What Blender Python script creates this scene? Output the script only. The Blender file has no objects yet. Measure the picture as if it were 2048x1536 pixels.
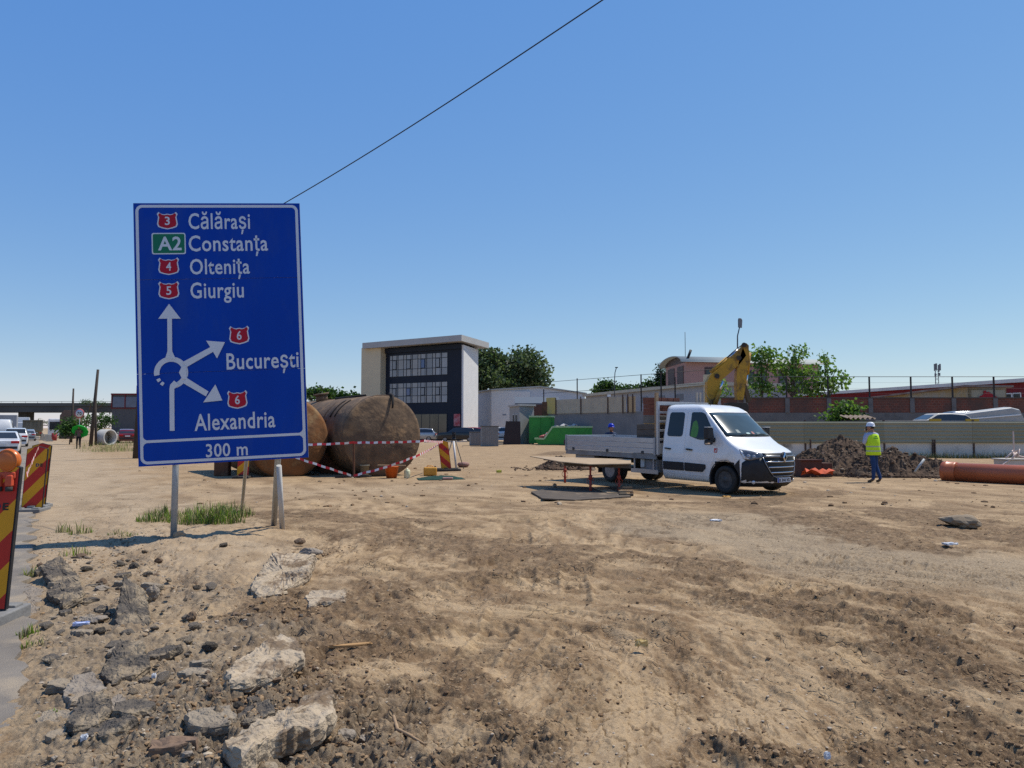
import bpy, bmesh, math, random
import numpy as np
from mathutils import Vector, Matrix
rad = math.radians
scene = bpy.context.scene
COL = scene.collection

# ------------------------------------------------------------ camera, world, sun, exposure
F_PX = 1538.0
PITCH = math.atan(88 / F_PX)
CAM_H = 1.65
cam_data = bpy.data.cameras.new('camera'); cam = bpy.data.objects.new('camera', cam_data); COL.objects.link(cam)
cam_data.sensor_width = 36; cam_data.lens = 36 * F_PX / 2048
cam_data.clip_start = 0.05; cam_data.clip_end = 9000
cam.location = (0, 0, CAM_H); cam.rotation_euler = (math.pi / 2 + PITCH, 0, 0)
scene.camera = cam

SUN_EL, SUN_AZ = 61.0, 26.0           # azimuth measured from +X towards +Y (right of the camera, a little beyond)
world = bpy.data.worlds.new('World'); scene.world = world; world.use_nodes = True
wn = world.node_tree.nodes; wl = world.node_tree.links
bg = wn['Background']; sky = wn.new('ShaderNodeTexSky'); sky.sky_type = 'NISHITA'
sky.sun_disc = False; sky.sun_elevation = rad(SUN_EL); sky.sun_rotation = rad(90 - SUN_AZ)
sky.altitude = 0; sky.air_density = 1.0; sky.dust_density = 0.0; sky.ozone_density = 4.0
sg = wn.new('ShaderNodeVectorMath'); sg.operation = 'MULTIPLY_ADD'; wl.new(sky.outputs[0], sg.inputs[0])
sg.inputs[1].default_value = (.93, .76, .33); sg.inputs[2].default_value = (-.02, 1.08, 4.85)        # clear, deep summer blue
wl.new(sg.outputs[0], bg.inputs[0]); bg.inputs[1].default_value = 0.107
sun_data = bpy.data.lights.new('sun', 'SUN'); sun = bpy.data.objects.new('sun', sun_data); COL.objects.link(sun)
sun_data.energy = 4.9; sun_data.angle = rad(0.53); sun_data.color = (1.0, 0.94, 0.83)
sdir = Vector((math.cos(rad(SUN_EL)) * math.cos(rad(SUN_AZ)), math.cos(rad(SUN_EL)) * math.sin(rad(SUN_AZ)), math.sin(rad(SUN_EL))))
sun.rotation_euler = sdir.to_track_quat('Z', 'Y').to_euler(); sun.location = (20, 10, 40)
vs = scene.view_settings; vs.view_transform = 'Standard'; vs.look = 'None'; vs.exposure = 0.0; vs.gamma = 1.0
scene.render.filter_size = 1.2; scene.cycles.use_denoising = False

# ------------------------------------------------------------ pixel -> world (photo is 2048 x 1536)
def ray(px, py):
    dx = (px - 1024) / F_PX; dy = (768 - py) / F_PX
    return Vector((dx, math.cos(PITCH) - dy * math.sin(PITCH), math.sin(PITCH) + dy * math.cos(PITCH)))
def at(px, py, Y):
    r = ray(px, py); return Vector((0, 0, CAM_H)) + r * (Y / r.y)
def onz(px, py, z=0.0):
    r = ray(px, py); return Vector((0, 0, CAM_H)) + r * ((z - CAM_H) / r.z)
def gx(px, Y):                        # ground position under a column at distance Y
    return Vector((at(px, 856, Y).x, Y, 0))

# ------------------------------------------------------------ helpers: tags, mesh builder, materials
def tag(o, label=None, cat=None, group=None, kind=None):
    if label: o['label'] = label
    if cat: o['category'] = cat
    if group: o['group'] = group
    if kind: o['kind'] = kind
    return o
def empty(name, loc=(0, 0, 0), rz=0.0, label=None, cat=None, group=None):
    o = bpy.data.objects.new(name, None); COL.objects.link(o); o.location = loc; o.rotation_euler = (0, 0, rz)
    o.empty_display_size = 0.2
    return tag(o, label, cat, group)
def copy_tree(o, parent=None):
    c = o.copy(); COL.objects.link(c)
    if parent: c.parent = parent
    for ch in list(o.children): copy_tree(ch, c)
    return c

class MB:
    def __init__(s): s.v = []; s.f = []; s.m = []; s.sm = []
    def add(s, verts, faces, mi=0, smooth=False):
        b = len(s.v); s.v += [tuple(v) for v in verts]
        for f in faces: s.f.append([i + b for i in f]); s.m.append(mi); s.sm.append(smooth)
        return s
    def box(s, c, d, rot=None, mi=0):
        hx, hy, hz = d[0] / 2, d[1] / 2, d[2] / 2
        vs = [Vector((x, y, z)) for x in (-hx, hx) for y in (-hy, hy) for z in (-hz, hz)]
        if rot is not None:
            R = rot if isinstance(rot, Matrix) else Matrix.Rotation(rot, 3, 'Z')
            vs = [R @ v for v in vs]
        c = Vector(c); vs = [v + c for v in vs]
        return s.add(vs, [(0, 1, 3, 2), (4, 6, 7, 5), (0, 4, 5, 1), (2, 3, 7, 6), (0, 2, 6, 4), (1, 5, 7, 3)], mi)
    def bar(s, a, b, w, h=None, mi=0, up=(0, 0, 1)):
        a = Vector(a); b = Vector(b); h = h or w; d = (b - a)
        if d.length < 1e-6: return s
        d.normalize(); u = Vector(up)
        if abs(d.dot(u)) > .98: u = Vector((1, 0, 0))
        r = d.cross(u).normalized(); u = r.cross(d)
        vs = [p + r * (sx * w / 2) + u * (sz * h / 2) for p in (a, b) for sx, sz in ((-1, -1), (1, -1), (1, 1), (-1, 1))]
        return s.add(vs, [(3, 2, 1, 0), (4, 5, 6, 7), (0, 1, 5, 4), (1, 2, 6, 5), (2, 3, 7, 6), (3, 0, 4, 7)], mi)
    def tube(s, pts, r, n=10, mi=0, cap=True, smooth=True):
        pts = [Vector(p) for p in pts]; k = len(pts); rs = r if isinstance(r, (list, tuple)) else [r] * k
        vs = []; prev = None
        for i, p in enumerate(pts):
            t = (pts[min(i + 1, k - 1)] - pts[max(i - 1, 0)]).normalized()
            if prev is None:
                a = Vector((0, 0, 1)) if abs(t.z) < .9 else Vector((1, 0, 0)); u = t.cross(a).normalized()
            else:
                u = (prev - t * prev.dot(t)).normalized()
            prev = u; w = t.cross(u)
            vs += [p + (u * math.cos(2 * math.pi * j / n) + w * math.sin(2 * math.pi * j / n)) * rs[i] for j in range(n)]
        fs = [(i * n + j, i * n + (j + 1) % n, (i + 1) * n + (j + 1) % n, (i + 1) * n + j) for i in range(k - 1) for j in range(n)]
        s.add(vs, fs, mi, smooth)
        if cap:
            s.add(vs[:n], [tuple(range(n))[::-1]], mi); s.add(vs[-n:], [tuple(range(n))], mi)
        return s
    def prism(s, poly, O, ux, uy, un, t, mi=0, side_mi=None):
        """polygon (2-D, counter-clockwise in ux,uy) at O, extruded by t along un"""
        O = Vector(O); ux = Vector(ux); uy = Vector(uy); un = Vector(un); n = len(poly)
        a = [O + ux * p[0] + uy * p[1] for p in poly]; b = [p + un * t for p in a]
        s.add(a, [tuple(range(n))[::-1]], mi); s.add(b, [tuple(range(n))], mi)
        s.add(a + b, [(i, (i + 1) % n, n + (i + 1) % n, n + i) for i in range(n)], mi if side_mi is None else side_mi)
        return s
    def lathe(s, prof, c=(0, 0, 0), axis='Z', n=24, mi=0, M=None, smooth=True):
        """profile [(r, h)...] turned round an axis through c"""
        R = {'Z': Matrix.Identity(3), 'X': Matrix.Rotation(math.pi / 2, 3, 'Y'), 'Y': Matrix.Rotation(-math.pi / 2, 3, 'X')}[axis] if M is None else M
        c = Vector(c); vs = []
        for r, h in prof:
            for j in range(n):
                a = 2 * math.pi * j / n; vs.append(c + R @ Vector((r * math.cos(a), r * math.sin(a), h)))
        fs = [(i * n + j, i * n + (j + 1) % n, (i + 1) * n + (j + 1) % n, (i + 1) * n + j) for i in range(len(prof) - 1) for j in range(n)]
        s.add(vs, fs, mi, smooth)
        if prof[0][0] > 1e-4: s.add(vs[:n], [tuple(range(n))[::-1]], mi)
        if prof[-1][0] > 1e-4: s.add(vs[-n:], [tuple(range(n))], mi)
        return s
    def build(s, name, mats, parent=None, bevel=0.0, fix=True):
        me = bpy.data.meshes.new(name)
        me.from_pydata(s.v, [], s.f)
        mats = mats if isinstance(mats, (list, tuple)) else [mats]
        for m in mats: me.materials.append(m)
        me.polygons.foreach_set('material_index', s.m); me.polygons.foreach_set('use_smooth', s.sm)
        if fix or bevel:
            bm = bmesh.new(); bm.from_mesh(me); bmesh.ops.remove_doubles(bm, verts=bm.verts, dist=1e-5)
            bmesh.ops.recalc_face_normals(bm, faces=bm.faces)
            if bevel:
                es = [e for e in bm.edges if len(e.link_faces) == 2 and e.calc_face_angle(0) > .5]
                bmesh.ops.bevel(bm, geom=es, offset=bevel, segments=2, affect='EDGES', profile=.5, clamp_overlap=True)
            bm.to_mesh(me); bm.free()
        me.update()
        o = bpy.data.objects.new(name, me); COL.objects.link(o)
        if parent: o.parent = parent
        return o

MATS = {}
def pm(name, c1, c2=None, scale=4.0, rough=.8, metal=0.0, bump=.0, bscale=None, c3=None, s3=1.0, t3=(.55, .7), spec=.3, coat=0.0, detail=6.0, stretch=None):
    """procedural material: c1/c2 mixed by noise, c3 = stains, bump from a finer noise"""
    if name in MATS: return MATS[name]
    m = bpy.data.materials.new(name); MATS[name] = m; m.use_nodes = True
    N = m.node_tree.nodes; L = m.node_tree.links; b = N['Principled BSDF']
    b.inputs['Roughness'].default_value = rough; b.inputs['Metallic'].default_value = metal
    b.inputs['Specular IOR Level'].default_value = spec
    if coat: b.inputs['Coat Weight'].default_value = coat; b.inputs['Coat Roughness'].default_value = .06
    tc = N.new('ShaderNodeTexCoord'); vec = tc.outputs['Object']
    if stretch:
        mp = N.new('ShaderNodeMapping'); mp.inputs['Scale'].default_value = stretch; L.new(vec, mp.inputs[0]); vec = mp.outputs[0]
    if c2 is None: c2 = tuple(x * .82 for x in c1)
    no = N.new('ShaderNodeTexNoise'); no.inputs['Scale'].default_value = scale; no.inputs['Detail'].default_value = detail; no.inputs['Roughness'].default_value = .62
    L.new(vec, no.inputs['Vector'])
    ra = N.new('ShaderNodeMapRange'); ra.inputs[1].default_value = .32; ra.inputs[2].default_value = .68; L.new(no.outputs['Fac'], ra.inputs[0])
    mx = N.new('ShaderNodeMix'); mx.data_type = 'RGBA'; mx.inputs[6].default_value = (*c1, 1); mx.inputs[7].default_value = (*c2, 1)
    L.new(ra.outputs[0], mx.inputs[0]); col = mx.outputs[2]
    if c3:
        n3 = N.new('ShaderNodeTexNoise'); n3.inputs['Scale'].default_value = s3; n3.inputs['Detail'].default_value = 8; n3.inputs['Roughness'].default_value = .7
        L.new(vec, n3.inputs['Vector'])
        r3 = N.new('ShaderNodeMapRange'); r3.inputs[1].default_value = t3[0]; r3.inputs[2].default_value = t3[1]; L.new(n3.outputs['Fac'], r3.inputs[0])
        m3 = N.new('ShaderNodeMix'); m3.data_type = 'RGBA'; L.new(r3.outputs[0], m3.inputs[0]); L.new(col, m3.inputs[6]); m3.inputs[7].default_value = (*c3, 1); col = m3.outputs[2]
    L.new(col, b.inputs['Base Color'])
    if bump:
        nb = N.new('ShaderNodeTexNoise'); nb.inputs['Scale'].default_value = bscale or scale * 6; nb.inputs['Detail'].default_value = 6
        L.new(vec, nb.inputs['Vector']); bp = N.new('ShaderNodeBump'); bp.inputs['Strength'].default_value = bump; bp.inputs['Distance'].default_value = .03
        L.new(nb.outputs['Fac'], bp.inputs['Height']); L.new(bp.outputs[0], b.inputs['Normal'])
    return m
def glass(name, col=(.02, .025, .03), rough=.05, spec=.5):
    return pm(name, col, tuple(c * .7 for c in col), 1.2, rough, 0, spec=spec)
def emis(name, col, s):
    m = pm(name, col, col, 1, .4); b = m.node_tree.nodes['Principled BSDF']; b.inputs['Emission Color'].default_value = (*col, 1); b.inputs['Emission Strength'].default_value = s; return m
# ------------------------------------------------------------ shared materials
WHITE = pm('white_paint', (.78, .78, .78), (.74, .74, .735), 2.5, .28, coat=.6, spec=.5)
BLACKP = pm('black_plastic', (.018, .018, .02), (.028, .028, .03), 8, .55, bump=.05)
TYRE = pm('tyre_rubber', (.02, .02, .021), (.05, .045, .038), 6, .85, bump=.2, bscale=40)
ALU = pm('aluminium', (.46, .47, .49), (.38, .385, .4), 3, .42, .55, stretch=(1, 6, 6))
STEEL = pm('galvanised_steel', (.42, .43, .43), (.33, .34, .34), 9, .5, .5, bump=.05)
RIM = pm('wheel_rim', (.30, .30, .31), (.2, .19, .18), 8, .5, .6)
CHROME = pm('chrome', (.65, .66, .68), (.6, .6, .62), 3, .15, 1.0)
GLASSD = glass('dark_glass')
RUST = pm('rusty_steel', (.17, .075, .038), (.085, .045, .03), 3, .85, .1, bump=.3, c3=(.24, .13, .07), s3=2.2)
CONC = pm('concrete', (.36, .34, .31), (.27, .255, .235), 2.5, .9, bump=.25, c3=(.2, .19, .17), s3=.8)
WOOD = pm('timber', (.38, .26, .15), (.27, .175, .1), 3, .8, bump=.2, stretch=(1, 9, 9))
DARKWOOD = pm('dark_pole_wood', (.07, .055, .045), (.04, .032, .028), 4, .9, bump=.3)
RED = pm('red_reflective', (.52, .028, .018), (.42, .024, .016), 3, .4, c3=(.34, .10, .06), s3=2.5, t3=(.6, .8))
YEL = pm('yellow_reflective', (.72, .33, .012), (.62, .28, .012), 3, .4, c3=(.42, .26, .09), s3=2.5, t3=(.6, .8))
SIGNWHITE = pm('sign_white', (.66, .65, .66), (.6, .6, .6), 3, .45)
SIGNBLUE = pm('sign_blue', (.002, .05, .34), (.002, .043, .30), 1.2, .45, spec=.12, c3=(.022, .068, .29), s3=1.6, t3=(.5, .8), stretch=(1, 1, .35))
SIGNRED = pm('sign_red', (.46, .012, .03), (.40, .012, .028), 2, .45, spec=.15)
SIGNGREEN = pm('sign_green', (.004, .16, .075), (.004, .14, .065), 2, .45)
SIGNBACK = pm('sign_back_grey', (.25, .26, .27), None, 3, .6, .4)
ORANGEP = pm('orange_plastic', (.62, .13, .02), (.5, .1, .02), 4, .5)
TAPEW = pm('tape_white', (.75, .73, .72), None, 3, .5)
TAPER = pm('tape_red', (.55, .03, .04), None, 3, .5)
GREENPAINT = pm('green_paint', (.045, .30, .045), (.035, .22, .035), 1.6, .5, c3=(.09, .12, .05), s3=1.4, t3=(.6, .75))
LEAF1 = pm('leaf_mid', (.10, .18, .038), (.06, .12, .026), 3, .6)
LEAF2 = pm('leaf_dark', (.035, .075, .022), (.022, .05, .016), 3, .6)
LEAF3 = pm('leaf_pale', (.17, .26, .06), (.12, .19, .042), 3, .6)
BARK = pm('bark', (.13, .1, .075), (.08, .06, .045), 5, .9, bump=.4)
def leafy(m, f=.42):
    """leaves let part of the light through"""
    N = m.node_tree.nodes; L = m.node_tree.links; b = N['Principled BSDF']; o = N['Material Output']; t = N.new('ShaderNodeBsdfTranslucent'); x = N.new('ShaderNodeMixShader'); x.inputs[0].default_value = f
    c = b.inputs['Base Color'].links[0].from_socket; g = N.new('ShaderNodeMix'); g.data_type = 'RGBA'; g.blend_type = 'MULTIPLY'; g.inputs[0].default_value = 1; L.new(c, g.inputs[6]); g.inputs[7].default_value = (1.3, 1.5, .7, 1); L.new(g.outputs[2], t.inputs['Color'])
    L.new(b.outputs[0], x.inputs[1]); L.new(t.outputs[0], x.inputs[2]); L.new(x.outputs[0], o.inputs[0]); return m
for _m in (LEAF1, LEAF2, LEAF3): leafy(_m)

# ------------------------------------------------------------ numpy noise
def _hash(ix, iy, seed):
    n = (ix.astype(np.int64) * 374761393 + iy.astype(np.int64) * 668265263 + seed * 1442695041) & 0xFFFFFFFF
    n = ((n ^ (n >> 13)) * 1274126177) & 0xFFFFFFFF
    return ((n ^ (n >> 16)) & 0xFFFFFF) / float(0xFFFFFF)
def vnoise(x, y, seed=0):
    x0 = np.floor(x); y0 = np.floor(y); fx = x - x0; fy = y - y0
    ux = fx * fx * fx * (fx * (fx * 6 - 15) + 10); uy = fy * fy * fy * (fy * (fy * 6 - 15) + 10)
    g = []
    for dx in (0, 1):
        for dy in (0, 1):
            a = _hash(x0 + dx, y0 + dy, seed) * 2 * np.pi
            g.append(np.cos(a) * (fx - dx) + np.sin(a) * (fy - dy))
    return ((g[0] * (1 - uy) + g[1] * uy) * (1 - ux) + (g[2] * (1 - uy) + g[3] * uy) * ux) * 1.4
def fbm(x, y, lam, octs, seed=0, gain=.5, sp=None):
    t = 0; a = 1.0
    for o in range(octs):
        l = lam / 2 ** o; w = 1.0
        if sp is not None: w = np.clip((l / np.maximum(sp, 1e-6) - 1.1) / 1.2, 0, 1)
        t = t + a * w * vnoise(x / l + 17.3 * o, y / l - 9.1 * o, seed + o); a *= gain
    return t
def sstep(a, b, x):
    t = np.clip((x - a) / (b - a), 0, 1); return t * t * (3 - 2 * t)
def seg_field(x, y, pts, w):
    """1 on a polyline of pixel points dropped on the ground, falling to 0 at width w (metres)"""
    P = [onz(*p) for p in pts]; best = np.full(np.shape(x), 1e9)
    for a, b in zip(P[:-1], P[1:]):
        dx, dy = b.x - a.x, b.y - a.y; L2 = dx * dx + dy * dy + 1e-9
        t = np.clip(((x - a.x) * dx + (y - a.y) * dy) / L2, 0, 1)
        best = np.minimum(best, np.hypot(x - a.x - t * dx, y - a.y - t * dy))
    return np.clip(1 - best / w, 0, 1)

RD = Vector((-.523, .853, 0)); RR = Vector((.853, .523, 0))      # along the road, and to its right
DARK = [([(1600, 1030), (1700, 1062), (1800, 1085)], 1.0), ([(1780, 1022), (1900, 1045), (2060, 1075)], 1.0), ([(1900, 1062), (2100, 1090)], .7),
        ([(1430, 1185), (1560, 1215), (1750, 1235), (1900, 1330), (2060, 1385)], .42), ([(1700, 1195), (1850, 1215)], .4),
        ([(1720, 1385), (1850, 1420), (1950, 1450)], .3), ([(1500, 1500), (1700, 1520), (2060, 1480)], .3),
        ([(800, 1070), (930, 1095), (1020, 1110)], .75), ([(560, 1030), (700, 1040), (790, 1045)], .8), ([(640, 1065), (760, 1085)], .5),
        ([(610, 1240), (740, 1205), (830, 1240)], .45), ([(700, 1290), (780, 1260)], .35), ([(880, 1345), (960, 1420), (1040, 1470)], .3), ([(760, 1500), (960, 1510)], .25),
        ([(450, 1390), (560, 1400), (690, 1420)], .42), ([(440, 1500), (650, 1545), (740, 1500)], .45), ([(600, 1330), (690, 1390)], .35), ([(520, 1230), (600, 1200)], .4), ([(640, 1230), (760, 1180)], .5), ([(560, 1290), (700, 1310)], .35), ([(600, 1360), (760, 1390)], .3), ([(1040, 1085), (1150, 1105)], .5), ([(1320, 1130), (1440, 1150)], .35),
        ([(1270, 1010), (1500, 1010), (1640, 985)], .7), ([(1100, 910), (1130, 905)], 1.2), ([(930, 1160), (1250, 1110), (1450, 1130)], .35)]
GRAV = [([(1440, 1040), (1700, 1120), (2100, 1150)], 2.3), ([(1300, 1060), (1500, 1085)], 1.2)]
RUTS = [([(1430, 1185), (1560, 1215), (1750, 1245), (1900, 1330), (2080, 1395)], .22), ([(1330, 1200), (1500, 1250), (1700, 1300), (1850, 1400), (2000, 1520)], .22), ([(560, 1290), (760, 1205), (1000, 1160), (1300, 1175)], .2), ([(600, 1330), (800, 1275), (1050, 1240), (1330, 1262)], .2), ([(980, 1120), (1300, 1150), (1650, 1180), (2060, 1260)], .28), ([(1040, 1085), (1400, 1100), (1800, 1130), (2080, 1180)], .28), ([(700, 1480), (900, 1380), (1000, 1250), (1050, 1130), (1040, 1040)], .2), ([(930, 1530), (1060, 1400), (1140, 1250), (1150, 1130), (1110, 1040)], .2), ([(1450, 1510), (1700, 1480), (2060, 1440)], .25), ([(700, 1040), (1000, 1030), (1400, 1040)], .35), ([(650, 1010), (1000, 1000), (1500, 1010)], .4)]
def terrain(x, y, sp=None):
    """height and soil masks of the ground"""
    x = np.asarray(x, float); y = np.asarray(y, float)
    D = np.hypot(x, y)
    v = x * RR.x + y * RR.y; u = x * RD.x + y * RD.y
    dirt = sstep(.3, 1.2, v)
    if sp is None: sp = D * D / (769 * 1.65) * .55
    warp = fbm(x, y, 1.3, 3, 5)
    dark = np.zeros_like(x)
    for pts, w in DARK:
        k = seg_field(x + warp * .25, y + warp * .35, pts, w * 1.25); dark = np.maximum(dark, np.clip(k * 1.2, 0, 1))
    dark = sstep(.06, .72, dark * 1.0 + fbm(x, y, .5, 5, 31, .62, sp) * .62) * np.clip(dark * 4, 0, 1)
    grav = np.zeros_like(x)
    for pts, w in GRAV: grav = np.maximum(grav, seg_field(x, y, pts, w))
    grav = sstep(.1, .7, grav + fbm(x, y, 1.2, 4, 77) * .25)
    far = 1 - sstep(14, 45, D)
    rub = sstep(-.25, .2, v) * (1 - sstep(1.0, 2.2, v + fbm(x, y, 1.5, 3, 12) * .8)) * (1 - sstep(7.5, 11.5, u))
    # broad form
    z = fbm(x, y, 6.0, 3, 1) * (.03 + .02 * sstep(8, 25, D) * (1 - sstep(60, 110, D))) * dirt
    z += .08 * np.exp(-(((x - 3.3) / 2.2) ** 2 + ((y - 24.3) / 2.6) ** 2))
    z += -.045 * sstep(.1, 1.5, 1.5 - np.abs(v - 1.3)) * (1 - sstep(5, 9, u))
    z += .06 * np.exp(-(((x + 2.3) / .9) ** 2 + ((y - 5.2) / 2.2) ** 2)) + .16 * np.exp(-(((x + 1.55) / .55) ** 2 + ((y - 4.4) / .9) ** 2))
    z += .10 * np.exp(-(((x + 4.6) / 1.5) ** 2 + ((y - 11.9) / .9) ** 2))
    # direction of the wheel tracks: a runs along them, b across
    w2 = fbm(x, y, 4.0, 2, 400) * .8
    a = x * .42 - y * .91; b = x * .91 + y * .42 + w2
    crumb = sstep(.02, .45, fbm(a / 2.6, b, .75, 5, 301, .55, sp) + .25 * fbm(x, y, 2.6, 3, 311)) * dirt * (1 - grav * .6)
    crumb = crumb * (.1 + .9 * far); damp = np.maximum(dark, crumb * .45)
    r1 = 1 - np.abs(fbm(x, y, .34, 5, 40, .58, sp)); r2 = fbm(x, y, .13, 5, 50, .66, sp); r3 = np.abs(fbm(x, y, .075, 4, 56, .6, sp))
    streak = fbm(a / 4.5, b, .20, 5, 60, .6, sp)
    amp = (.4 + .6 * dirt) * (.25 + .75 * far)
    z += (dark * (.032 * (r1 - .72) + .020 * r2 + .012) + crumb * (.012 * r2 + .020 * r3) + .009 * streak + .004 * r2) * amp
    z += rub * (.026 * r2 + .035 * (r1 - .75) + .02 * r3)
    # dried mud broken into thin plates with steep little edges
    near = np.clip(1.3 - sp * 9, 0, 1) * dirt * (1 - dark * .6)
    for lam, st, hh, sd in ((1.15, 5.0, .011, 90), (.40, 3.4, .008, 95)):
        q = fbm(a / 2.0, b, lam, 5, sd, .55, sp) * st; fq = q - np.floor(q); z += hh * (np.floor(q) + sstep(.88, 1.0, fq)) * near
    # ruts left by wheels, with lug prints
    for iw, (pts, w) in enumerate(RUTS):
        k = seg_field(x + warp * .05, y + warp * .10, pts, w); P = [onz(*p) for p in pts]; d = (P[-1] - P[0]).normalized()
        s = (x * d.x + y * d.y) * 2 * np.pi / .17 + 1.1 * fbm(x, y, .5, 3, 8); keep = sstep(-.25, .25, fbm(x, y, 1.4, 3, 410)) * (1 if iw > 3 else .3) + (0 if iw > 3 else .55)
        z += keep * (sstep(0, .45, k) * (np.clip(np.sin(s) * 2.2, -.7, 1) * .021 * np.clip(1.5 - sp * 14, 0, 1) - .028) + .028 * sstep(0, .2, k) * (1 - sstep(.2, .5, k))) * dirt * (.3 + .7 * far)
    # open cracks and scraped edges: thin lines running mostly with the tracks
    c1 = np.clip(1 - np.abs(fbm(a / 3.0, b, .85, 6, 700, .6, sp)) / np.maximum(.028, sp * .9), 0, 1) * sstep(-.05, .3, fbm(x, y, 1.5, 3, 720))
    c2 = np.clip(1 - np.abs(fbm(a / 1.6 + 3, b, .38, 5, 740, .6, sp)) / np.maximum(.045, sp * 1.6), 0, 1) * sstep(.0, .35, fbm(x, y, 1.1, 3, 760))
    c3 = np.clip(1 - np.abs(fbm(a / 2.2 - 7, b, .24, 4, 780, .6, sp)) / np.maximum(.06, sp * 3.0), 0, 1) * sstep(.05, .35, fbm(a / 2, b, 1.3, 3, 790))
    crack = np.maximum(np.maximum(c1, c2), c3 * .8) * dirt * np.clip(1.4 - sp * 9, 0, 1)
    z -= .020 * crack; terrain.crack = crack
    z -= .03 * (1 - sstep(-.12, .12, v + fbm(x, y, .5, 3, 3) * .05))
    fine = fbm(a / 2.4, b, .45, 6, 500, .78, sp); tone = .46 + .10 * far + (.35 * fbm(a / 3.0, b, 1.6, 4, 520, .6, sp) + .75 * fine + .5 * streak + .45 * r2 - .22 * crumb) * (.2 + .8 * far)
    dark = damp; terrain.tone = tone
    return z, dark, grav, rub
def H(x, y):
    return float(terrain(np.array([x]), np.array([y]), np.array([.3]))[0][0])
def gnd(p, dz=0.0):
    return Vector((p[0], p[1], H(p[0], p[1]) + dz))

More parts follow.
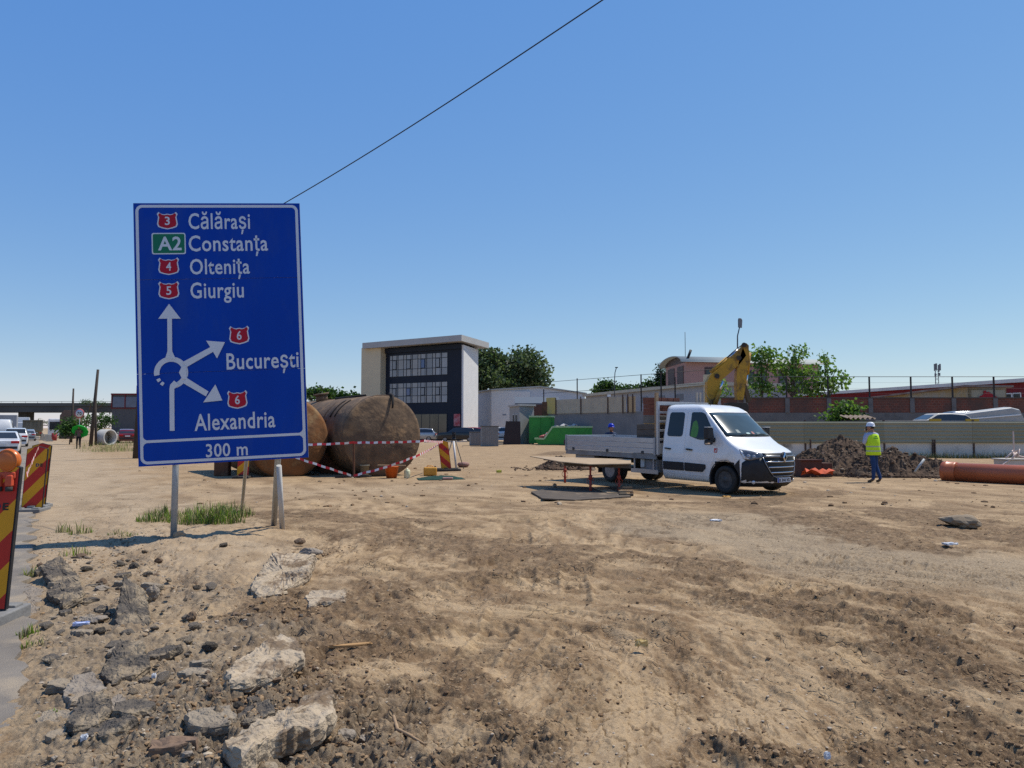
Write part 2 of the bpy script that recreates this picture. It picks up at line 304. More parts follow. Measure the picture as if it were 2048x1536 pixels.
# ------------------------------------------------------------ ground sheet
def soil_material():
    m = bpy.data.materials.new('dry_clay_ground'); m.use_nodes = True
    N = m.node_tree.nodes; L = m.node_tree.links; b = N['Principled BSDF']; b.inputs['Roughness'].default_value = .95; b.inputs['Specular IOR Level'].default_value = .12
    tc = N.new('ShaderNodeTexCoord'); P = tc.outputs['Object']
    def noise(s, d=8, r=.65):
        n = N.new('ShaderNodeTexNoise'); n.inputs['Scale'].default_value = s; n.inputs['Detail'].default_value = d; n.inputs['Roughness'].default_value = r; L.new(P, n.inputs['Vector']); return n.outputs['Fac']
    def rng(f, a, c, lo=0., hi=1.):
        r = N.new('ShaderNodeMapRange'); r.inputs[1].default_value = a; r.inputs[2].default_value = c; r.inputs[3].default_value = lo; r.inputs[4].default_value = hi; L.new(f, r.inputs[0]); return r.outputs[0]
    def mix(f, a, c):
        x = N.new('ShaderNodeMix'); x.data_type = 'RGBA'
        if isinstance(f, float): x.inputs[0].default_value = f
        else: L.new(f, x.inputs[0])
        for i, k in ((6, a), (7, c)):
            if isinstance(k, tuple): x.inputs[i].default_value = (*k, 1)
            else: L.new(k, x.inputs[i])
        return x.outputs[2]
    def mul(a, c):
        x = N.new('ShaderNodeMath'); x.operation = 'MULTIPLY'
        for i, k in ((0, a), (1, c)):
            if isinstance(k, float): x.inputs[i].default_value = k
            else: L.new(k, x.inputs[i])
        return x.outputs[0]
    def att(n):
        a = N.new('ShaderNodeAttribute'); a.attribute_name = n; return a.outputs['Fac']
    clay = mix(att('tone'), (.21, .134, .074), (.43, .305, .18))
    clay = mix(mul(rng(noise(.55), .40, .66), .45), clay, (.345, .238, .132))
    clay = mix(mul(rng(noise(9., 6, .7), .52, .68), .5), clay, (.17, .112, .062))
    clay = mix(mul(rng(noise(1.1, 6), .55, .68), .5), clay, (.52, .37, .21))
    path = mix(rng(noise(1.7), .35, .65), (.42, .322, .215), (.32, .235, .15))
    c = mix(mul(att('path'), .85), clay, path)
    gr = mix(rng(noise(38., 4, .75), .38, .62), (.40, .32, .22), (.19, .145, .098))
    c = mix(mul(att('grav'), .7), c, gr)
    dk = mix(rng(noise(7., 6, .72), .40, .64), (.19, .122, .07), (.082, .053, .031))
    c = mix(mul(mul(att('dark'), rng(noise(11., 6, .7), .30, .50)), .9), c, dk)
    rb = mix(rng(noise(5., 6, .7), .35, .62), (.31, .25, .18), (.15, .122, .092))
    c = mix(mul(att('rub'), .7), c, rb)
    c = mix(mul(rng(noise(60., 6, .8), .50, .66), .55), c, (.14, .09, .048))
    c = mix(mul(rng(noise(48., 6, .8), .52, .68), .45), c, (.55, .41, .25))
    c = mix(mul(att('crack'), .85), c, (.075, .046, .026))  # shade under the plate edges, put into the colour along the cracks
    # pale grit and dark grit
    vo = N.new('ShaderNodeTexVoronoi'); vo.inputs['Scale'].default_value = 26; L.new(P, vo.inputs['Vector'])
    c = mix(mul(rng(vo.outputs['Distance'], .16, .10), mul(rng(noise(1.3), .5, .62), .5)), c, (.46, .40, .32))
    vo2 = N.new('ShaderNodeTexVoronoi'); vo2.inputs['Scale'].default_value = 15; L.new(P, vo2.inputs['Vector'])
    c = mix(mul(rng(vo2.outputs['Distance'], .15, .09), mul(rng(noise(2.1), .5, .6), .6)), c, (.11, .08, .055))
    L.new(c, b.inputs['Base Color'])
    # fine relief and drying cracks
    cr = N.new('ShaderNodeTexVoronoi'); cr.feature = 'DISTANCE_TO_EDGE'; cr.inputs['Scale'].default_value = 3.2
    wv = N.new('ShaderNodeVectorMath'); wv.operation = 'ADD'; nz = N.new('ShaderNodeTexNoise'); nz.inputs['Scale'].default_value = 3; L.new(P, nz.inputs['Vector'])
    L.new(P, wv.inputs[0]); L.new(nz.outputs['Color'], wv.inputs[1]); L.new(wv.outputs[0], cr.inputs['Vector'])
    crk = mul(rng(cr.outputs['Distance'], .0, .035, 1., 0.), rng(noise(.9, 4), .5, .6))
    h1 = noise(14., 12, .78); h2 = noise(95., 6, .75)
    ad = N.new('ShaderNodeMath'); ad.operation = 'MULTIPLY_ADD'; L.new(h2, ad.inputs[0]); ad.inputs[1].default_value = .35; L.new(h1, ad.inputs[2])
    a2 = N.new('ShaderNodeMath'); a2.operation = 'MULTIPLY_ADD'; L.new(crk, a2.inputs[0]); a2.inputs[1].default_value = -1.2; L.new(ad.outputs[0], a2.inputs[2])
    bp = N.new('ShaderNodeBump'); bp.inputs['Strength'].default_value = .75; bp.inputs['Distance'].default_value = .028
    L.new(a2.outputs[0], bp.inputs['Height']); L.new(bp.outputs[0], b.inputs['Normal'])
    return m
def build_ground():
    rows = np.concatenate([np.linspace(.6, 3.4, 26)[:-1], 1 / np.linspace(1 / 3.4, 1 / 70., 560), np.geomspace(72, 6000, 46)])
    cols = np.concatenate([np.linspace(-78, -37.5, 40)[:-1], np.linspace(-37.5, 37.5, 980), np.linspace(37.5, 78, 40)[1:]])
    # equal steps in tan() inside the frame keep the spacing even across the picture
    inner = np.abs(cols) <= 37.5
    t = np.tan(np.radians(37.5)); cols[inner] = np.degrees(np.arctan(np.linspace(-t, t, inner.sum())))
    T = np.tan(np.radians(cols)); Y, TT = np.meshgrid(rows, T, indexing='ij'); X = Y * TT
    nr, nc = X.shape; x = X.ravel(); y = Y.ravel()
    sp = np.maximum(y * y / (769 * 1.65) * .5, y / 769 * .9)
    z, dark, grav, rub = terrain(x, y, sp)
    z *= 1 - sstep(90, 200, y)
    v = x * RR.x + y * RR.y
    wob = fbm(x, y, 2.5, 4, 200)
    path = sstep(-.5, .3, v) * (1 - sstep(2.0, 4.2, v + wob * 1.2)) * sstep(6.5, 10, y) 
    path = np.maximum(path, .55 * sstep(70, 85, y)); path = np.maximum(path, .5 * seg_field(x, y, [(500, 985), (900, 975)], 3.0))
    me = bpy.data.meshes.new('ground')
    me.vertices.add(nr * nc); me.vertices.foreach_set('co', np.stack([x, y, z], 1).ravel())
    i = np.arange(nr * nc).reshape(nr, nc)
    q = np.stack([i[:-1, :-1], i[:-1, 1:], i[1:, 1:], i[1:, :-1]], -1).reshape(-1, 4)
    me.loops.add(q.size); me.loops.foreach_set('vertex_index', q.ravel().astype(np.int32))
    me.polygons.add(len(q)); me.polygons.foreach_set('loop_start', np.arange(0, q.size, 4, dtype=np.int32)); me.polygons.foreach_set('loop_total', np.full(len(q), 4, np.int32))
    me.polygons.foreach_set('use_smooth', np.ones(len(q), bool))
    for n, arr in (('crack', terrain.crack), ('tone', terrain.tone), ('dark', dark), ('grav', grav), ('rub', rub), ('path', path)):
        a = me.attributes.new(n, 'FLOAT', 'POINT'); a.data.foreach_set('value', np.clip(arr, 0, 1).astype(np.float32))
    me.update(calc_edges=True); me.validate()
    me.materials.append(soil_material())
    o = bpy.data.objects.new('ground', me); COL.objects.link(o); tag(o, kind='structure')
build_ground()

# ------------------------------------------------------------ asphalt road, broken edge
def build_road():
    m = pm('worn_asphalt', (.235, .205, .172), (.165, .145, .125), 1.1, .95, bump=.5, bscale=110, c3=(.34, .275, .2), s3=1.3, t3=(.48, .66), spec=.1)
    rng = np.random.default_rng(4); u = np.concatenate([np.arange(-3, 22, .12), np.geomspace(22, 700, 60)])
    e = -.06 + fbm(u, u * 0, .5, 5, 9) * .14 + .10 * sstep(6.2, 4.5, u)
    vs = []; fs = []
    for k, uu in enumerate(u):
        for vv, zz in ((-16, .012), (-6, .012), (-1.2, .012), (e[k], .010), (e[k] + .012, -.07)):
            p = RD * float(uu) + RR * float(vv); vs.append((p.x, p.y, zz))
    for k in range(len(u) - 1):
        for j in range(4): a = k * 5 + j; fs.append((a, a + 1, a + 6, a + 5))
    b = MB(); b.add(vs, fs); tag(b.build('road', m, fix=False), kind='structure')
build_road()
# ------------------------------------------------------------ direction sign
def text_mesh(txt, bold=0.0):
    cu = bpy.data.curves.new('lettering', 'FONT'); cu.body = txt; cu.size = 1; cu.offset = bold; cu.resolution_u = 3
    cu.space_character = 1.06
    t = bpy.data.objects.new('lettering', cu); COL.objects.link(t)
    dg = bpy.context.evaluated_depsgraph_get(); dg.update()
    me = bpy.data.meshes.new_from_object(t.evaluated_get(dg)); bpy.data.objects.remove(t); bpy.data.curves.remove(cu)
    return me
def lettering(txt, frame, x0, x1, y0, capy, mat, parent, name='lettering', bold=.012, off=.006):
    """frame(u, v, n) -> local point; text fills x0..x1 from baseline y0, capital height to capy (metres in the frame)"""
    me = text_mesh(txt, bold); n = len(me.vertices); co = np.empty(n * 3); me.vertices.foreach_get('co', co); co = co.reshape(n, 3)
    ref = text_mesh('H', bold); rc = np.empty(len(ref.vertices) * 3); ref.vertices.foreach_get('co', rc); ch = rc.reshape(-1, 3)[:, 1].max(); bpy.data.meshes.remove(ref)
    a, b = co[:, 0].min(), co[:, 0].max()
    X = x0 + (co[:, 0] - a) / (b - a) * (x1 - x0); Y = y0 + co[:, 1] / ch * (capy - y0)
    me.vertices.foreach_set('co', np.array([frame(X[i], Y[i], off) for i in range(n)]).ravel()); me.materials.clear(); me.materials.append(mat); me.update(); me.name = name
    o = bpy.data.objects.new(name, me); COL.objects.link(o); o.parent = parent; return o
def flat(polys, frame, off, mat, name, parent, t=.002):
    b = MB()
    for p in polys:
        n = len(p); lo = [frame(x, y, off - t) for x, y in p]; hi = [frame(x, y, off) for x, y in p]
        b.add(lo + hi, [tuple(range(n, 2 * n))] + [(i, (i + 1) % n, n + (i + 1) % n, n + i) for i in range(n)])
    return b.build(name, mat, parent, fix=False)
def arcpts(cx, cy, r, a0, a1, n=12):
    return [(cx + r * math.cos(rad(a0 + (a1 - a0) * i / n)), cy + r * math.sin(rad(a0 + (a1 - a0) * i / n))) for i in range(n + 1)]
def rrect(x0, y0, x1, y1, r, n=6):
    return arcpts(x1 - r, y1 - r, r, 0, 90, n) + arcpts(x0 + r, y1 - r, r, 90, 180, n) + arcpts(x0 + r, y0 + r, r, 180, 270, n) + arcpts(x1 - r, y0 + r, r, 270, 360, n)
def ring_polys(outer, inner):
    n = len(outer); return [[outer[i], outer[(i + 1) % n], inner[(i + 1) % n], inner[i]] for i in range(n)]
def build_sign():
    BL = at(277, 934, 11.5); BR = at(617, 915, 11.93); TL = at(270, 406, 11.55)
    ux = (BR - BL); W = ux.length; ux.normalize(); uy = (TL - BL); uy = (uy - ux * uy.dot(ux)); Hh = uy.length; uy.normalize()
    un = ux.cross(uy).normalized()            # towards the viewer
    if un.y > 0: un = -un
    base = gnd(onz(430, 1070)); root = empty('direction_sign', base, 0, 'large blue road direction sign with white town names and roundabout arrows on leaning steel posts', 'road sign')
    O = BL - base
    fr = lambda x, y, n=0.0: O + ux * x + uy * y + un * n
    C = [(27, 42), (920, 45), (963, 1420), (45, 1465)]      # crop corners TL TR BR BL
    def S(cx, cy):                                          # crop pixel -> sign metres (inverse bilinear by iteration)
        u, v = .5, .5
        for _ in range(12):
            top = [C[0][k] + (C[1][k] - C[0][k]) * u for k in (0, 1)]; bot = [C[3][k] + (C[2][k] - C[3][k]) * u for k in (0, 1)]
            px = top[0] + (bot[0] - top[0]) * v; py = top[1] + (bot[1] - top[1]) * v
            u += (cx - px) / 905; v += (cy - py) / 1400
        return (u * W, (1 - v) * Hh)
    # the plate: three aluminium sheets with fine joints
    b = MB(); g = .005; ys = [0, S(500, 958)[1], S(500, 458)[1], Hh]
    for y0, y1 in zip(ys[:-1], ys[1:]):
        p = [(0, y0 + g / 2), (W, y0 + g / 2), (W, y1 - g / 2), (0, y1 - g / 2)]
        lo = [fr(x, y, -.03) for x, y in p]; hi = [fr(x, y, 0) for x, y in p]
        b.add(lo + hi, [(4, 5, 6, 7)], 0); b.add(lo + hi, [(3, 2, 1, 0), (0, 1, 5, 4), (1, 2, 6, 5), (2, 3, 7, 6), (3, 0, 4, 7)], 1)
    b.build('panel', [SIGNBLUE, SIGNBACK], root, fix=False)
    # frame line and lower box
    yb = S(500, 1314)[1]; i0, i1 = .03, .072
    pol = ring_polys(rrect(i0, i0, W - i0, Hh - i0, .10), rrect(i1, i1, W - i1, Hh - i1, .06))
    pol.append([(i1, yb - .02), (W - i1, yb - .02), (W - i1, yb + .02), (i1, yb + .02)])
    for cx, cy, q in ((i1, yb + .02, (1, 1)), (W - i1, yb + .02, (-1, 1)), (i1, yb - .02, (1, -1)), (W - i1, yb - .02, (-1, -1))):
        pts = [(cx, cy), (cx + q[0] * .05, cy), (cx + q[0] * .018, cy + q[1] * .018), (cx, cy + q[1] * .05)]
        pol.append(pts if q[0] * q[1] > 0 else pts[::-1])
    flat(pol, fr, .003, SIGNWHITE, 'border', root)
    for txt, x0, x1, yb_, yc in (('Călărași', 317, 648, 185, 100), ('Constanța', 317, 745, 306, 222), ('Oltenița', 323, 645, 432, 350), ('Giurgiu', 325, 612, 562, 478),
                                 ('București', 516, 912, 943, 858), ('Alexandria', 342, 780, 1266, 1180), ('300 m', 402, 628, 1410, 1342)):
        m = (x0 + x1) / 2; a = S(x0, yb_ + (4 if txt == 'Alexandria' else 0)); c = S(x1, yb_ - (10 if txt in ('300 m', 'Alexandria') else 0)); t = S(m, yc); bl = S(m, yb_)
        sl = (c[1] - a[1]) / (c[0] - a[0])
        o = lettering(txt, lambda x, y, n: fr(x, y, n), a[0], c[0], bl[1] , t[1], SIGNWHITE, root, bold=.013, off=.004); o['label'] = 'white lettering ' + txt.replace('300 m', 'of the distance')
    shield = [(-.42, .5), (-.30, .40), (-.15, .36), (0, .40), (.15, .36), (.30, .40), (.42, .5), (.5, .38), (.44, .22), (.47, 0), (.5, -.2), (.44, -.36), (.25, -.44), (0, -.5), (-.25, -.44), (-.44, -.36), (-.5, -.2), (-.47, 0), (-.44, .22), (-.5, .38)]
    for num, x0, y0, x1, y1 in (('3', 150, 92, 260, 188), ('4', 155, 342, 266, 438), ('5', 155, 472, 266, 570), ('6', 530, 715, 640, 815), ('6', 518, 1062, 628, 1160)):
        c = S((x0 + x1) / 2, (y0 + y1) / 2); w = S(x1, y1)[0] - S(x0, y1)[0]; h = S(x0, y0)[1] - S(x0, y1)[1]
        P = lambda k: [(c[0] + x * w * k, c[1] + y * h * k) for x, y in shield]
        s = flat([P(1.0)[::-1]], fr, .003, SIGNWHITE, 'route_shield', root); s['label'] = 'red shield with route number ' + num
        flat([P(.87)[::-1]], fr, .005, SIGNRED, 'shield_face', s)
        lettering(num, fr, c[0] - w * .12, c[0] + w * .12, c[1] - h * .24, c[1] + h * .22, SIGNWHITE, s, 'numeral', .015, .007)
    a = S(123, 325); c = S(300, 207); s = flat([rrect(a[0], a[1], c[0], c[1], .03)], fr, .003, SIGNWHITE, 'motorway_badge', root)
    flat([rrect(a[0] + .018, a[1] + .018, c[0] - .018, c[1] - .018, .02)], fr, .005, SIGNGREEN, 'badge_face', s)
    lettering('A2', fr, a[0] + .09, c[0] - .06, a[1] + .065, c[1] - .06, SIGNWHITE, s, 'lettering', .02, .007)
    # roundabout diagram
    q = lambda *p: [S(*k) for k in p]; cx, cy = S(220, 965); R1 = .243; R0 = .166
    ring = [arcpts(cx, cy, R1, -80 + 270 * i / 24, -80 + 270 * (i + 1) / 24, 1) + arcpts(cx, cy, R0, -80 + 270 * (i + 1) / 24, -80 + 270 * i / 24, 1) for i in range(24)]
    for s0 in (205, 226): ring.append(arcpts(cx, cy, R1 - .01, s0, s0 + 12, 2) + arcpts(cx, cy, R0 + .015, s0 + 12, s0, 2))
    pol = ring + [q((212, 595), (155, 675), (272, 675))[::1], q((202, 674), (202, 895), (226, 895), (226, 674)), q((211, 1275), (236, 1275), (236, 1052), (211, 1052)), 
                  q((211, 1053), (236, 1053), (262, 1030), (236, 1008), (215, 1030)), q((190, 888), (202, 850), (226, 850), (245, 892)),
                  q((284, 908), (302, 936), (450, 851), (436, 826)), q((408, 795), (465, 890), (508, 803)), q((284, 1022), (302, 994), (418, 1067), (404, 1093)), q((390, 1125), (492, 1115), (455, 1030)),
                  q((278, 1000), (262, 965), (278, 930), (302, 930), (300, 965), (304, 1000))]
    fix = []
    for p in pol:
        A = sum(p[i][0] * p[(i + 1) % len(p)][1] - p[(i + 1) % len(p)][0] * p[i][1] for i in range(len(p)))
        fix.append(p if A > 0 else p[::-1])
    for k, p in enumerate(fix):
        flat_off = .003 + .0004 * k
        fix[k] = (p, flat_off)
    b = MB()
    for p, o_ in fix:
        n = len(p); lo = [fr(x, y, .0005) for x, y in p]; hi = [fr(x, y, o_) for x, y in p]
        b.add(lo + hi, [tuple(range(n, 2 * n))] + [(i, (i + 1) % n, n + (i + 1) % n, n + i) for i in range(n)])
    b.build('arrow_diagram', SIGNWHITE, root, fix=False)
    # posts, rails and braces
    up = Vector((.006, 0, 1))
    for px, py, tx in ((347, 1082, .50), (547, 1050, W - .46)):
        g0 = gnd(onz(px, py), -.15) - base; top = fr(tx, Hh - .25, -.11)
        MB().tube([g0, fr(tx, .1, -.11), top], .047, 12).build('post', STEEL, root)
    b = MB()
    for yy in (.35, 1.4, 2.5, 3.5): b.bar(fr(.12, yy, -.052), fr(W - .12, yy, -.052), .04, .05)
    b.build('rail', STEEL, root)
    for (px, py, tx, ty, bk) in ((483, 1022, 1.62, .9, 1.3), (565, 1062, 2.0, -.10, -.4)):
        g0 = gnd(onz(px, py), -.1) - base
        MB().tube([g0, fr(tx, ty, -.10 if px > 500 else -.14)], .04 if px > 500 else .03, 10).build('brace', pm('brace_pale', (.52, .51, .49), (.42, .41, .39), 6, .7) if px > 500 else STEEL, root)
    return root
build_sign()

# overhead cable, passing high behind the sign
def build_cable():
    a = at(1232, -18, 9.0); c = at(553, 406, 13.5); c2 = c + (c - a) * .35; pts = []
    for i in range(25):
        t = i / 24; p = a.lerp(c2, t); p.z -= .12 * math.sin(math.pi * t); pts.append(p)
    o = MB().tube(pts, .0085, 6).build('overhead_cable', BLACKP); tag(o, 'thin black overhead cable slanting across the sky down behind the blue sign', 'cable')
build_cable()

# ------------------------------------------------------------ striped construction panels
def stripes(poly_w, h, slant, n, frame, flip=False, point=True, tilt_first=1):
    """faces of a striped panel, returns list of (poly, colour index); diagonal bands clipped to the outline"""
    out = [(0, 0), (poly_w, 0), (poly_w, h), (poly_w / 2, h + .05), (0, h)] if point else [(0, 0), (poly_w, 0), (poly_w, h), (0, h)]
    def clip(p, f):
        r = []
        for i in range(len(p)):
            a, b = p[i], p[(i + 1) % len(p)]; fa, fb = f(a), f(b)
            if fa >= 0: r.append(a)
            if fa * fb < 0: t = fa / (fa - fb); r.append((a[0] + (b[0] - a[0]) * t, a[1] + (b[1] - a[1]) * t))
        return r
    res = []; step = (h + slant) / n; k0 = -int(slant / step) - 2
    for k in range(k0, n + 4):
        s = -1 if flip else 1
        f0 = lambda p: (p[1] - s * slant * p[0] / poly_w) - (k * step); f1 = lambda p: (k + 1) * step - (p[1] - s * slant * p[0] / poly_w)
        q = clip(clip(out, f0), f1)
        if len(q) > 2: res.append((q, (k + tilt_first) % 2))
    return res
BASEP = pm('recycled_base', (.23, .225, .215), (.16, .155, .15), 5, .85, bump=.2)
RUBBER = pm('black_rubber', (.03, .028, .026), (.055, .05, .045), 5, .85, bump=.2)
def barricade(base, ux, lean, w, h, label, flip=False, bands=7, slant=.3, z0=.12, basecol=None, lamp=False, text=True, tf=1, foot=(.42, .8, .11), group='red and yellow striped panels'):
    """panel on a foot; ux = direction of the panel's width, lean = (sideways, backwards) per metre of height"""
    root = empty('striped_panel', base, 0, label, 'construction panel', group)
    ux = Vector(ux).normalized(); un = Vector((ux.y, -ux.x, 0)); uy = (Vector((0, 0, 1)) + ux * lean[0] - un * lean[1]).normalized(); un = ux.cross(uy).normalized()
    O = Vector((0, 0, z0)) - ux * (w / 2)
    fr = lambda x, y, n=0.0: O + ux * x + uy * y + un * n
    b = MB(); out = [(-.012, -.012), (w + .012, -.012), (w + .012, h + .004), (w / 2, h + .06), (-.012, h + .004)]
    b.prism(out, fr(0, 0, -.05), ux, uy, un, .046); b.build('backing', BLACKP, root, bevel=.006)
    b = MB()
    for p, c in stripes(w, h, slant, bands, fr, flip, True, tf):
        b.add([fr(x, y, .001) for x, y in p], [tuple(range(len(p)))], c)
    b.build('striped_face', [RED, YEL], root, fix=False)
    if text:
        BLUE = pm('print_blue', (.02, .03, .12), None, 3, .5); BLK = pm('print_black', (.03, .025, .02), None, 3, .5)
        k = h * .70; s = w / .33
        lettering('D', fr, w * .5, w * .68, k, k + .055 * s, BLUE, root, 'lettering', .05, .003); lettering('E', fr, w * .72, w * .86, k, k + .055 * s, BLK, root, 'lettering', .04, .003)
    f = MB(); fx, fy, fz = foot; R = Matrix((ux, Vector((-ux.y, ux.x, 0)), (0, 0, 1))).transposed()
    f.box((0, 0, fz / 2 - .01), (fx, fy, fz), R)
    for sx in (-1, 1):
        for sy in (-1, 1): f.box(R @ Vector((sx * fx * .29, sy * fy * .30, fz - .005)), (fx * .26, fy * .22, .035), R)
    f.box(R @ Vector((0, 0, fz)), (.14, .12, .07), R)
    f.build('foot', basecol or BASEP, root, bevel=.012)
    return root, fr
def build_barricades():
    d = RD
    # nearest, cut by the left edge of the picture
    p = gnd(onz(-2, 1245)); p.x -= .15
    r, fr = barricade(p, (1, .10, 0), (.066, .0), .36, 1.20, 'nearest striped panel with round orange lamp at the left edge of the picture', bands=6, slant=.40, z0=.14, tf=0, foot=(.5, .62, .13))
    # lamp clamped on the top
    L = MB(); c = fr(.255, 1.205, -.03)
    Rm = Matrix.Rotation(math.pi / 2, 3, 'X')
    LAMP = pm('amber_lens', (.58, .14, .015), (.5, .1, .01), 3, .3, spec=.5)
    for s in (1,):
        L.lathe([(.001, .052), (.035, .05), (.07, .043), (.095, .028), (.105, .0), (.095, -.03), (.05, -.05), (.001, -.052)], c + Vector((0, 0, .055)), M=Rm, n=28)
    L.lathe([(.088, .034), (.093, .037), (.098, .03)], c + Vector((0, 0, .055)), M=Rm, n=28)
    lamp = L.build('warning_lamp', LAMP, r)
    k = MB(); k.box(c + Vector((0, -.01, -.07)), (.17, .07, .06)); k.box(c + Vector((-.045, -.045, -.12)), (.05, .05, .11)); k.box(c + Vector((.045, -.045, -.115)), (.06, .05, .1))
    k.build('lamp_clamp', pm('red_orange_plastic', (.58, .09, .04), (.5, .07, .03), 4, .5), lamp, bevel=.012)
    for s in (-.045, .045): MB().lathe([(.028, -.02), (.028, .02)], c + Vector((s, -.05, -.185)), n=12).build('rubber_foot', RUBBER, lamp)
    p2 = gnd(onz(63, 1022))
    barricade(p2, (1, .22, 0), (.06, .0), .36, 1.16, 'striped panel second from the camera beside the asphalt road edge, tied with tape', bands=6, slant=.42, z0=.1, foot=(.5, .6, .1), tf=1)
    p3 = gnd(p2 + RD * .62 + RR * .06)
    barricade(p3, (1, .3, 0), (.07, .0), .34, 1.21, 'striped panel half hidden behind another one at the road edge, set a little taller', bands=6, slant=.42, z0=.1, text=False, foot=(.5, .6, .1), tf=1)
    barricade(gnd(gx(487, 25.0)), (1, .1, 0), (.05, .0), .36, 1.05, 'striped panel seen below the lower edge of the blue direction sign', bands=5, slant=.3, z0=.08, basecol=RUBBER, text=False, foot=(.5, .6, .08))
    barricade(gnd(gx(893, 29.6)), (1, .12, 0), (-.13, .03), .36, 1.02, 'striped panel leaning left beside the rusty tank and yellow can', flip=True, bands=5, slant=.34, z0=.10, basecol=RUBBER, foot=(1.1, .55, .1))
build_barricades()

# ------------------------------------------------------------ barrier tape and its stand
def tape(pts, label, w=.075, piece=.14, sag=.0, twist=.25):
    P = [Vector(p) for p in pts]; Ls = [0]
    for a, b in zip(P[:-1], P[1:]): Ls.append(Ls[-1] + (b - a).length)
    n = max(4, int(Ls[-1] / piece)); b = MB(); prev = None
    for i in range(n + 1):
        s = Ls[-1] * i / n; k = max(j for j in range(len(P)) if Ls[j] <= s + 1e-6); k = min(k, len(P) - 2); t = (s - Ls[k]) / (Ls[k + 1] - Ls[k])
        p = P[k].lerp(P[k + 1], t); p.z -= sag * 4 * t * (1 - t) + .008 * math.sin(i * 1.7)
        a = twist * math.sin(i * .45); u = Vector((0, math.sin(a), math.cos(a))) * w / 2
        cur = (p - u, p + u)
        if prev: b.add([prev[0], cur[0], cur[1], prev[1]], [(0, 1, 2, 3)], i % 2)
        prev = cur
    o = b.build('barrier_tape', [TAPEW, TAPER], fix=False); return tag(o, label, 'barrier tape', 'red and white barrier tapes')
def build_tapes():
    top = at(707, 885, 25.4)
    tape([at(478, 898, 24.9), at(600, 889, 25.1), top], 'upper red and white tape from behind the sign to the rusty post', sag=.02)
    tape([top, at(800, 884, 25.1), at(850, 881.5, 25.3), at(886, 884, 29.5)], 'upper red and white tape stretched over the round end of the big rusty tank', sag=.01)
    low = at(702, 951, 25.2)
    tape([at(480, 880, 24.9), at(594, 916, 25.0), low], 'lower red and white tape sloping from behind the sign to the post foot')
    tape([low + Vector((.1, -.05, .0)), at(760, 938, 25.1), at(800, 925, 25.3), at(838, 910, 25.9)], 'lower red and white tape rising from the post foot past the orange tub')
    tape([at(838, 910, 25.9), at(862, 898, 27.5), at(886, 882, 29.5)], 'short loose tape between the tank edge and the leaning striped panel')
    o = tape([at(78, 893, 15.0), at(66, 920, 12.4), at(53, 952, 7.3)], 'pinkish tape running between the two nearest striped panels', w=.055, piece=.35)
    p = gnd(gx(709, 25.5)); r = empty('barrier_stand', p, 0, 'rusty barrier post on black cross feet holding tape before the big tank', 'barrier post')
    MB().bar((0, 0, 0), (-.02, 0, 1.2), .06, .06).build('post', RUST, r)
    f = MB(); f.bar((-.55, -.28, .05), (.42, .15, .06), .13, .07); f.bar((-.05, .3, .05), (.55, -.08, .06), .13, .07); f.build('foot', RUBBER, r)
build_tapes()

# ------------------------------------------------------------ old steel tanks
TANKM = pm('corroded_tank_steel', (.18, .118, .07), (.085, .058, .04), 2.6, .88, .0, bump=.7, bscale=7, c3=(.27, .165, .085), s3=1.7, t3=(.50, .66), detail=10)
TANKO = pm('orange_rust_tank', (.25, .105, .036), (.14, .072, .035), 1.6, .88, .0, bump=.6, bscale=7, c3=(.32, .21, .10), s3=1.3, t3=(.5, .66), detail=10)
def tank(center, ang, R, Lg, mat, label, neck=None, seams=()):
    root = empty('steel_tank', (center.x, center.y, 0), 0, label, 'tank', 'old rusty steel tanks')
    ax = Vector((math.sin(ang), math.cos(ang), 0)); M = Matrix((Vector((ax.y, -ax.x, 0)), Vector((0, 0, 1)), ax)).transposed()
    b = MB(); c = Vector((0, 0, R - .05)); dish = .26
    N = 72
    prof = [(.001, -dish), (R * .25, -dish * .95), (R * .5, -dish * .78), (R * .75, -dish * .45), (R * .9, -dish * .18), (R * .97, -.03), (R, .06)]
    prof += [(R, Lg * t) for t in np.linspace(.02, .98, 26)] + [(R * .98, Lg), (R * .8, Lg + dish * .35), (R * .4, Lg + dish * .85), (.001, Lg + dish)]
    vs = []; rs = random.Random(int(R * 100))
    for r, h in prof:
        for j in range(N):
            a = 2 * math.pi * j / N; k = 1 + .006 * math.sin(3 * a + h) + .004 * math.sin(7 * a + 2.3 * h)
            p = Vector((r * k * math.cos(a), r * k * math.sin(a), h))
            if h <= .05: p.z += .018 * math.sin(5 * p.x + 1) * math.sin(4 * p.y + 2)
            vs.append(c + M @ p)
    n = len(prof)
    b.add(vs, [(i * N + j, i * N + (j + 1) % N, (i + 1) * N + (j + 1) % N, (i + 1) * N + j) for i in range(n - 1) for j in range(N)], 0, True)
    b.build('shell', mat, root)
    wmat = pm('weld_dark', (.05, .035, .028), None, 5, .9, bump=.3)
    w = MB()
    for s in (.07,) + tuple(seams): w.lathe([(R + .004, s - .018), (R + .016, s), (R + .004, s + .018)], c, M=M, n=N)
    w.build('weld_seam', pm('weld_brown', (.13, .085, .055), None, 5, .9, bump=.3), root)
    if neck:
        s, a, h = neck; u = M @ Vector((math.cos(a), math.sin(a), 0)); p = c + u * (R - .05) + ax * s
        k = MB(); k.tube([p, p + u * h], .24, 20); k.tube([p + u * h, p + u * (h + .07)], .31, 20); k.build('manhole_neck', TANKM, root)
    return root, c, M, ax
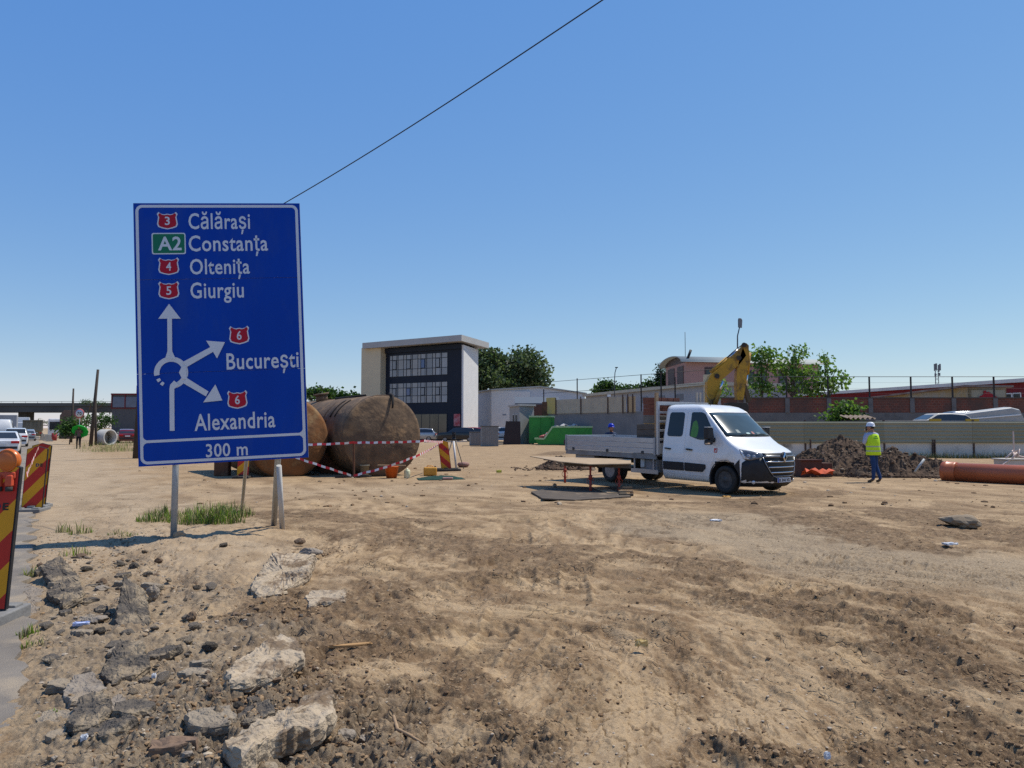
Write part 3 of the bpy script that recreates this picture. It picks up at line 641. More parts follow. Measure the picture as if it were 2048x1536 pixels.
def build_tanks():
    ang = math.atan2(-.62, 1.0); R = 1.42
    ctr = at(766, 870, 26.55); root, c, M, ax = tank(ctr, ang, R, 9.2, TANKM, 'big brown corroded steel tank lying with its round end towards the camera', (5.9, rad(100), .28), (2.6, 5.2, 7.7))
    dk = pm('shadow_and_fittings_dark', (.03, .024, .02), None, 5, .9)
    for s in (1.35, 1.85):                                   # two dark strips modelled as rope shadows over the shoulder
        pts = [c + M @ Vector(((R + .012) * math.cos(a), (R + .012) * math.sin(a), s)) for a in np.linspace(rad(118), rad(152), 10)]
        MB().tube(pts, .035, 6).build('rope_shadow', dk, root)
    a = rad(88); pts = [c + M @ Vector(((R + .04) * math.cos(a) + .25, (R + .06) * math.sin(a), .2)), c + M @ Vector(((R) * math.cos(a) + .27, (R - .02) * math.sin(a), -.06)), c + M @ Vector((R * .86 * math.cos(a) + .22, R * .80 * math.sin(a), -.22)), c + M @ Vector((R * .86 * math.cos(a) + .18, R * .68 * math.sin(a), -.28))]
    MB().tube(pts, [.045, .05, .045, .03], 8).build('lifting_lug', dk, root)
    b = MB(); b.tube([c + M @ Vector((R * math.cos(t), R * math.sin(t) + .03, 1.2 + k)) for t, k in ((rad(98), 0), (rad(100), 1.6), (rad(103), 2.8))], .05, 6); b.build('top_pipe', dk, root)
    tank(at(577, 880, 25.9), ang, 1.36, 5.6, TANKO, 'orange rusted steel tank mostly hidden behind the blue sign', None, (2.4,))
    # open rusty trough standing between the two tanks
    p = gnd(gx(682, 28.2)); r = empty('rusty_trough', p, ang * -.2, 'open rusty steel box with folded rim standing between the two tanks', 'steel box')
    b = MB(); w, d, h, t = 1.35, .8, 1.88, .03
    for q in ((-w / 2, 0, t, d), (w / 2, 0, t, d)): b.box((q[0], 0, h / 2), (q[2], q[3], h))
    b.box((0, -d / 2, h / 2), (w - .04, t, h)); b.box((0, d / 2, h / 2), (w - .04, t, h)); b.build('box_wall', RUST, r)
    b = MB(); b.box((.05, -d / 2 - .03, h + .025), (w + .3, .1, .05)); b.box((.05, d / 2, h + .025), (w + .2, .1, .05)); b.build('rim', pm('rim_rust', (.24, .13, .075), None, 6, .85, bump=.2), r)
    b = MB(); b.prism([(-.12, 0), (.34, -.06), (.0, .11)], (w / 2 + .05, -d / 2 - .1, h + .02), (1, 0, 0), (0, 0, 1), (0, 1, 0), .05); b.build('bent_lip', pm('lip_pale', (.4, .27, .18), None, 6, .8), r)
build_tanks()
# ------------------------------------------------------------ small things round the tanks
def build_small_things():
    p = gnd(gx(784, 25.6)); r = empty('orange_tub', p, 0, 'orange plastic tub with a board laid across it before the big tank', 'tub')
    b = MB(); b.lathe([(.17, 0), (.235, .36), (.26, .36), (.26, .40), (.225, .40), (.16, .03)], n=20); b.build('tub_wall', ORANGEP, r)
    o = MB().box((0, 0, 0), (.92, .16, .03)).build('timber_board', WOOD); o.location = p + Vector((.0, -.02, .417)); o.rotation_euler = (0, rad(1), .05); tag(o, 'short timber board lying across the orange tub', 'board')
    o = MB().lathe([(.0, 0), (.09, .0), (.105, .02), (.105, .22), (.09, .27), (.035, .29), (.035, .33), (.0, .33)], n=18).build('plastic_jug', pm('yellowish_plastic', (.62, .57, .30), (.7, .68, .5), 3, .4))
    o.location = gnd(gx(815, 25.7)); tag(o, 'small pale yellow plastic jug right of the orange tub', 'jug')
    o = MB().lathe([(.13, 0), (.16, .38), (.17, .38), (.17, .41), (.15, .41), (.12, .02)], n=18).build('bucket', pm('grey_bucket', (.25, .22, .16), (.19, .165, .12), 3, .7)); o.location = gnd(gx(730, 26.0)); tag(o, 'dull grey bucket in the shade under the big tank', 'bucket')
    p = gnd(gx(861, 26.8)); r = empty('fuel_can', p, .1, 'yellow orange plastic fuel can lying on the dirt left of the leaning panel', 'fuel can')
    YC = pm('yellow_can', (.62, .31, .05), (.55, .25, .03), 3, .4)
    b = MB(); b.box((0, 0, .15), (.46, .26, .3)); b.build('can_body', YC, r, bevel=.05); b = MB(); b.tube([(-.12, 0, .29), (-.1, 0, .34), (.08, 0, .34), (.1, 0, .29)], .018, 8); b.build('handle', YC, r)
    MB().lathe([(.03, .0), (.03, .05), (.0, .05)], c=(.17, 0, .29), n=10).build('cap', BLACKP, r)
    # tripod with survey staff
    p = gnd(gx(908, 31.0)); r = empty('survey_tripod', p, 0, 'surveying tripod with instrument head standing on the dirt', 'tripod')
    for x, y in ((-.42, -.2), (.42, -.15), (.05, .45)):
        MB().tube([(x, y, -.05), (x * .12, y * .12, 1.18)], [.014, .022], 8).build('leg', pm('tripod_leg', (.17, .15, .12), None, 4, .6), r)
    b = MB(); b.lathe([(.09, 1.15), (.1, 1.2), (.06, 1.23), (.06, 1.27)], n=14); b.box((0, 0, 1.36), (.13, .13, .2)); b.lathe([(.04, -.12), (.05, .12)], c=(0, 0, 1.38), axis='Y', n=12); b.build('instrument', BLACKP, r)
    o = MB().tube([(0, 0, 0), (-.13, .25, 1.12)], .04, 8).build('survey_staff', pm('white_staff', (.6, .58, .56), None, 9, .5, c3=(.35, .12, .1), s3=2.5, t3=(.55, .6))); o.location = gnd(gx(913, 30.2)); tag(o, 'white survey staff leaning against the tripod', 'staff')
    # green net crumpled on the ground, pinkish slab on it
    b = MB(); n = 16; rs = np.random.default_rng(3); vs = []
    for i in range(n + 1):
        for j in range(n + 1):
            x = (i / n - .5) * 1.5; y = (j / n - .5) * 1.0; k = max(0, 1 - (abs(x) / .75) ** 2) * max(0, 1 - (abs(y) / .5) ** 2)
            vs.append((x, y, .02 + k * (.06 + .06 * rs.random())))
    b.add(vs, [(i * (n + 1) + j, (i + 1) * (n + 1) + j, (i + 1) * (n + 1) + j + 1, i * (n + 1) + j + 1) for i in range(n) for j in range(n)], 0, True)
    o = b.build('crumpled_net', pm('dark_green_net', (.012, .05, .035), (.008, .03, .022), 8, .9), fix=False); o.location = gnd(gx(882, 25.2)); o.rotation_euler[2] = .2; tag(o, 'dark green net crumpled on the dirt before the leaning panel', 'net')
    o = MB().box((0, 0, .03), (.32, .14, .06)).build('pale_brick', pm('pink_brick', (.5, .3, .25), None, 5, .9, bump=.2), bevel=.008); o.location = gnd(gx(896, 24.8), .02); tag(o, 'pale pink brick lying on the edge of the dark green net', 'brick')
    # things behind the tripod
    o = MB().lathe([(.0, 0), (.2, .02), (.26, .12), (.2, .2), (.0, .22)], n=14).build('clay_lump', pm('pink_clay', (.3, .17, .14), None, 4, .9, bump=.4)); o.location = gnd(gx(927, 32.2)); tag(o, 'reddish lump of rubble beside the tripod legs', 'rubble')
build_small_things()

# ------------------------------------------------------------ rocks and slabs
ASPH = pm('broken_asphalt', (.13, .108, .086), (.065, .055, .045), 9, .95, bump=1.0, bscale=50, c3=(.29, .225, .15), s3=5, t3=(.48, .60))
SLABM = pm('dusty_concrete_slab', (.44, .35, .245), (.31, .24, .165), 7, .95, bump=.9, bscale=30, c3=(.17, .118, .074), s3=3.5, t3=(.52, .60))
DUSTY = pm('dusty_asphalt', (.31, .25, .18), (.21, .17, .125), 6, .95, bump=.9, bscale=45, c3=(.13, .105, .082), s3=4, t3=(.55, .65))
GREYROCK = pm('grey_rubble', (.30, .25, .195), (.19, .155, .122), 7, .95, bump=.9, bscale=40, c3=(.36, .275, .18), s3=3)
BROWNROCK = pm('brown_clod', (.19, .125, .078), (.11, .075, .05), 7, .95, bump=.5, bscale=30)
def rough_slab(name, outline, t, mat, seed, tilt=(0, 0), chip=.18, sub=3):
    """irregular slab: outline (metres), thickness t, top surface uneven, edges broken"""
    rs = random.Random(seed); pts = []
    n = len(outline)
    for i in range(n):
        a = Vector((*outline[i], 0)); b = Vector((*outline[(i + 1) % n], 0)); k = max(2, int((b - a).length / .028)); nrm = Vector((b.y - a.y, a.x - b.x, 0)).normalized()
        for j in range(k): pts.append(a.lerp(b, j / k) + nrm * rs.uniform(-.014, .014) * (1 if j else .3))
    m = len(pts); c = sum(pts, Vector()) / m; vs = []; lev = [(.93, 0, 0), (.985, t * .16, 1), (1.0, t * .32, 1.3), (1.005, t * .5, 1.3), (.99, t * .68, 1.3), (.985, t * .84, 1), (.95, t, .6), (.85, t, .7), (.68, t, .7), (.5, t, .7), (.32, t, .7), (.15, t, .6)]
    for k, (s, z, j) in enumerate(lev):
        for i, p in enumerate(pts):
            q = c + (p - c) * (s + j * rs.uniform(-chip, chip) * .12); h = vnoise(np.array([q.x * 7 + seed]), np.array([q.y * 7]), seed)[0] * t * .28 + vnoise(np.array([q.x * 21 + seed]), np.array([q.y * 21]), seed + 3)[0] * t * .24
            vs.append(Vector((q.x, q.y, z + (h if k > 5 else j * rs.uniform(-.06, .06) * t))))
    vs.append(c + Vector((0, 0, t))); b = MB(); L = len(lev)
    fs = [(k * m + i, k * m + (i + 1) % m, (k + 1) * m + (i + 1) % m, (k + 1) * m + i) for k in range(L - 1) for i in range(m)]
    fs += [((L - 1) * m + i, (L - 1) * m + (i + 1) % m, L * m) for i in range(m)] + [tuple(range(m))[::-1]]
    R = Matrix.Rotation(tilt[0], 3, 'X') @ Matrix.Rotation(tilt[1], 3, 'Y')
    b.add([R @ v for v in vs], fs, 0, False); return b.build(name, mat)
_RK = {}
def rock_mesh(seed, sub=2, amp=.35, flatz=.7):
    k = (seed, sub, amp, flatz)
    if k not in _RK: _RK[k] = _rock_mesh(*k)
    return _RK[k]
def _rock_mesh(seed, sub, amp, flatz):
    bm = bmesh.new(); bmesh.ops.create_icosphere(bm, subdivisions=sub, radius=1); rs = np.random.default_rng(seed); o = rs.random(3) * 50
    planes = [(Vector(rs.normal(size=3)).normalized(), rs.uniform(.55, .95)) for _ in range(7)]
    for v in bm.verts:
        for pn, d in planes:
            k = v.co.dot(pn)
            if k > d: v.co -= pn * (k - d)
        x, y, z = v.co; h = vnoise(np.array([x * 2.2 + o[0] + z]), np.array([y * 2.2 + o[1] - z * 1.3]), seed)[0]
        v.co *= 1 + amp * h * .6; v.co.z *= flatz
    vs = [v.co.copy() for v in bm.verts]; fs = [[v.index for v in f.verts] for f in bm.faces]; bm.free(); return vs, fs
def poly_px(pts, z=0.0):
    """outline of a slab from its place on the ground (pixels) -> centre, metres"""
    P = [onz(*p, z) for p in pts]; c = sum(P, Vector()) / len(P); Q = [((p - c).x, (p - c).y) for p in P]
    A = sum(Q[i][0] * Q[(i + 1) % len(Q)][1] - Q[(i + 1) % len(Q)][0] * Q[i][1] for i in range(len(Q)))
    return c, (Q if A > 0 else Q[::-1])
def build_slabs():
    S = [('concrete_slab', [(500, 1178), (545, 1130), (590, 1128), (632, 1130), (618, 1160), (560, 1188), (515, 1195)], .10, SLABM, (.07, .02), 'pale broken concrete slab tilted up, lying behind the flat pale slab', 'slab', .05),
         ('concrete_slab', [(610, 1196), (622, 1184), (692, 1181), (692, 1202), (618, 1210)], .05, SLABM, (.03, 0), 'thin flat pale slab half sunk in the dirt right of the tilted slab', 'slab', .0),
         ('concrete_slab', [(450, 1400), (520, 1352), (560, 1330), (590, 1335), (607, 1368), (560, 1402), (500, 1420), (452, 1425)], .085, SLABM, (.05, .08), 'large pale slab propped over dark shadow in the left foreground', 'slab', .05),
         ('concrete_slab', [(445, 1530), (520, 1490), (610, 1446), (665, 1432), (672, 1470), (640, 1500), (540, 1530), (480, 1570)], .11, SLABM, (.05, .02), 'largest pale slab, cut by the bottom edge of the picture', 'slab', .04),
         ('asphalt_slab', [(78, 1150), (120, 1137), (162, 1160), (158, 1172), (100, 1168)], .06, ASPH, (.14, .1), 'grey asphalt plate tilted over a dark gap by the nearest striped panel', 'asphalt slab', .07),
         ('asphalt_slab', [(92, 1190), (120, 1172), (165, 1180), (168, 1200), (128, 1212)], .07, ASPH, (.10, -.1), 'rounded grey asphalt plate below the tilted one near the striped panel', 'asphalt slab', .05),
         ('asphalt_slab', [(228, 1240), (250, 1203), (292, 1212), (300, 1245), (250, 1258)], .06, ASPH, (.30, .2), 'steep dark asphalt piece turned on edge above the blue litter', 'asphalt slab', .05),
         ('asphalt_slab', [(198, 1360), (240, 1318), (285, 1318), (300, 1345), (262, 1362), (220, 1372)], .08, ASPH, (.2, .15), 'dark rough asphalt block in the middle of the rubble', 'asphalt slab', .03),
         ('asphalt_slab', [(125, 1400), (150, 1366), (185, 1362), (215, 1385), (185, 1410), (140, 1418)], .05, GREYROCK, (.05, .05), 'flat light grey asphalt plate left of the dark block', 'asphalt slab', .02),
         ('asphalt_slab', [(135, 1470), (165, 1432), (210, 1428), (230, 1455), (200, 1480), (150, 1488)], .08, ASPH, (.15, -.1), 'dark grey asphalt lump nearest the bottom left road edge', 'asphalt slab', .03),
         ('asphalt_slab', [(200, 1465), (235, 1420), (262, 1440), (250, 1475)], .05, GREYROCK, (.08, .0), 'light grey plate right of the bottom left asphalt lump', 'asphalt slab', .02),
         ('asphalt_slab', [(38, 1200), (52, 1160), (88, 1168), (80, 1205), (60, 1222)], .03, GREYROCK, (0, .03), 'flat grey paving piece at the foot of the nearest striped panel', 'asphalt slab', .02),
         ('timber_offcut', [(295, 1536), (300, 1518), (392, 1513), (390, 1528)], .06, pm('brown_block', (.2, .13, .085), None, 5, .9, bump=.3), (0, 0), 'brown oblong block cut by the bottom edge of the picture', 'block', .0)]
    for k, (nm, px, t, m, tilt, lab, cat, dz) in enumerate(S):
        c, Q = poly_px(px, .05); o = rough_slab(nm, Q, t, m, 11 + k, tilt); o.location = gnd(c, dz - .035); tag(o, lab, cat, 'broken concrete slabs' if nm == 'concrete_slab' else ('broken asphalt pieces' if cat == 'asphalt slab' else None))
    R = [(305, 1196, .085, GREYROCK, (.75, .6, 1.3), 'upright grey chunk standing alone on the pale dirt'), (383, 1243, .05, BROWNROCK, (.8, .8, 1.2), 'small brown pyramid shaped clod in the middle of the pale dirt'), 
         (622, 1108, .15, GREYROCK, (1.3, .8, .55), 'pale grey rock behind the tilted slab under the right sign post'), (359, 1083, .09, pm('tan_stone', (.4, .27, .16), None, 5, .9, bump=.3), (1, 1, 1), 'round tan stone beside the left sign post foot'),
         (1919, 1052, .27, pm('tan_boulder', (.32, .245, .16), (.2, .15, .1), 4, .9, bump=.4), (1.2, .8, .75), 'tan boulder on the dark soil at the right edge'), (690, 1478, .055, GREYROCK, (1, 1, 1), 'grey lump right of the largest pale slab'), 
         (733, 1472, .04, GREYROCK, (1.2, 1, .6), 'small pale grey stone beyond the grey lump near the curved root'), (487, 1418, .05, BROWNROCK, (1, 1, .9), 'brown clod against the propped slab'), (290, 1385, .04, ASPH, (1.1, 1, .7), 'small black chunk right of the dark asphalt block'),
         (600, 1088, .08, BROWNROCK, (1, 1, .8), 'dark brown clod just behind the pale grey rock'), (120, 1150, .05, ASPH, (1.2, 1, .6), 'small dark chunk on the asphalt plates by the striped panel'), (205, 1180, .07, GREYROCK, (1.3, 1, .6), 'grey chunk right of the tilted asphalt plate'),
         (185, 1245, .09, GREYROCK, (1.4, 1, .6), 'grey chunk beside the piece of blue litter'), (255, 1275, .05, ASPH, (1.2, 1, .9), 'dark chunk under the steep asphalt piece'), (105, 1330, .07, ASPH, (1.3, 1, .6), 'dark chunk at the broken road edge'), (470, 1245, .045, BROWNROCK, (1, 1, .8), 'dark clod right of the small pyramid clod')]
    for k, (px, py, s, m, q, lab) in enumerate(R):
        vs, fs = rock_mesh(100 + k, 3); vs = [Vector((v.x * q[0], v.y * q[1], v.z * q[2])) * s for v in vs]
        b = MB(); b.add(vs, fs); o = b.build('rock', m); p = onz(px, py); o.location = gnd(p, s * q[2] * .35); o.rotation_euler[2] = k * 1.3; tag(o, lab, 'rock', 'loose rocks on the dirt')
    # broken plates of the old asphalt half sunk in the strip beside the road
    rs = random.Random(31); k = 0
    while k < 30:
        u_ = 3.7 + 6.6 * rs.random() ** 1.3; v_ = rs.uniform(.02, .95) + .12 * rs.random(); p = RD * u_ + RR * v_; a = rs.uniform(.05, .14); b_ = a * rs.uniform(.6, 1.0); n = rs.randint(5, 8); ph = rs.uniform(0, 6)
        Q = [(a * math.cos(ph + 6.283 * i / n) * rs.uniform(.75, 1.15), b_ * math.sin(ph + 6.283 * i / n) * rs.uniform(.75, 1.15)) for i in range(n)]
        A = sum(Q[i][0] * Q[(i + 1) % n][1] - Q[(i + 1) % n][0] * Q[i][1] for i in range(n)); Q = Q if A > 0 else Q[::-1]
        o = rough_slab('asphalt_plate', Q, rs.uniform(.035, .06), rs.choice((ASPH, DUSTY, DUSTY, ASPH)), 400 + k, (rs.uniform(-.08, .22), rs.uniform(-.18, .18))); o.location = gnd(p, rs.uniform(-.032, .0)); tag(o, 'flat broken asphalt plate half sunk in the dusty strip beside the road', 'asphalt plate', 'broken plates along the road edge'); k += 1
    # many similar chunks in the rubble strip beside the road
    rs = random.Random(8); meshes = []
    for k in range(6):
        vs, fs = rock_mesh(40 + k, 2, .5); b = MB(); b.add(vs, fs); me = b.build('rubble_chunk', [ASPH, GREYROCK, GREYROCK, SLABM, ASPH, BROWNROCK][k]); meshes.append(me.data); bpy.data.objects.remove(me)
    placed = 0
    while placed < 110:
        u = rs.uniform(3.6, 11.5); v = rs.gauss(.75, .5)
        if v < .02 or v > 2.3: continue
        p = RD * u + RR * v; s = .016 * math.exp(rs.gauss(.55, .6)); s = min(s, .07)
        o = bpy.data.objects.new('rubble_chunk', meshes[placed % 6]); COL.objects.link(o); o.location = gnd(p, s * .25); o.scale = (s * rs.uniform(.8, 1.5), s * rs.uniform(.7, 1.1), s * rs.uniform(.5, 1)); o.rotation_euler = (rs.uniform(-.3, .3), rs.uniform(-.3, .3), rs.uniform(0, 6))
        tag(o, 'broken chunk lying among the rubble beside the road edge', 'rubble', 'small chunks in the rubble strip'); placed += 1
    # root, litter
    pts = [onz(*p) for p in ((787, 1437), (795, 1452), (815, 1470), (850, 1487))]; pts = [gnd(p, .012 + .02 * (i % 3 == 0) * 0) for i, p in enumerate(pts)]; pts[0].z += .03
    o = MB().tube(pts, [.010, .011, .009, .006], 8).build('root', WOOD); tag(o, 'curved bare root sticking out of the dirt right of the pale slabs', 'root')
    def litter(px, py, w, d, mat, lab, h=.02, rz=.3):
        o = MB().box((0, 0, h / 2), (w, d, h)).build('litter', mat, bevel=min(.006, h * .3)); bm = bmesh.new(); bm.from_mesh(o.data); rs2 = random.Random(px)
        bmesh.ops.subdivide_edges(bm, edges=bm.edges, cuts=2)
        for v in bm.verts: v.co += Vector((rs2.uniform(-.1, .1) * w, rs2.uniform(-.1, .1) * d, rs2.uniform(0, h)))
        bm.to_mesh(o.data); bm.free(); o.location = gnd(onz(px, py), .008); o.rotation_euler[2] = rz; tag(o, lab, 'litter')
    WP = pm('white_paper', (.7, .7, .7), (.6, .6, .62), 20, .7)
    litter(162, 1257, .11, .05, pm('blue_white_wrapper', (.3, .4, .7), (.7, .7, .75), 30, .3), 'crumpled blue and white wrapper in the rubble')
    litter(307, 1383, .025, .03, WP, 'tiny white scrap right of the dark asphalt block'); litter(167, 1521, .03, .03, WP, 'tiny white scrap at the bottom left')
    litter(1432, 1047, .16, .1, WP, 'small white paper scrap on the grey gravel before the truck'); litter(1900, 1092, .17, .1, WP, 'white paper scrap lying below the tan boulder'); litter(1655, 1531, .03, .02, WP, 'white scrap at the bottom edge right of centre')
    litter(1453, 996, .16, .12, pm('orange_scrap', (.6, .33, .08), None, 9, .6), 'orange scrap on the ground before the truck bumper'); litter(1283, 1293, .08, .05, pm('yellow_scrap', (.62, .46, .2), None, 9, .6), 'yellowish scrap on the dirt in the middle foreground', .03)
    litter(1330, 1257, .2, .035, WOOD, 'short yellowish stick of wood on the cracked mud', .015); litter(700, 1298, .28, .03, pm('ochre_stick', (.42, .24, .1), None, 9, .8), 'ochre splinter of wood on the tread marks', .012)
    litter(998, 946, .15, .12, pm('lime_scrap', (.5, .5, .08), None, 9, .6), 'lime yellow scrap on the dirt left of the plywood table', .06)
build_slabs()

# ------------------------------------------------------------ loose clods and gravel (nobody could count them)
def scatter(name, n, place, mats, seed, smin, smax, label=None):
    rng = np.random.default_rng(seed); base = [rock_mesh(300 + k, 1, .6, .75) for k in range(5)]
    P = place(rng, n); z = terrain(P[:, 0], P[:, 1])[0]; V = []; Fq = []; MI = []; off = 0
    for i in range(len(P)):
        vs, fs = base[i % 5]; A = np.array([v[:] for v in vs]); s = smin * (smax / smin) ** (rng.random() ** 2.2); a = rng.random() * 6.28; ca, sa = math.cos(a), math.sin(a)
        A = A * np.array([1, rng.uniform(.6, 1), rng.uniform(.5, 1)]) * s; A = np.stack([A[:, 0] * ca - A[:, 1] * sa, A[:, 0] * sa + A[:, 1] * ca, A[:, 2]], 1) + np.array([P[i, 0], P[i, 1], z[i] + s * .05])
        V.append(A); F = np.array(fs) + off; Fq.append(F); off += len(A); MI += [int(rng.integers(len(mats)))] * len(F)
    V = np.concatenate(V); Fq = np.concatenate(Fq); me = bpy.data.meshes.new(name); me.from_pydata(V.tolist(), [], Fq.tolist())
    for m in mats: me.materials.append(m)
    me.polygons.foreach_set('material_index', MI); me.update(); o = bpy.data.objects.new(name, me); COL.objects.link(o); return tag(o, kind='stuff')
def in_view(rng, n, ymin=3.6, ymax=24):
    y = 1 / (1 / ymax + rng.random(n) * (1 / ymin - 1 / ymax)); x = y * rng.uniform(-.70, .70, n); return np.stack([x, y], 1)
def pl_dark(rng, n):
    P = in_view(rng, n * 7); z, d, g, r = terrain(P[:, 0], P[:, 1]); k = rng.random(len(P)) < d * .9 + .02; return P[k][:n]
def pl_rub(rng, n):
    u = rng.uniform(3.4, 14, n); v = np.abs(rng.normal(.7, .6, n)) + .03; return np.stack([RD.x * u + RR.x * v, RD.y * u + RR.y * v], 1)
def pl_all(rng, n):
    P = in_view(rng, n); v = P[:, 0] * RR.x + P[:, 1] * RR.y; return P[v > .25]
CLOD1 = pm('dark_clod', (.19, .115, .06), (.12, .074, .04), 5, .95); CLOD2 = pm('dry_clod', (.31, .205, .112), (.23, .15, .083), 5, .95); CLOD3 = pm('pale_grit', (.46, .37, .26), (.3, .25, .2), 5, .95)
scatter('soil_clods', 6500, pl_dark, [CLOD1, CLOD2, CLOD2, CLOD1], 21, .0035, .026)
scatter('rubble_grit', 4200, pl_rub, [DUSTY, GREYROCK, CLOD3, CLOD2, CLOD2], 22, .004, .03)
scatter('gravel', 6500, pl_all, [CLOD3, CLOD2, CLOD2, CLOD1, CLOD3], 23, .0035, .017)
scatter('site_debris', 900, lambda rng, n: (lambda P: P[(P[:, 0] * RR.x + P[:, 1] * RR.y) > 3])(in_view(rng, n, 16, 75)), [CLOD1, CLOD1, CLOD3, CLOD2], 29, .015, .10)
# soil turned up round the slabs
def pl_slab(rng, n):
    c = np.array([onz(*p)[:2] for p in ((600, 1400), (560, 1440), (700, 1500), (470, 1470), (640, 1350), (560, 1230), (640, 1100), (470, 1400))]); i = rng.integers(len(c), size=n); return c[i] + rng.normal(0, .2, (n, 2))
scatter('turned_clods', 1600, pl_slab, [CLOD1, BROWNROCK, CLOD2], 24, .005, .034)

# ------------------------------------------------------------ grass and weeds
def blades(name, spots, mats, seed, kind='stuff'):
    rng = random.Random(seed); b = MB(); R = []
    for (x, y, rr, n, h) in spots:
        for _ in range(n):
            a = rng.uniform(0, 6.28); d = rr * math.sqrt(rng.random()); R.append((x + d * math.cos(a), y + d * math.sin(a) * .8, d, rr, h))
    Zs = terrain(np.array([q[0] for q in R]), np.array([q[1] for q in R]))[0]
    if True:
        for (px, py, d, rr, h), z in zip(R, Zs):
            z = float(z)
            hh = h * rng.uniform(.3, 1.15) * (1 - .6 * (d / rr) ** 2); t = rng.uniform(0, 6.28); lean = rng.uniform(.1, .6) * hh; w = rng.uniform(.003, .009); u = Vector((math.cos(t), math.sin(t), 0)); s = Vector((-u.y, u.x, 0)) * w
            p0 = Vector((px, py, z - .01)); p1 = p0 + Vector((0, 0, hh * .6)) + u * lean * .35; p2 = p0 + Vector((0, 0, hh)) + u * lean
            b.add([p0 - s, p0 + s, p1 + s * .8, p1 - s * .8, p2], [(0, 1, 2, 3), (3, 2, 4)], rng.randrange(len(mats)))
    return tag(b.build(name, mats, fix=False), kind=kind)
GR1 = leafy(pm('grass_green', (.20, .27, .04), (.14, .22, .035), 4, .6), .35); GR2 = pm('grass_dry', (.30, .26, .11), (.22, .2, .08), 4, .7); GR3 = pm('grass_dark', (.06, .12, .025), None, 4, .6)
def build_grass():
    sp = []
    for px, py, r, n, h in ((310, 1045, .34, 330, .26), (330, 1035, .3, 200, .3), (400, 1046, .40, 420, .30), (440, 1046, .42, 520, .36), (465, 1036, .4, 360, .34), (372, 1040, .34, 260, .24), (420, 1030, .5, 300, .3)):
        p = onz(px, py); sp.append((p.x, p.y, r, n, h))
    blades('grass', [(x, y, r, int(n * .75), h) for x, y, r, n, h in sp], [GR1, GR1, GR2, GR2, GR3], 5)
    sp = []; rs = random.Random(3)
    for px, py, r, n, h in ((127, 1065, .14, 50, .2), (160, 1070, .2, 60, .24), (150, 1110, .2, 60, .16), (235, 1075, .15, 40, .12), (255, 1078, .15, 40, .1), (60, 1150, .12, 50, .16), (55, 1270, .1, 60, .12), (66, 1290, .1, 40, .08), (95, 1455, .08, 40, .06), (240, 1250, .06, 30, .06)):
        p = onz(px, py); sp.append((p.x, p.y, r, n, h))
    blades('weeds', sp, [GR1, GR2, GR2], 6)
    sp = []                                                  # dry verge far along the path
    for _ in range(46):
        px = rs.uniform(165, 272); Y = rs.uniform(52, 88); p = gx(px, Y); sp.append((p.x, p.y, 1.6, 50, .55))
    blades('verge_grass', sp, [GR2, GR2, GR1], 7)
build_grass()
# ------------------------------------------------------------ flatbed truck with crew cab
TR_LOC = Vector((6.15, 19.99, 0)); TR_ANG = rad(-55)
CABZ = [(.24, .84, .90), (.32, .98, .965), (.55, 1.02, .99), (.80, 1.02, 1.0), (1.00, .985, .995), (1.07, .91, .985), (1.14, .75, .975), (1.24, .48, .962), (1.34, .27, .952), (1.40, .16, .945),
        (1.60, -.075, .905), (1.85, -.37, .86), (2.05, -.60, .825), (2.13, -.70, .80), (2.20, -.86, .75), (2.245, -1.06, .66), (2.27, -1.35, .50)]
CAB_REAR = -2.15
def cab_iv(z):
    zs = [c[0] for c in CABZ]; return float(np.interp(z, zs, [c[1] for c in CABZ])), float(np.interp(z, zs, [c[2] for c in CABZ])) * 1.0
def cab_curve(z): return float(np.interp(z, [.2, 1.0, 1.15, 1.4, 2.05, 2.27], [.50, .52, .38, .21, .14, .08]))
def cab_front(z, s, off=0.0):
    xf, W = cab_iv(z); c = cab_curve(z); p = Vector((xf - c * abs(s) ** 2.6, W * s, z))
    if off:
        e = 1e-3; q1 = cab_front(z, min(1, s + e)) - cab_front(z, max(-1, s - e)); q2 = cab_front(z + e, s) - cab_front(z - e, s); n = q1.cross(q2).normalized()
        if n.x < 0: n = -n
        p += n * off
    return p
def cab_side(x, z, sd, off=0.0):
    xf, W = cab_iv(z); tuck = .02 * max(0, (.45 - z) / .2)
    return Vector((x, sd * (W - tuck + off), z + off * .25))
def patch_front(zs, ss, off, name, mat, parent, t=.02):
    """surface patch over the cab front: rows z, columns s"""
    vs = []; n = len(ss)
    for z in zs:
        zz = z if not callable(z) else z
        for s in ss: vs.append(cab_front(z, s, off))
    for z in zs:
        for s in ss: vs.append(cab_front(z, s, off - t))
    m = len(zs); K = m * n; fs = [(i * n + j, i * n + j + 1, (i + 1) * n + j + 1, (i + 1) * n + j) for i in range(m - 1) for j in range(n - 1)]
    b = MB(); b.add(vs, fs, 0, True); rim = [j for j in range(n)] + [i * n + n - 1 for i in range(1, m)] + [(m - 1) * n + j for j in range(n - 2, -1, -1)] + [i * n for i in range(m - 2, 0, -1)]
    b.add(vs, [(rim[i], rim[(i + 1) % len(rim)], rim[(i + 1) % len(rim)] + K, rim[i] + K) for i in range(len(rim))])
    return b.build(name, mat, parent)
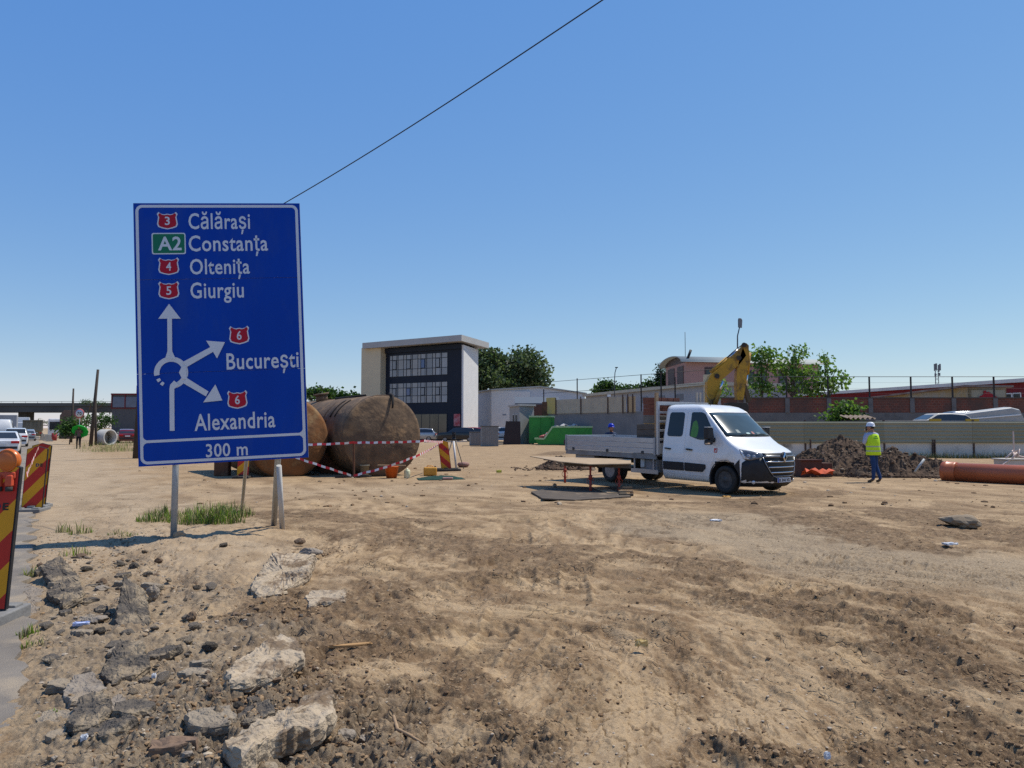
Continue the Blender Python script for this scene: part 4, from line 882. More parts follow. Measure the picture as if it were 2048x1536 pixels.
def poly_front(poly, off, name, mat, parent, t=.02):
    """polygon in (s, z) fanned round its centre, projected on the cab front"""
    P = []
    for i in range(len(poly)):
        a, c = poly[i], poly[(i + 1) % len(poly)]; k = max(1, int(math.hypot((c[0] - a[0]), c[1] - a[1]) / .08))
        P += [(a[0] + (c[0] - a[0]) * j / k, a[1] + (c[1] - a[1]) * j / k) for j in range(k)]
    cx = sum(p[0] for p in P) / len(P); cz = sum(p[1] for p in P) / len(P); n = len(P); vs = []
    for f in (1.0, .66, .33):
        vs += [cab_front(cz + (p[1] - cz) * f, cx + (p[0] - cx) * f, off) for p in P]
    vs.append(cab_front(cz, cx, off)); vs += [cab_front(p[1], p[0], off - t) for p in P]
    fs = [(k * n + i, k * n + (i + 1) % n, (k + 1) * n + (i + 1) % n, (k + 1) * n + i) for k in (0, 1) for i in range(n)] + [(2 * n + i, 2 * n + (i + 1) % n, 3 * n) for i in range(n)]
    b = MB(); b.add(vs, fs, 0, True); b.add(vs, [(i, (i + 1) % n, 3 * n + 1 + (i + 1) % n, 3 * n + 1 + i) for i in range(n)])
    return b.build(name, mat, parent)
def poly_side(poly, sd, off, name, mat, parent, t=.02, step=.12):
    """polygon in (x, z) laid on the cab side as horizontal strips that follow its curve"""
    zs = sorted(set([p[1] for p in poly])); zz = []
    for a, c in zip(zs[:-1], zs[1:]):
        k = max(1, int((c - a) / step)); zz += [a + (c - a) * j / k for j in range(k)]
    zz.append(zs[-1]); rows = []
    for z in zz:
        xs = []
        zq = min(max(z, zs[0] + 1e-4), zs[-1] - 1e-4) + 1.3e-5
        for i in range(len(poly)):
            a, c = poly[i], poly[(i + 1) % len(poly)]
            if (a[1] - zq) * (c[1] - zq) < 0: xs.append(a[0] + (c[0] - a[0]) * (zq - a[1]) / (c[1] - a[1]))
        rows.append((min(xs), max(xs), z))
    vs = []; 
    for (x0, x1, z) in rows: vs += [cab_side(x0, z, sd, off), cab_side(x1, z, sd, off)]
    n = len(vs)
    for (x0, x1, z) in rows: vs += [cab_side(x0, z, sd, off - t), cab_side(x1, z, sd, off - t)]
    b = MB(); m = len(rows); b.add(vs, [(2 * i, 2 * i + 1, 2 * i + 3, 2 * i + 2) for i in range(m - 1)])
    rim = [0, 1] + [2 * i + 1 for i in range(1, m)] + [2 * i for i in range(m - 1, 0, -1)]
    b.add(vs, [(rim[i], rim[(i + 1) % len(rim)], rim[(i + 1) % len(rim)] + n, rim[i] + n) for i in range(len(rim))])
    return b.build(name, mat, parent)
def rpoly(pts, r):
    """rounded polygon"""
    out = []; n = len(pts)
    for i in range(n):
        p = Vector(pts[i]); a = Vector(pts[i - 1]); c = Vector(pts[(i + 1) % n]); da = (a - p).normalized() * min(r, (a - p).length * .45); dc = (c - p).normalized() * min(r, (c - p).length * .45)
        for k in range(5): t = k / 4; q = (p + da) * (1 - t) ** 2 + p * 2 * t * (1 - t) + (p + dc) * t * t; out.append((q.x, q.y))
    return out
def wheel(name, parent, loc, r=.35, w=.22, sd=-1, rim=RIM, deep=False):
    t = MB(); M = Matrix.Rotation(math.pi / 2 * -sd, 3, 'X')
    t.lathe([(r * .62, -w / 2), (r * .9, -w / 2), (r * .985, -w * .38), (r, -w * .2), (r, w * .2), (r * .985, w * .38), (r * .9, w / 2), (r * .64, w / 2), (r * .62, w * .42), (r * .62, -w / 2)], (0, 0, 0), M=M, n=36)
    o = t.build('wheel', TYRE, parent); o.location = loc
    k = MB(); 
    if deep: k.lathe([(r * .62, w * .42), (r * .6, w * .30), (r * .5, -w * .12), (r * .33, -w * .16), (r * .30, w * .05), (r * .2, w * .12), (.001, w * .14)], M=M, n=28)
    else: k.lathe([(r * .62, w * .44), (r * .58, w * .36), (r * .52, w * .28), (r * .40, w * .34), (r * .26, w * .40), (r * .2, w * .48), (.001, w * .5)], M=M, n=28)
    for i in range(10):
        a = 2 * math.pi * i / 10; k.lathe([(r * .035, w * .2), (r * .035, w * .40)], M @ Vector((r * .27 * math.cos(a), r * .27 * math.sin(a), 0)) , M=M, n=6)
    k.build('rim', rim, o); return o
TRW = pm('dusty_truck_white', (.74, .74, .735), (.69, .685, .67), 2.5, .32, coat=.5, spec=.5, c3=(.50, .44, .36), s3=1.6, t3=(.54, .98))
def build_truck():
    root = empty('flatbed_truck', TR_LOC + Vector((0, 0, .0)), 0, 'white crew cab flatbed truck with grey dropsides parked facing right', 'truck')
    root.rotation_euler = (0, rad(.8), TR_ANG)
    # ---- cab shell: horizontal rings lofted upwards
    ss = np.linspace(-1, 1, 33); b = MB(); rings = []
    for z in sorted(set([c[0] for c in CABZ] + [.42, .68, .9, 1.5, 1.7, 1.95])):
        xf, W = cab_iv(z); xs = np.linspace(CAB_REAR + .03, cab_front(z, 1).x, 14)[:-1]
        ring = [Vector((CAB_REAR + (.05 if z > 2.15 else 0), y * (W - .05), z)) for y in np.linspace(1, -1, 9)] + [cab_side(x, z, -1) for x in xs] + [cab_front(z, s) for s in ss] + [cab_side(x, z, 1) for x in xs[::-1]]
        rings.append(ring)
    n = len(rings[0]); vs = [p for r in rings for p in r]
    fs = [(k * n + i, k * n + (i + 1) % n, (k + 1) * n + (i + 1) % n, (k + 1) * n + i) for k in range(len(rings) - 1) for i in range(n)]
    b.add(vs, fs, 0, True); b.add(rings[0], [tuple(range(n))[::-1]], 0); b.add(rings[-1], [tuple(range(n))], 0)
    cab = b.build('cab_body', TRW, root)
    cut = MB(); cut.lathe([(.455, -1.3), (.455, 1.3)], (0, 0, .36), axis='Y', n=40); cutter = cut.build('cutter', BLACKP, root)
    md = cab.modifiers.new('arch', 'BOOLEAN'); md.object = cutter; md.operation = 'DIFFERENCE'; md.solver = 'EXACT'
    dg = bpy.context.evaluated_depsgraph_get(); dg.update(); me = bpy.data.meshes.new_from_object(cab.evaluated_get(dg)); cab.modifiers.clear(); cab.parent = root; 
    me.materials.clear(); me.materials.append(TRW); cab.data = me; bpy.data.objects.remove(cutter)
    cd = np.empty(len(me.polygons) * 3); me.polygons.foreach_get('center', cd); cd = cd.reshape(-1, 3)
    me.materials.append(BLACKP); me.polygons.foreach_set('material_index', ((np.hypot(cd[:, 0], cd[:, 2] - .36) < .462) & (np.abs(cd[:, 1]) < 2)).astype(np.int32) * 1)
    ln = MB()
    for sd in (-1, 1):
        arc = [(math.cos(a), math.sin(a)) for a in np.linspace(rad(-20), rad(200), 24)]
        v = [Vector((.452 * c, sd * .99, .36 + .452 * s)) for c, s in arc] + [Vector((.452 * c, sd * .6, .36 + .452 * s)) for c, s in arc] + [Vector((.485 * c, sd * 1.003, .36 + .485 * s)) for c, s in arc]
        k = len(arc); ln.add(v, [(i, i + 1, k + i + 1, k + i) for i in range(k - 1)] + [(i, i + 1, 2 * k + i + 1, 2 * k + i) for i in range(k - 1)])
        ln.add([Vector((.45 * c, sd * .6, .36 + .45 * s)) for c, s in arc], [tuple(range(k))])
    ln.build('wheel_arch', BLACKP, root, fix=False)
    # ---- glass
    WS = glass('windscreen_glass', (.055, .08, .085), .12, .5)
    zs = np.linspace(1.425, 2.05, 9); b = MB()
    o = patch_front(list(zs), list(np.linspace(-.93, .93, 23)), .006, 'windscreen_seal', BLACKP, root, .02)
    o = patch_front(list(np.linspace(1.455, 2.03, 9)), list(np.linspace(-.90, .90, 23)), .010, 'windscreen', WS, root, .008)
    for s0, s1, z0 in ((-.5, .02, 1.445), (.1, .6, 1.445)):
        MB().tube([cab_front(z0 + .0, s0, .03), cab_front(z0 + .03, (s0 + s1) / 2, .03), cab_front(z0 + .015, s1, .03)], .010, 6).build('wiper', BLACKP, root)
    # dashboard papers and reflections, both painted as flat shapes on the glass
    q = MB()
    for (z, s, w, h, c) in ((1.50, -.12, .16, .05, 0), (1.52, .10, .10, .06, 1), (1.51, .35, .2, .05, 2), (1.56, -.45, .12, .08, 2)):
        P = [cab_front(z - h / 2, s - w / 2, .0115), cab_front(z - h / 2, s + w / 2, .0115), cab_front(z + h / 2, s + w * .35, .0115), cab_front(z + h / 2, s - w * .4, .0115)]; q.add(P, [(0, 1, 2, 3)], c)
    q.build('papers_and_reflections', [pm('pale_paper', (.42, .6, .56), None, 6, .5), pm('red_leaflet', (.35, .12, .1), None, 6, .5), pm('dash_reflection', (.17, .22, .21), (.1, .14, .14), 6, .3)], root, fix=False)
    # ---- doors, windows, handles
    GAPF = [(-.36, 1.38), (-.98, 1.38)]
    rear = rpoly([(-2.10, .40), (-1.345, .40), (-1.345, 2.13), (-2.08, 2.13)], .06)
    front = [(-1.325, .40), (-.475, .40), (-.475, .62), (-.36, .80), (-.30, 1.0), (-.25, 1.42), (-.40, 1.62), (-.72, 2.06), (-.82, 2.12), (-1.325, 2.13)]
    HAND = pm('handle_black', (.02, .02, .022), None, 5, .4)
    for sd in (-1, 1):
        d1 = poly_side(front, sd, .007, 'door', TRW, root); d2 = poly_side(rear, sd, .007, 'door', TRW, root)
        poly_side(rpoly([(-1.995, 1.40), (-1.44, 1.40), (-1.44, 2.05), (-1.97, 2.05)], .09), sd, .014, 'window', GLASSD, d2, .006)
        w = poly_side(rpoly([(-1.20, 1.42), (-.86, 1.33), (-.34, 1.34), (-.42, 1.55), (-.74, 2.01), (-.86, 2.05), (-1.20, 2.05)], .05), sd, .014, 'window', GLASSD, d1, .006)
        if sd < 0:
            poly_side(rpoly([(-1.17, 1.40), (-.93, 1.38), (-.90, 1.62), (-1.0, 1.85), (-1.12, 1.80)], .08), sd, .0155, 'high_visibility_jacket', pm('vest_behind_glass', (.10, .26, .05), (.07, .18, .04), 8, .2), d1, .001)
        for d, x in ((d1, -1.16), (d2, -1.92)):
            h = MB(); h.bar(cab_side(x - .10, 1.07, sd, .03), cab_side(x + .11, 1.055, sd, .03), .045, .04); h.build('handle', HAND, d, bevel=.012)
        poly_side(rpoly([(-2.09, .50), (-1.35, .50), (-1.35, .72), (-2.09, .72)], .02), sd, .022, 'side_moulding', BLACKP, d2, .02)
        poly_side(rpoly([(-1.32, .50), (-.72, .50), (-.60, .60), (-.60, .70), (-1.32, .72)], .03), sd, .022, 'side_moulding', BLACKP, d1, .02)
        # mirrors
        m = MB(); c = cab_side(-.38, 1.40, sd, .20); m.box(c + Vector((0, 0, .06)), (.14, .24, .30)); m.box(c + Vector((0, 0, -.17)), (.13, .22, .13)); m.bar(cab_side(-.36, 1.34, sd, -.02), c + Vector((0, 0, -.08)), .12, .12)
        mo = m.build('mirror', BLACKP, root, bevel=.035)
        MB().box(c + Vector((.02, sd * .02, .215)), (.13, .2, .02)).build('mirror_cap', pm('mirror_silver', (.5, .5, .5), None, 4, .3, .3), mo, bevel=.008)
        MB().box(c + Vector((.03, sd * .07, -.2)), (.09, .09, .035)).build('repeater_lamp', pm('repeater', (.75, .5, .3), None, 4, .3), mo, bevel=.01)
    # red sticker on the front wing
    st = poly_side([(-.335, 1.02), (-.235, 1.02), (-.235, 1.13), (-.335, 1.13)], -1, .010, 'red_emblem', pm('sticker_red', (.55, .04, .03), None, 5, .4), root, .003)
    q = MB(); 
    def sp(x, z): return cab_side(x, z, -1, .0115)
    q.add([sp(-.265, 1.035), sp(-.253, 1.035), sp(-.253, 1.12), sp(-.265, 1.12)], [(0, 1, 2, 3)]); q.add([sp(-.315, 1.04), sp(-.268, 1.04), sp(-.268, 1.085), sp(-.300, 1.075)], [(0, 1, 2, 3)]); q.build('emblem_mark', SIGNWHITE, st, fix=False)
    # ---- front: bumper, grille, lamps, badge, plate
    bl = [(-1, .24), (1, .24), (1, .74), (.97, .86), (.88, .95), (.60, .93), (.44, .60), (.36, .46), (-.36, .46), (-.44, .60), (-.60, .93), (-.88, .95), (-.97, .86), (-1, .74)]
    for sg in (-1, 1):
        poly_front([(sg * 1, .205), (sg * .30, .205), (sg * .30, .45), (sg * .40, .50), (sg * .50, .70), (sg * .62, .93), (sg * .86, .93), (sg * .985, .80), (sg * 1, .62)][::sg], .012, 'bumper', BLACKP, root, .03)
    patch_front([.205, .34, .44], list(np.linspace(-.32, .32, 11)), .014, 'bumper', BLACKP, root, .03)
    for sd in (-1, 1):     # bumper wraps round to the wheel arch
        poly_side([(.452, .30), (.47, .30), (.47, .88), (.40, .82), (.325, .74), (.30, .70), (.36, .64), (.41, .56), (.44, .46)], sd, .010, 'bumper_end', BLACKP, root, .02)
    patch_front([.455, .55, .68, .80, .92, 1.0, 1.04], list(np.linspace(-.60, .60, 15)), .010, 'grille_back', pm('grille_black', (.012, .012, .014), None, 9, .4), root, .02)
    for z, w in ((.96, .60), (.83, .555), (.70, .50), (.57, .44)):
        patch_front([z - (.026 if z > .9 else .014), z + (.026 if z > .9 else .014)], list(np.linspace(-w, w, 15)), .028, 'grille_bar', pm('grille_grey', (.22, .225, .235), None, 6, .3, .5) if z > .9 else CHROME, root, .02)
    e = MB()
    for sg in (-1, 1): e.tube([cab_front(.94, sg * .61, .022), cab_front(.75, sg * .55, .022), cab_front(.58, sg * .46, .022), cab_front(.50, sg * .38, .022)], .012, 6)
    e.tube([cab_front(.485, s, .022) for s in np.linspace(-.38, .38, 7)], .012, 6); e.build('grille_surround', pm('surround_grey', (.3, .31, .33), None, 6, .3, .6), root)
    c = cab_front(.93, 0, .045); bd = MB()
    fr = [(0, .125), (.085, 0), (0, -.125), (-.085, 0)]; inn = [(0, .072), (.045, 0), (0, -.072), (-.045, 0)]
    P = lambda p, o: c + Vector((o, p[0], p[1])); k = 4
    bd.add([P(p, .015) for p in fr] + [P(p, .03) for p in inn] + [P(p, -.03) for p in fr] + [P(p, -.02) for p in inn], [(i, (i + 1) % 4, 4 + (i + 1) % 4, 4 + i) for i in range(4)] + [(i, (i + 1) % 4, 8 + (i + 1) % 4, 8 + i) for i in range(4)] + [(4 + i, 4 + (i + 1) % 4, 12 + (i + 1) % 4, 12 + i) for i in range(4)])
    bd.build('badge', CHROME, root)
    MB().lathe([(.001, -.01), (.14, -.01), (.14, .0), (.001, .004)], cab_front(.93, 0, .022), axis='X', n=20).build('badge_backing', BLACKP, root)
    LENS = pm('headlamp_lens', (.16, .17, .19), (.07, .075, .085), 14, .08, .2, spec=.7); LED = pm('lamp_silver', (.62, .64, .66), None, 6, .2, .3)
    for sg in (-1, 1):
        hl = poly_front([(sg * .60, .93), (sg * .62, 1.03), (sg * .80, 1.085), (sg * .97, 1.12), (sg * .985, 1.02), (sg * .93, .87), (sg * .86, .86)][::sg], .016, 'headlamp', LENS, root, .02)
        poly_front([(sg * .955, 1.10), (sg * .985, 1.09), (sg * .95, .90), (sg * .86, .885), (sg * .865, .91), (sg * .925, .92)][::sg], .021, 'daytime_lamp', LED, hl, .006)
        for s, z, r in ((.87, .965, .05), (.78, .955, .045)):
            p = cab_front(z, sg * s, .02); n_ = (cab_front(z, sg * s, .1) - cab_front(z, sg * s, 0)).normalized(); Mr = n_.to_track_quat('Z', 'Y').to_matrix()
            MB().lathe([(.001, .004), (r * .7, .003), (r, -.004)], p, M=Mr, n=14).build('lamp_bulb', pm('bulb_glass', (.45, .47, .5), (.2, .21, .23), 30, .08, .3), hl)
        p = cab_front(.33, sg * .80, .02); n_ = (cab_front(.33, sg * .8, .1) - cab_front(.33, sg * .8, 0)).normalized(); MB().lathe([(.001, .012), (.04, .01), (.05, -.01)], p, M=n_.to_track_quat('Z', 'Y').to_matrix(), n=14).build('fog_lamp', LED, root)
    # number plate
    c = cab_front(.385, .0, .03); pl = MB(); pl.box(c, (.012, .52, .115)); pl = pl.build('number_plate', pm('plate_white', (.62, .63, .66), None, 5, .4), root, bevel=.004)
    MB().box(c + Vector((.0075, -.235, 0)), (.004, .04, .108)).build('plate_band', pm('plate_blue', (.01, .06, .4), None, 5, .4), pl)
    lettering('B 344 VD', lambda x, y, n: c + Vector((.007 + n, x, y)), -.195, .235, -.036, .038, pm('plate_black', (.015, .015, .018), None, 5, .5), pl, 'lettering', .03, .002)
    # roof aerial and roof seams
    MB().tube([(-1.05, -.3, 2.24), (-1.0, -.3, 2.30), (-1.25, -.3, 2.62)], .007, 6).build('aerial', BLACKP, root)
    # ---- chassis, wheels
    WB = -4.27
    b = MB()
    for y in (-.42, .42): b.box((-4.15, y, .66), (4.3, .09, .18))
    for x in (-2.6, -3.4, -4.8, -5.9): b.box((x, 0, .66), (.1, .84, .14))
    b.tube([(WB, -.8, .36), (WB, .8, .36)], .07, 10); b.build('chassis', pm('chassis_black', (.03, .03, .03), (.06, .05, .04), 6, .8), root)
    for sd in (-1, 1):
        wheel('wheel', root, (0, sd * .88, .35), .35, .22, sd, pm('dark_rim', (.03, .03, .032), (.09, .085, .08), 9, .5))
        wheel('wheel', root, (WB, sd * .90, .35), .35, .2, sd, RIM, True); wheel('wheel', root, (WB, sd * .66, .35), .35, .2, sd, RIM, True)
    b = MB(); b.box((-2.75, -.72, .55), (.62, .36, .36)); b.build('side_box', pm('box_grey', (.28, .28, .28), (.2, .2, .2), 5, .6), root, bevel=.02)
    MB().box((-2.95, -.93, .62), (.14, .03, .22)).build('side_label', pm('pale_label', (.55, .57, .55), None, 9, .6), root)
    b = MB(); b.box((-2.85, -.96, .40), (1.05, .03, .12)); b.bar((-2.5, -.95, .44), (-2.5, -.95, .86), .04); b.bar((-3.25, -.95, .44), (-3.25, -.95, .86), .04); b.build('side_guard', ALU, root)
    b = MB(); b.box((-5.45, -.80, .62), (.9, .3, .34)); b.build('tool_box', pm('box_grey', (.28, .28, .28)), root, bevel=.02)
    for sd in (-1, 1): MB().box((-4.75, sd * .78, .50), (.02, .46, .5)).build('mud_flap', BLACKP, root)
    # ---- load bed
    x0, x1, zf, hs = -6.28, -2.34, .90, .44; y = 1.03
    b = MB(); b.box(((x0 + x1) / 2, 0, zf - .03), (x1 - x0, 2 * y, .05)); b.box(((x0 + x1) / 2, -y + .03, zf - .10), (x1 - x0, .05, .10)); b.box(((x0 + x1) / 2, y - .03, zf - .10), (x1 - x0, .05, .10))
    b.build('bed_floor', pm('bed_frame', (.30, .30, .30), (.18, .17, .16), 4, .6, .2), root)
    for sd in (-1, 1):
        d = MB()
        for k in range(3): d.box(((x0 + x1) / 2, sd * (y - .0), zf + .073 + k * .147), (x1 - x0 - .02, .032 - .006 * (k % 2), .142))
        d = d.build('dropside', ALU, root, bevel=.006)
        for x in (x0 + .03, x1 - .03): MB().box((x, sd * (y + .004), zf + .2), (.06, .06, .5)).build('corner_post', pm('post_grey', (.36, .36, .37), None, 5, .5, .3), root, bevel=.005)
        for x in (x0 + .4, (x0 + x1) / 2, x1 - .5): MB().box((x, sd * (y + .022), zf + .03), (.09, .02, .08)).build('hinge', pm('hinge_dark', (.06, .06, .06), None, 5, .6), d)
    MB().box((x0, 0, zf + .22), (.03, 2 * y - .06, hs)).build('tailboard', ALU, root, bevel=.006)
    MB().box((x0 - .02, -y - .02, zf + .22), (.03, .08, .14)).build('rear_reflector', pm('refl', (.12, .09, .09), None, 5, .4), root)
    hb = MB(); xh = x1 + .05
    for sd in (-1, 1): hb.box((xh, sd * (y - .03), (zf + 2.31) / 2 - .02), (.07, .07, 2.31 - zf))
    for z in (1.30, 1.55, 1.80, 2.05): hb.box((xh, 0, z), (.04, 2 * y - .13, .06))
    hb.box((xh, 0, 2.30), (.06, 2 * y + .02, .10)); hb.box((xh, 0, 1.05), (.03, 2 * y - .13, .3)); hb.build('headboard', ALU, root, bevel=.004)
    # ---- the load: things of their own
    def on_bed(o, x, yy, z, lab, cat):
        o.matrix_world = Matrix.Translation(TR_LOC) @ root.rotation_euler.to_matrix().to_4x4() @ Matrix.Translation((x, yy, z)); tag(o, lab, cat)
    br = MB(); rs = random.Random(5); z = 0
    for k in range(5):
        for i in range(4): br.box((rs.uniform(-.01, .01), -.36 + i * .24, .05 + k * .1), (.50, .225, .094))
    o = br.build('brick_stack', pm('dark_red_brick', (.19, .07, .045), (.13, .05, .035), 6, .9, bump=.3)); on_bed(o, -2.72, -.42, 1.97, 'stack of dark red bricks on top of the load behind the truck cab', 'bricks')
    o = MB().box((0, 0, .11), (.55, .9, .22)).build('concrete_block', pm('dark_concrete', (.16, .15, .135), (.11, .105, .095), 4, .95, bump=.3), bevel=.015); on_bed(o, -2.72, -.42, 1.74, 'grey concrete block under the red bricks on the truck bed', 'block')
    b = MB(); b.box((0, 0, .415), (.72, 1.0, .81))
    for k in range(5): b.box((0, -.505, .1 + k * .16), (.70, .02, .14))
    o = b.build('wooden_crate', pm('grey_weathered_wood', (.12, .105, .092), (.075, .067, .06), 4, .9, bump=.3, stretch=(1, 1, 6)), bevel=.006); on_bed(o, -2.86, -.40, .90, 'grey weathered wooden crate on the truck bed under the block and bricks', 'crate')
    o = MB().box((0, 0, .75), (.07, .09, 1.5)).build('timber_post', WOOD); on_bed(o, -2.42, -.92, 1.1, 'upright timber post standing on the truck bed beside the headboard', 'timber')
    for yy, tl in ((.75, .1), (.9, -.02)):
        o = MB().box((0, 0, .85), (.05, .05, 1.7)).build('timber_post', pm('pale_timber', (.42, .36, .29), None, 6, .8)); on_bed(o, -2.45, yy, .95, 'pale upright batten on the far side of the truck headboard, %s' % ('leaning' if tl > 0 else 'straight'), 'timber')
    return root
TRUCK = build_truck()

# ------------------------------------------------------------ plywood table on red props, sheets below
PLY = pm('plywood_light', (.40, .29, .175), (.33, .235, .14), 3, .75, bump=.1, c3=(.25, .175, .11), s3=1.5)
PLYD = pm('plywood_dirty', (.105, .08, .056), (.07, .055, .042), 3, .85, bump=.2, c3=(.25, .19, .13), s3=2)
PROPR = pm('prop_red', (.36, .055, .03), (.27, .045, .03), 5, .6)
def build_table():
    A = [at(1060, 919, 22.4), at(1118, 928.5, 20.3), at(1180, 925, 19.6), at(1262, 921, 19.4), at(1262, 916.5, 21.6)]
    base = gnd((2.2, 20.6)); r = empty('plywood_table', base, 0, 'low work table of plywood sheets on red steel props in front of the truck bed', 'work table')
    zt = .78; b = MB()
    def warp(p): return Vector((p.x - base.x, p.y - base.y, zt + .03 * math.sin(p.x * 2.1) + (.05 if p.x < 1.0 else 0)))
    top = [warp(p) for p in A]; n = len(top); b.add(top + [p - Vector((0, 0, .022)) for p in top], [tuple(range(n)), tuple(range(n, 2 * n))[::-1]] + [(i, (i + 1) % n, n + (i + 1) % n, n + i) for i in range(n)])
    b.build('tabletop', PLY, r)
    e = MB(); e.bar(top[1] + Vector((.15, .06, -.07)), top[3] + Vector((-.02, .05, -.075)), .06, .10); e.bar(top[3] + Vector((-.03, .0, -.075)), top[4] + Vector((-.03, 0, -.075)), .06, .10); e.bar(top[0] + Vector((.4, 0, -.07)), top[4] + Vector((-.05, -.1, -.075)), .06, .1); e.build('beam', PLYD, r)
    for px, py in ((1130, 967), (1181, 985), (1238, 985), (1232, 965)):
        p = onz(px, py); p = Vector((p.x - base.x, p.y - base.y, 0)); l = MB(); l.tube([p + Vector((0, 0, -.1)), p + Vector((0, 0, .42))], .034, 12); l.tube([p + Vector((0, 0, .42)), p + Vector((0, 0, zt - .1))], .026, 12); l.tube([p + Vector((0, 0, .36)), p + Vector((0, 0, .46))], .05, 12)
        l.tube([p + Vector((.09 * math.cos(a), .09 * math.sin(a) * .3, .30 + .09 * math.sin(a))) for a in np.linspace(0, 6.0, 14)], .008, 6); l.box(p + Vector((0, 0, zt - .095)), (.12, .12, .01)); l.build('leg', PROPR, r)
    def sheet(px, z, t, mat, lab, nm='plywood_sheet', cat='plywood'):
        P = [onz(*p, z) for p in px]; c = sum(P, Vector()) / len(P); c.z = H(c.x, c.y); b = MB(); Q = [Vector((p.x - c.x, p.y - c.y, z + .01 * math.sin(3 * i))) for i, p in enumerate(P)]; n = len(Q)
        b.add([q - Vector((0, 0, t)) for q in Q] + Q, [tuple(range(n))[::-1], tuple(range(n, 2 * n))] + [(i, (i + 1) % n, n + (i + 1) % n, n + i) for i in range(n)]); o = b.build(nm, mat); o.location = c; tag(o, lab, cat)
    sheet([(1062, 982), (1100, 975), (1236, 972), (1262, 992), (1150, 998), (1085, 996)], .05, .03, PLYD, 'dirty plywood sheet lying flat on the ground under the table')
    sheet([(1186, 973), (1205, 972), (1236, 983), (1215, 984)], .075, .02, PLY, 'pale strip painted as the sunlit part of the dirty sheet under the table')  # lit part of the sheet, put in as a paler strip
    for k in range(3):
        p = gnd(onz(1252, 993 - k * 2.5)); o = MB().box((0, 0, 0), (.34, .12, .05)).build('timber_batten', WOOD if k == 1 else PLYD); o.location = p + Vector((0, .05 * k, .03 + .055 * k)); o.rotation_euler[2] = .1; tag(o, ('lowest', 'pale middle', 'topmost')[k] + ' of the stacked timber battens at the right front corner of the table', 'batten', 'stacked battens')
build_table()

# ------------------------------------------------------------ people
def grow(name, joints, edges, radii, levels=2, root=0):
    me = bpy.data.meshes.new(name); me.from_pydata([Vector(j) for j in joints], edges, []); o = bpy.data.objects.new(name, me); COL.objects.link(o)
    sk = o.modifiers.new('skin', 'SKIN'); o.modifiers.new('sub', 'SUBSURF').levels = levels; sk.use_smooth_shade = True
    for i, r in enumerate(radii):
        v = me.skin_vertices[0].data[i]; v.radius = (r, r) if not isinstance(r, tuple) else r; v.use_root = (i == root)
    dg = bpy.context.evaluated_depsgraph_get(); dg.update(); m2 = bpy.data.meshes.new_from_object(o.evaluated_get(dg)); bpy.data.objects.remove(o); bpy.data.meshes.remove(me); m2.name = name
    return m2
SKIN = pm('skin', (.36, .2, .13), (.32, .17, .11), 6, .6); HAIR = pm('hair_dark', (.02, .016, .013), None, 9, .7); JEANS = pm('blue_jeans', (.02, .055, .16), (.014, .04, .12), 12, .9); BOOT = pm('brown_boots', (.13, .08, .045), (.09, .06, .035), 9, .8)
SHIRT = pm('pale_shirt', (.42, .45, .58), (.36, .39, .5), 8, .9); VEST = pm('yellow_green_vest', (.55, .80, .02), (.48, .72, .02), 5, .7); REFL = pm('reflective_band', (.42, .48, .34), None, 9, .5)
def hand(b, w, d, side, r=.0085):
    """five bent fingers and a palm at the wrist w, pointing along d"""
    d = Vector(d).normalized(); s = Vector(side).normalized(); n = d.cross(s); b.tube([w, w + d * .04, w + d * .085], [.022, .036, .033], 8)
    for k, L in enumerate((.062, .072, .068, .052)):
        o = w + d * .08 + s * (.03 - .02 * k); b.tube([o, o + d * L * .5 - n * .008, o + d * L * .85 - n * .03], [r, r * .95, r * .7], 6)
    o = w + d * .03 + s * .03; b.tube([o, o + s * .03 + d * .02, o + s * .035 + d * .05 - n * .01], [r * 1.15, r, r * .75], 6)
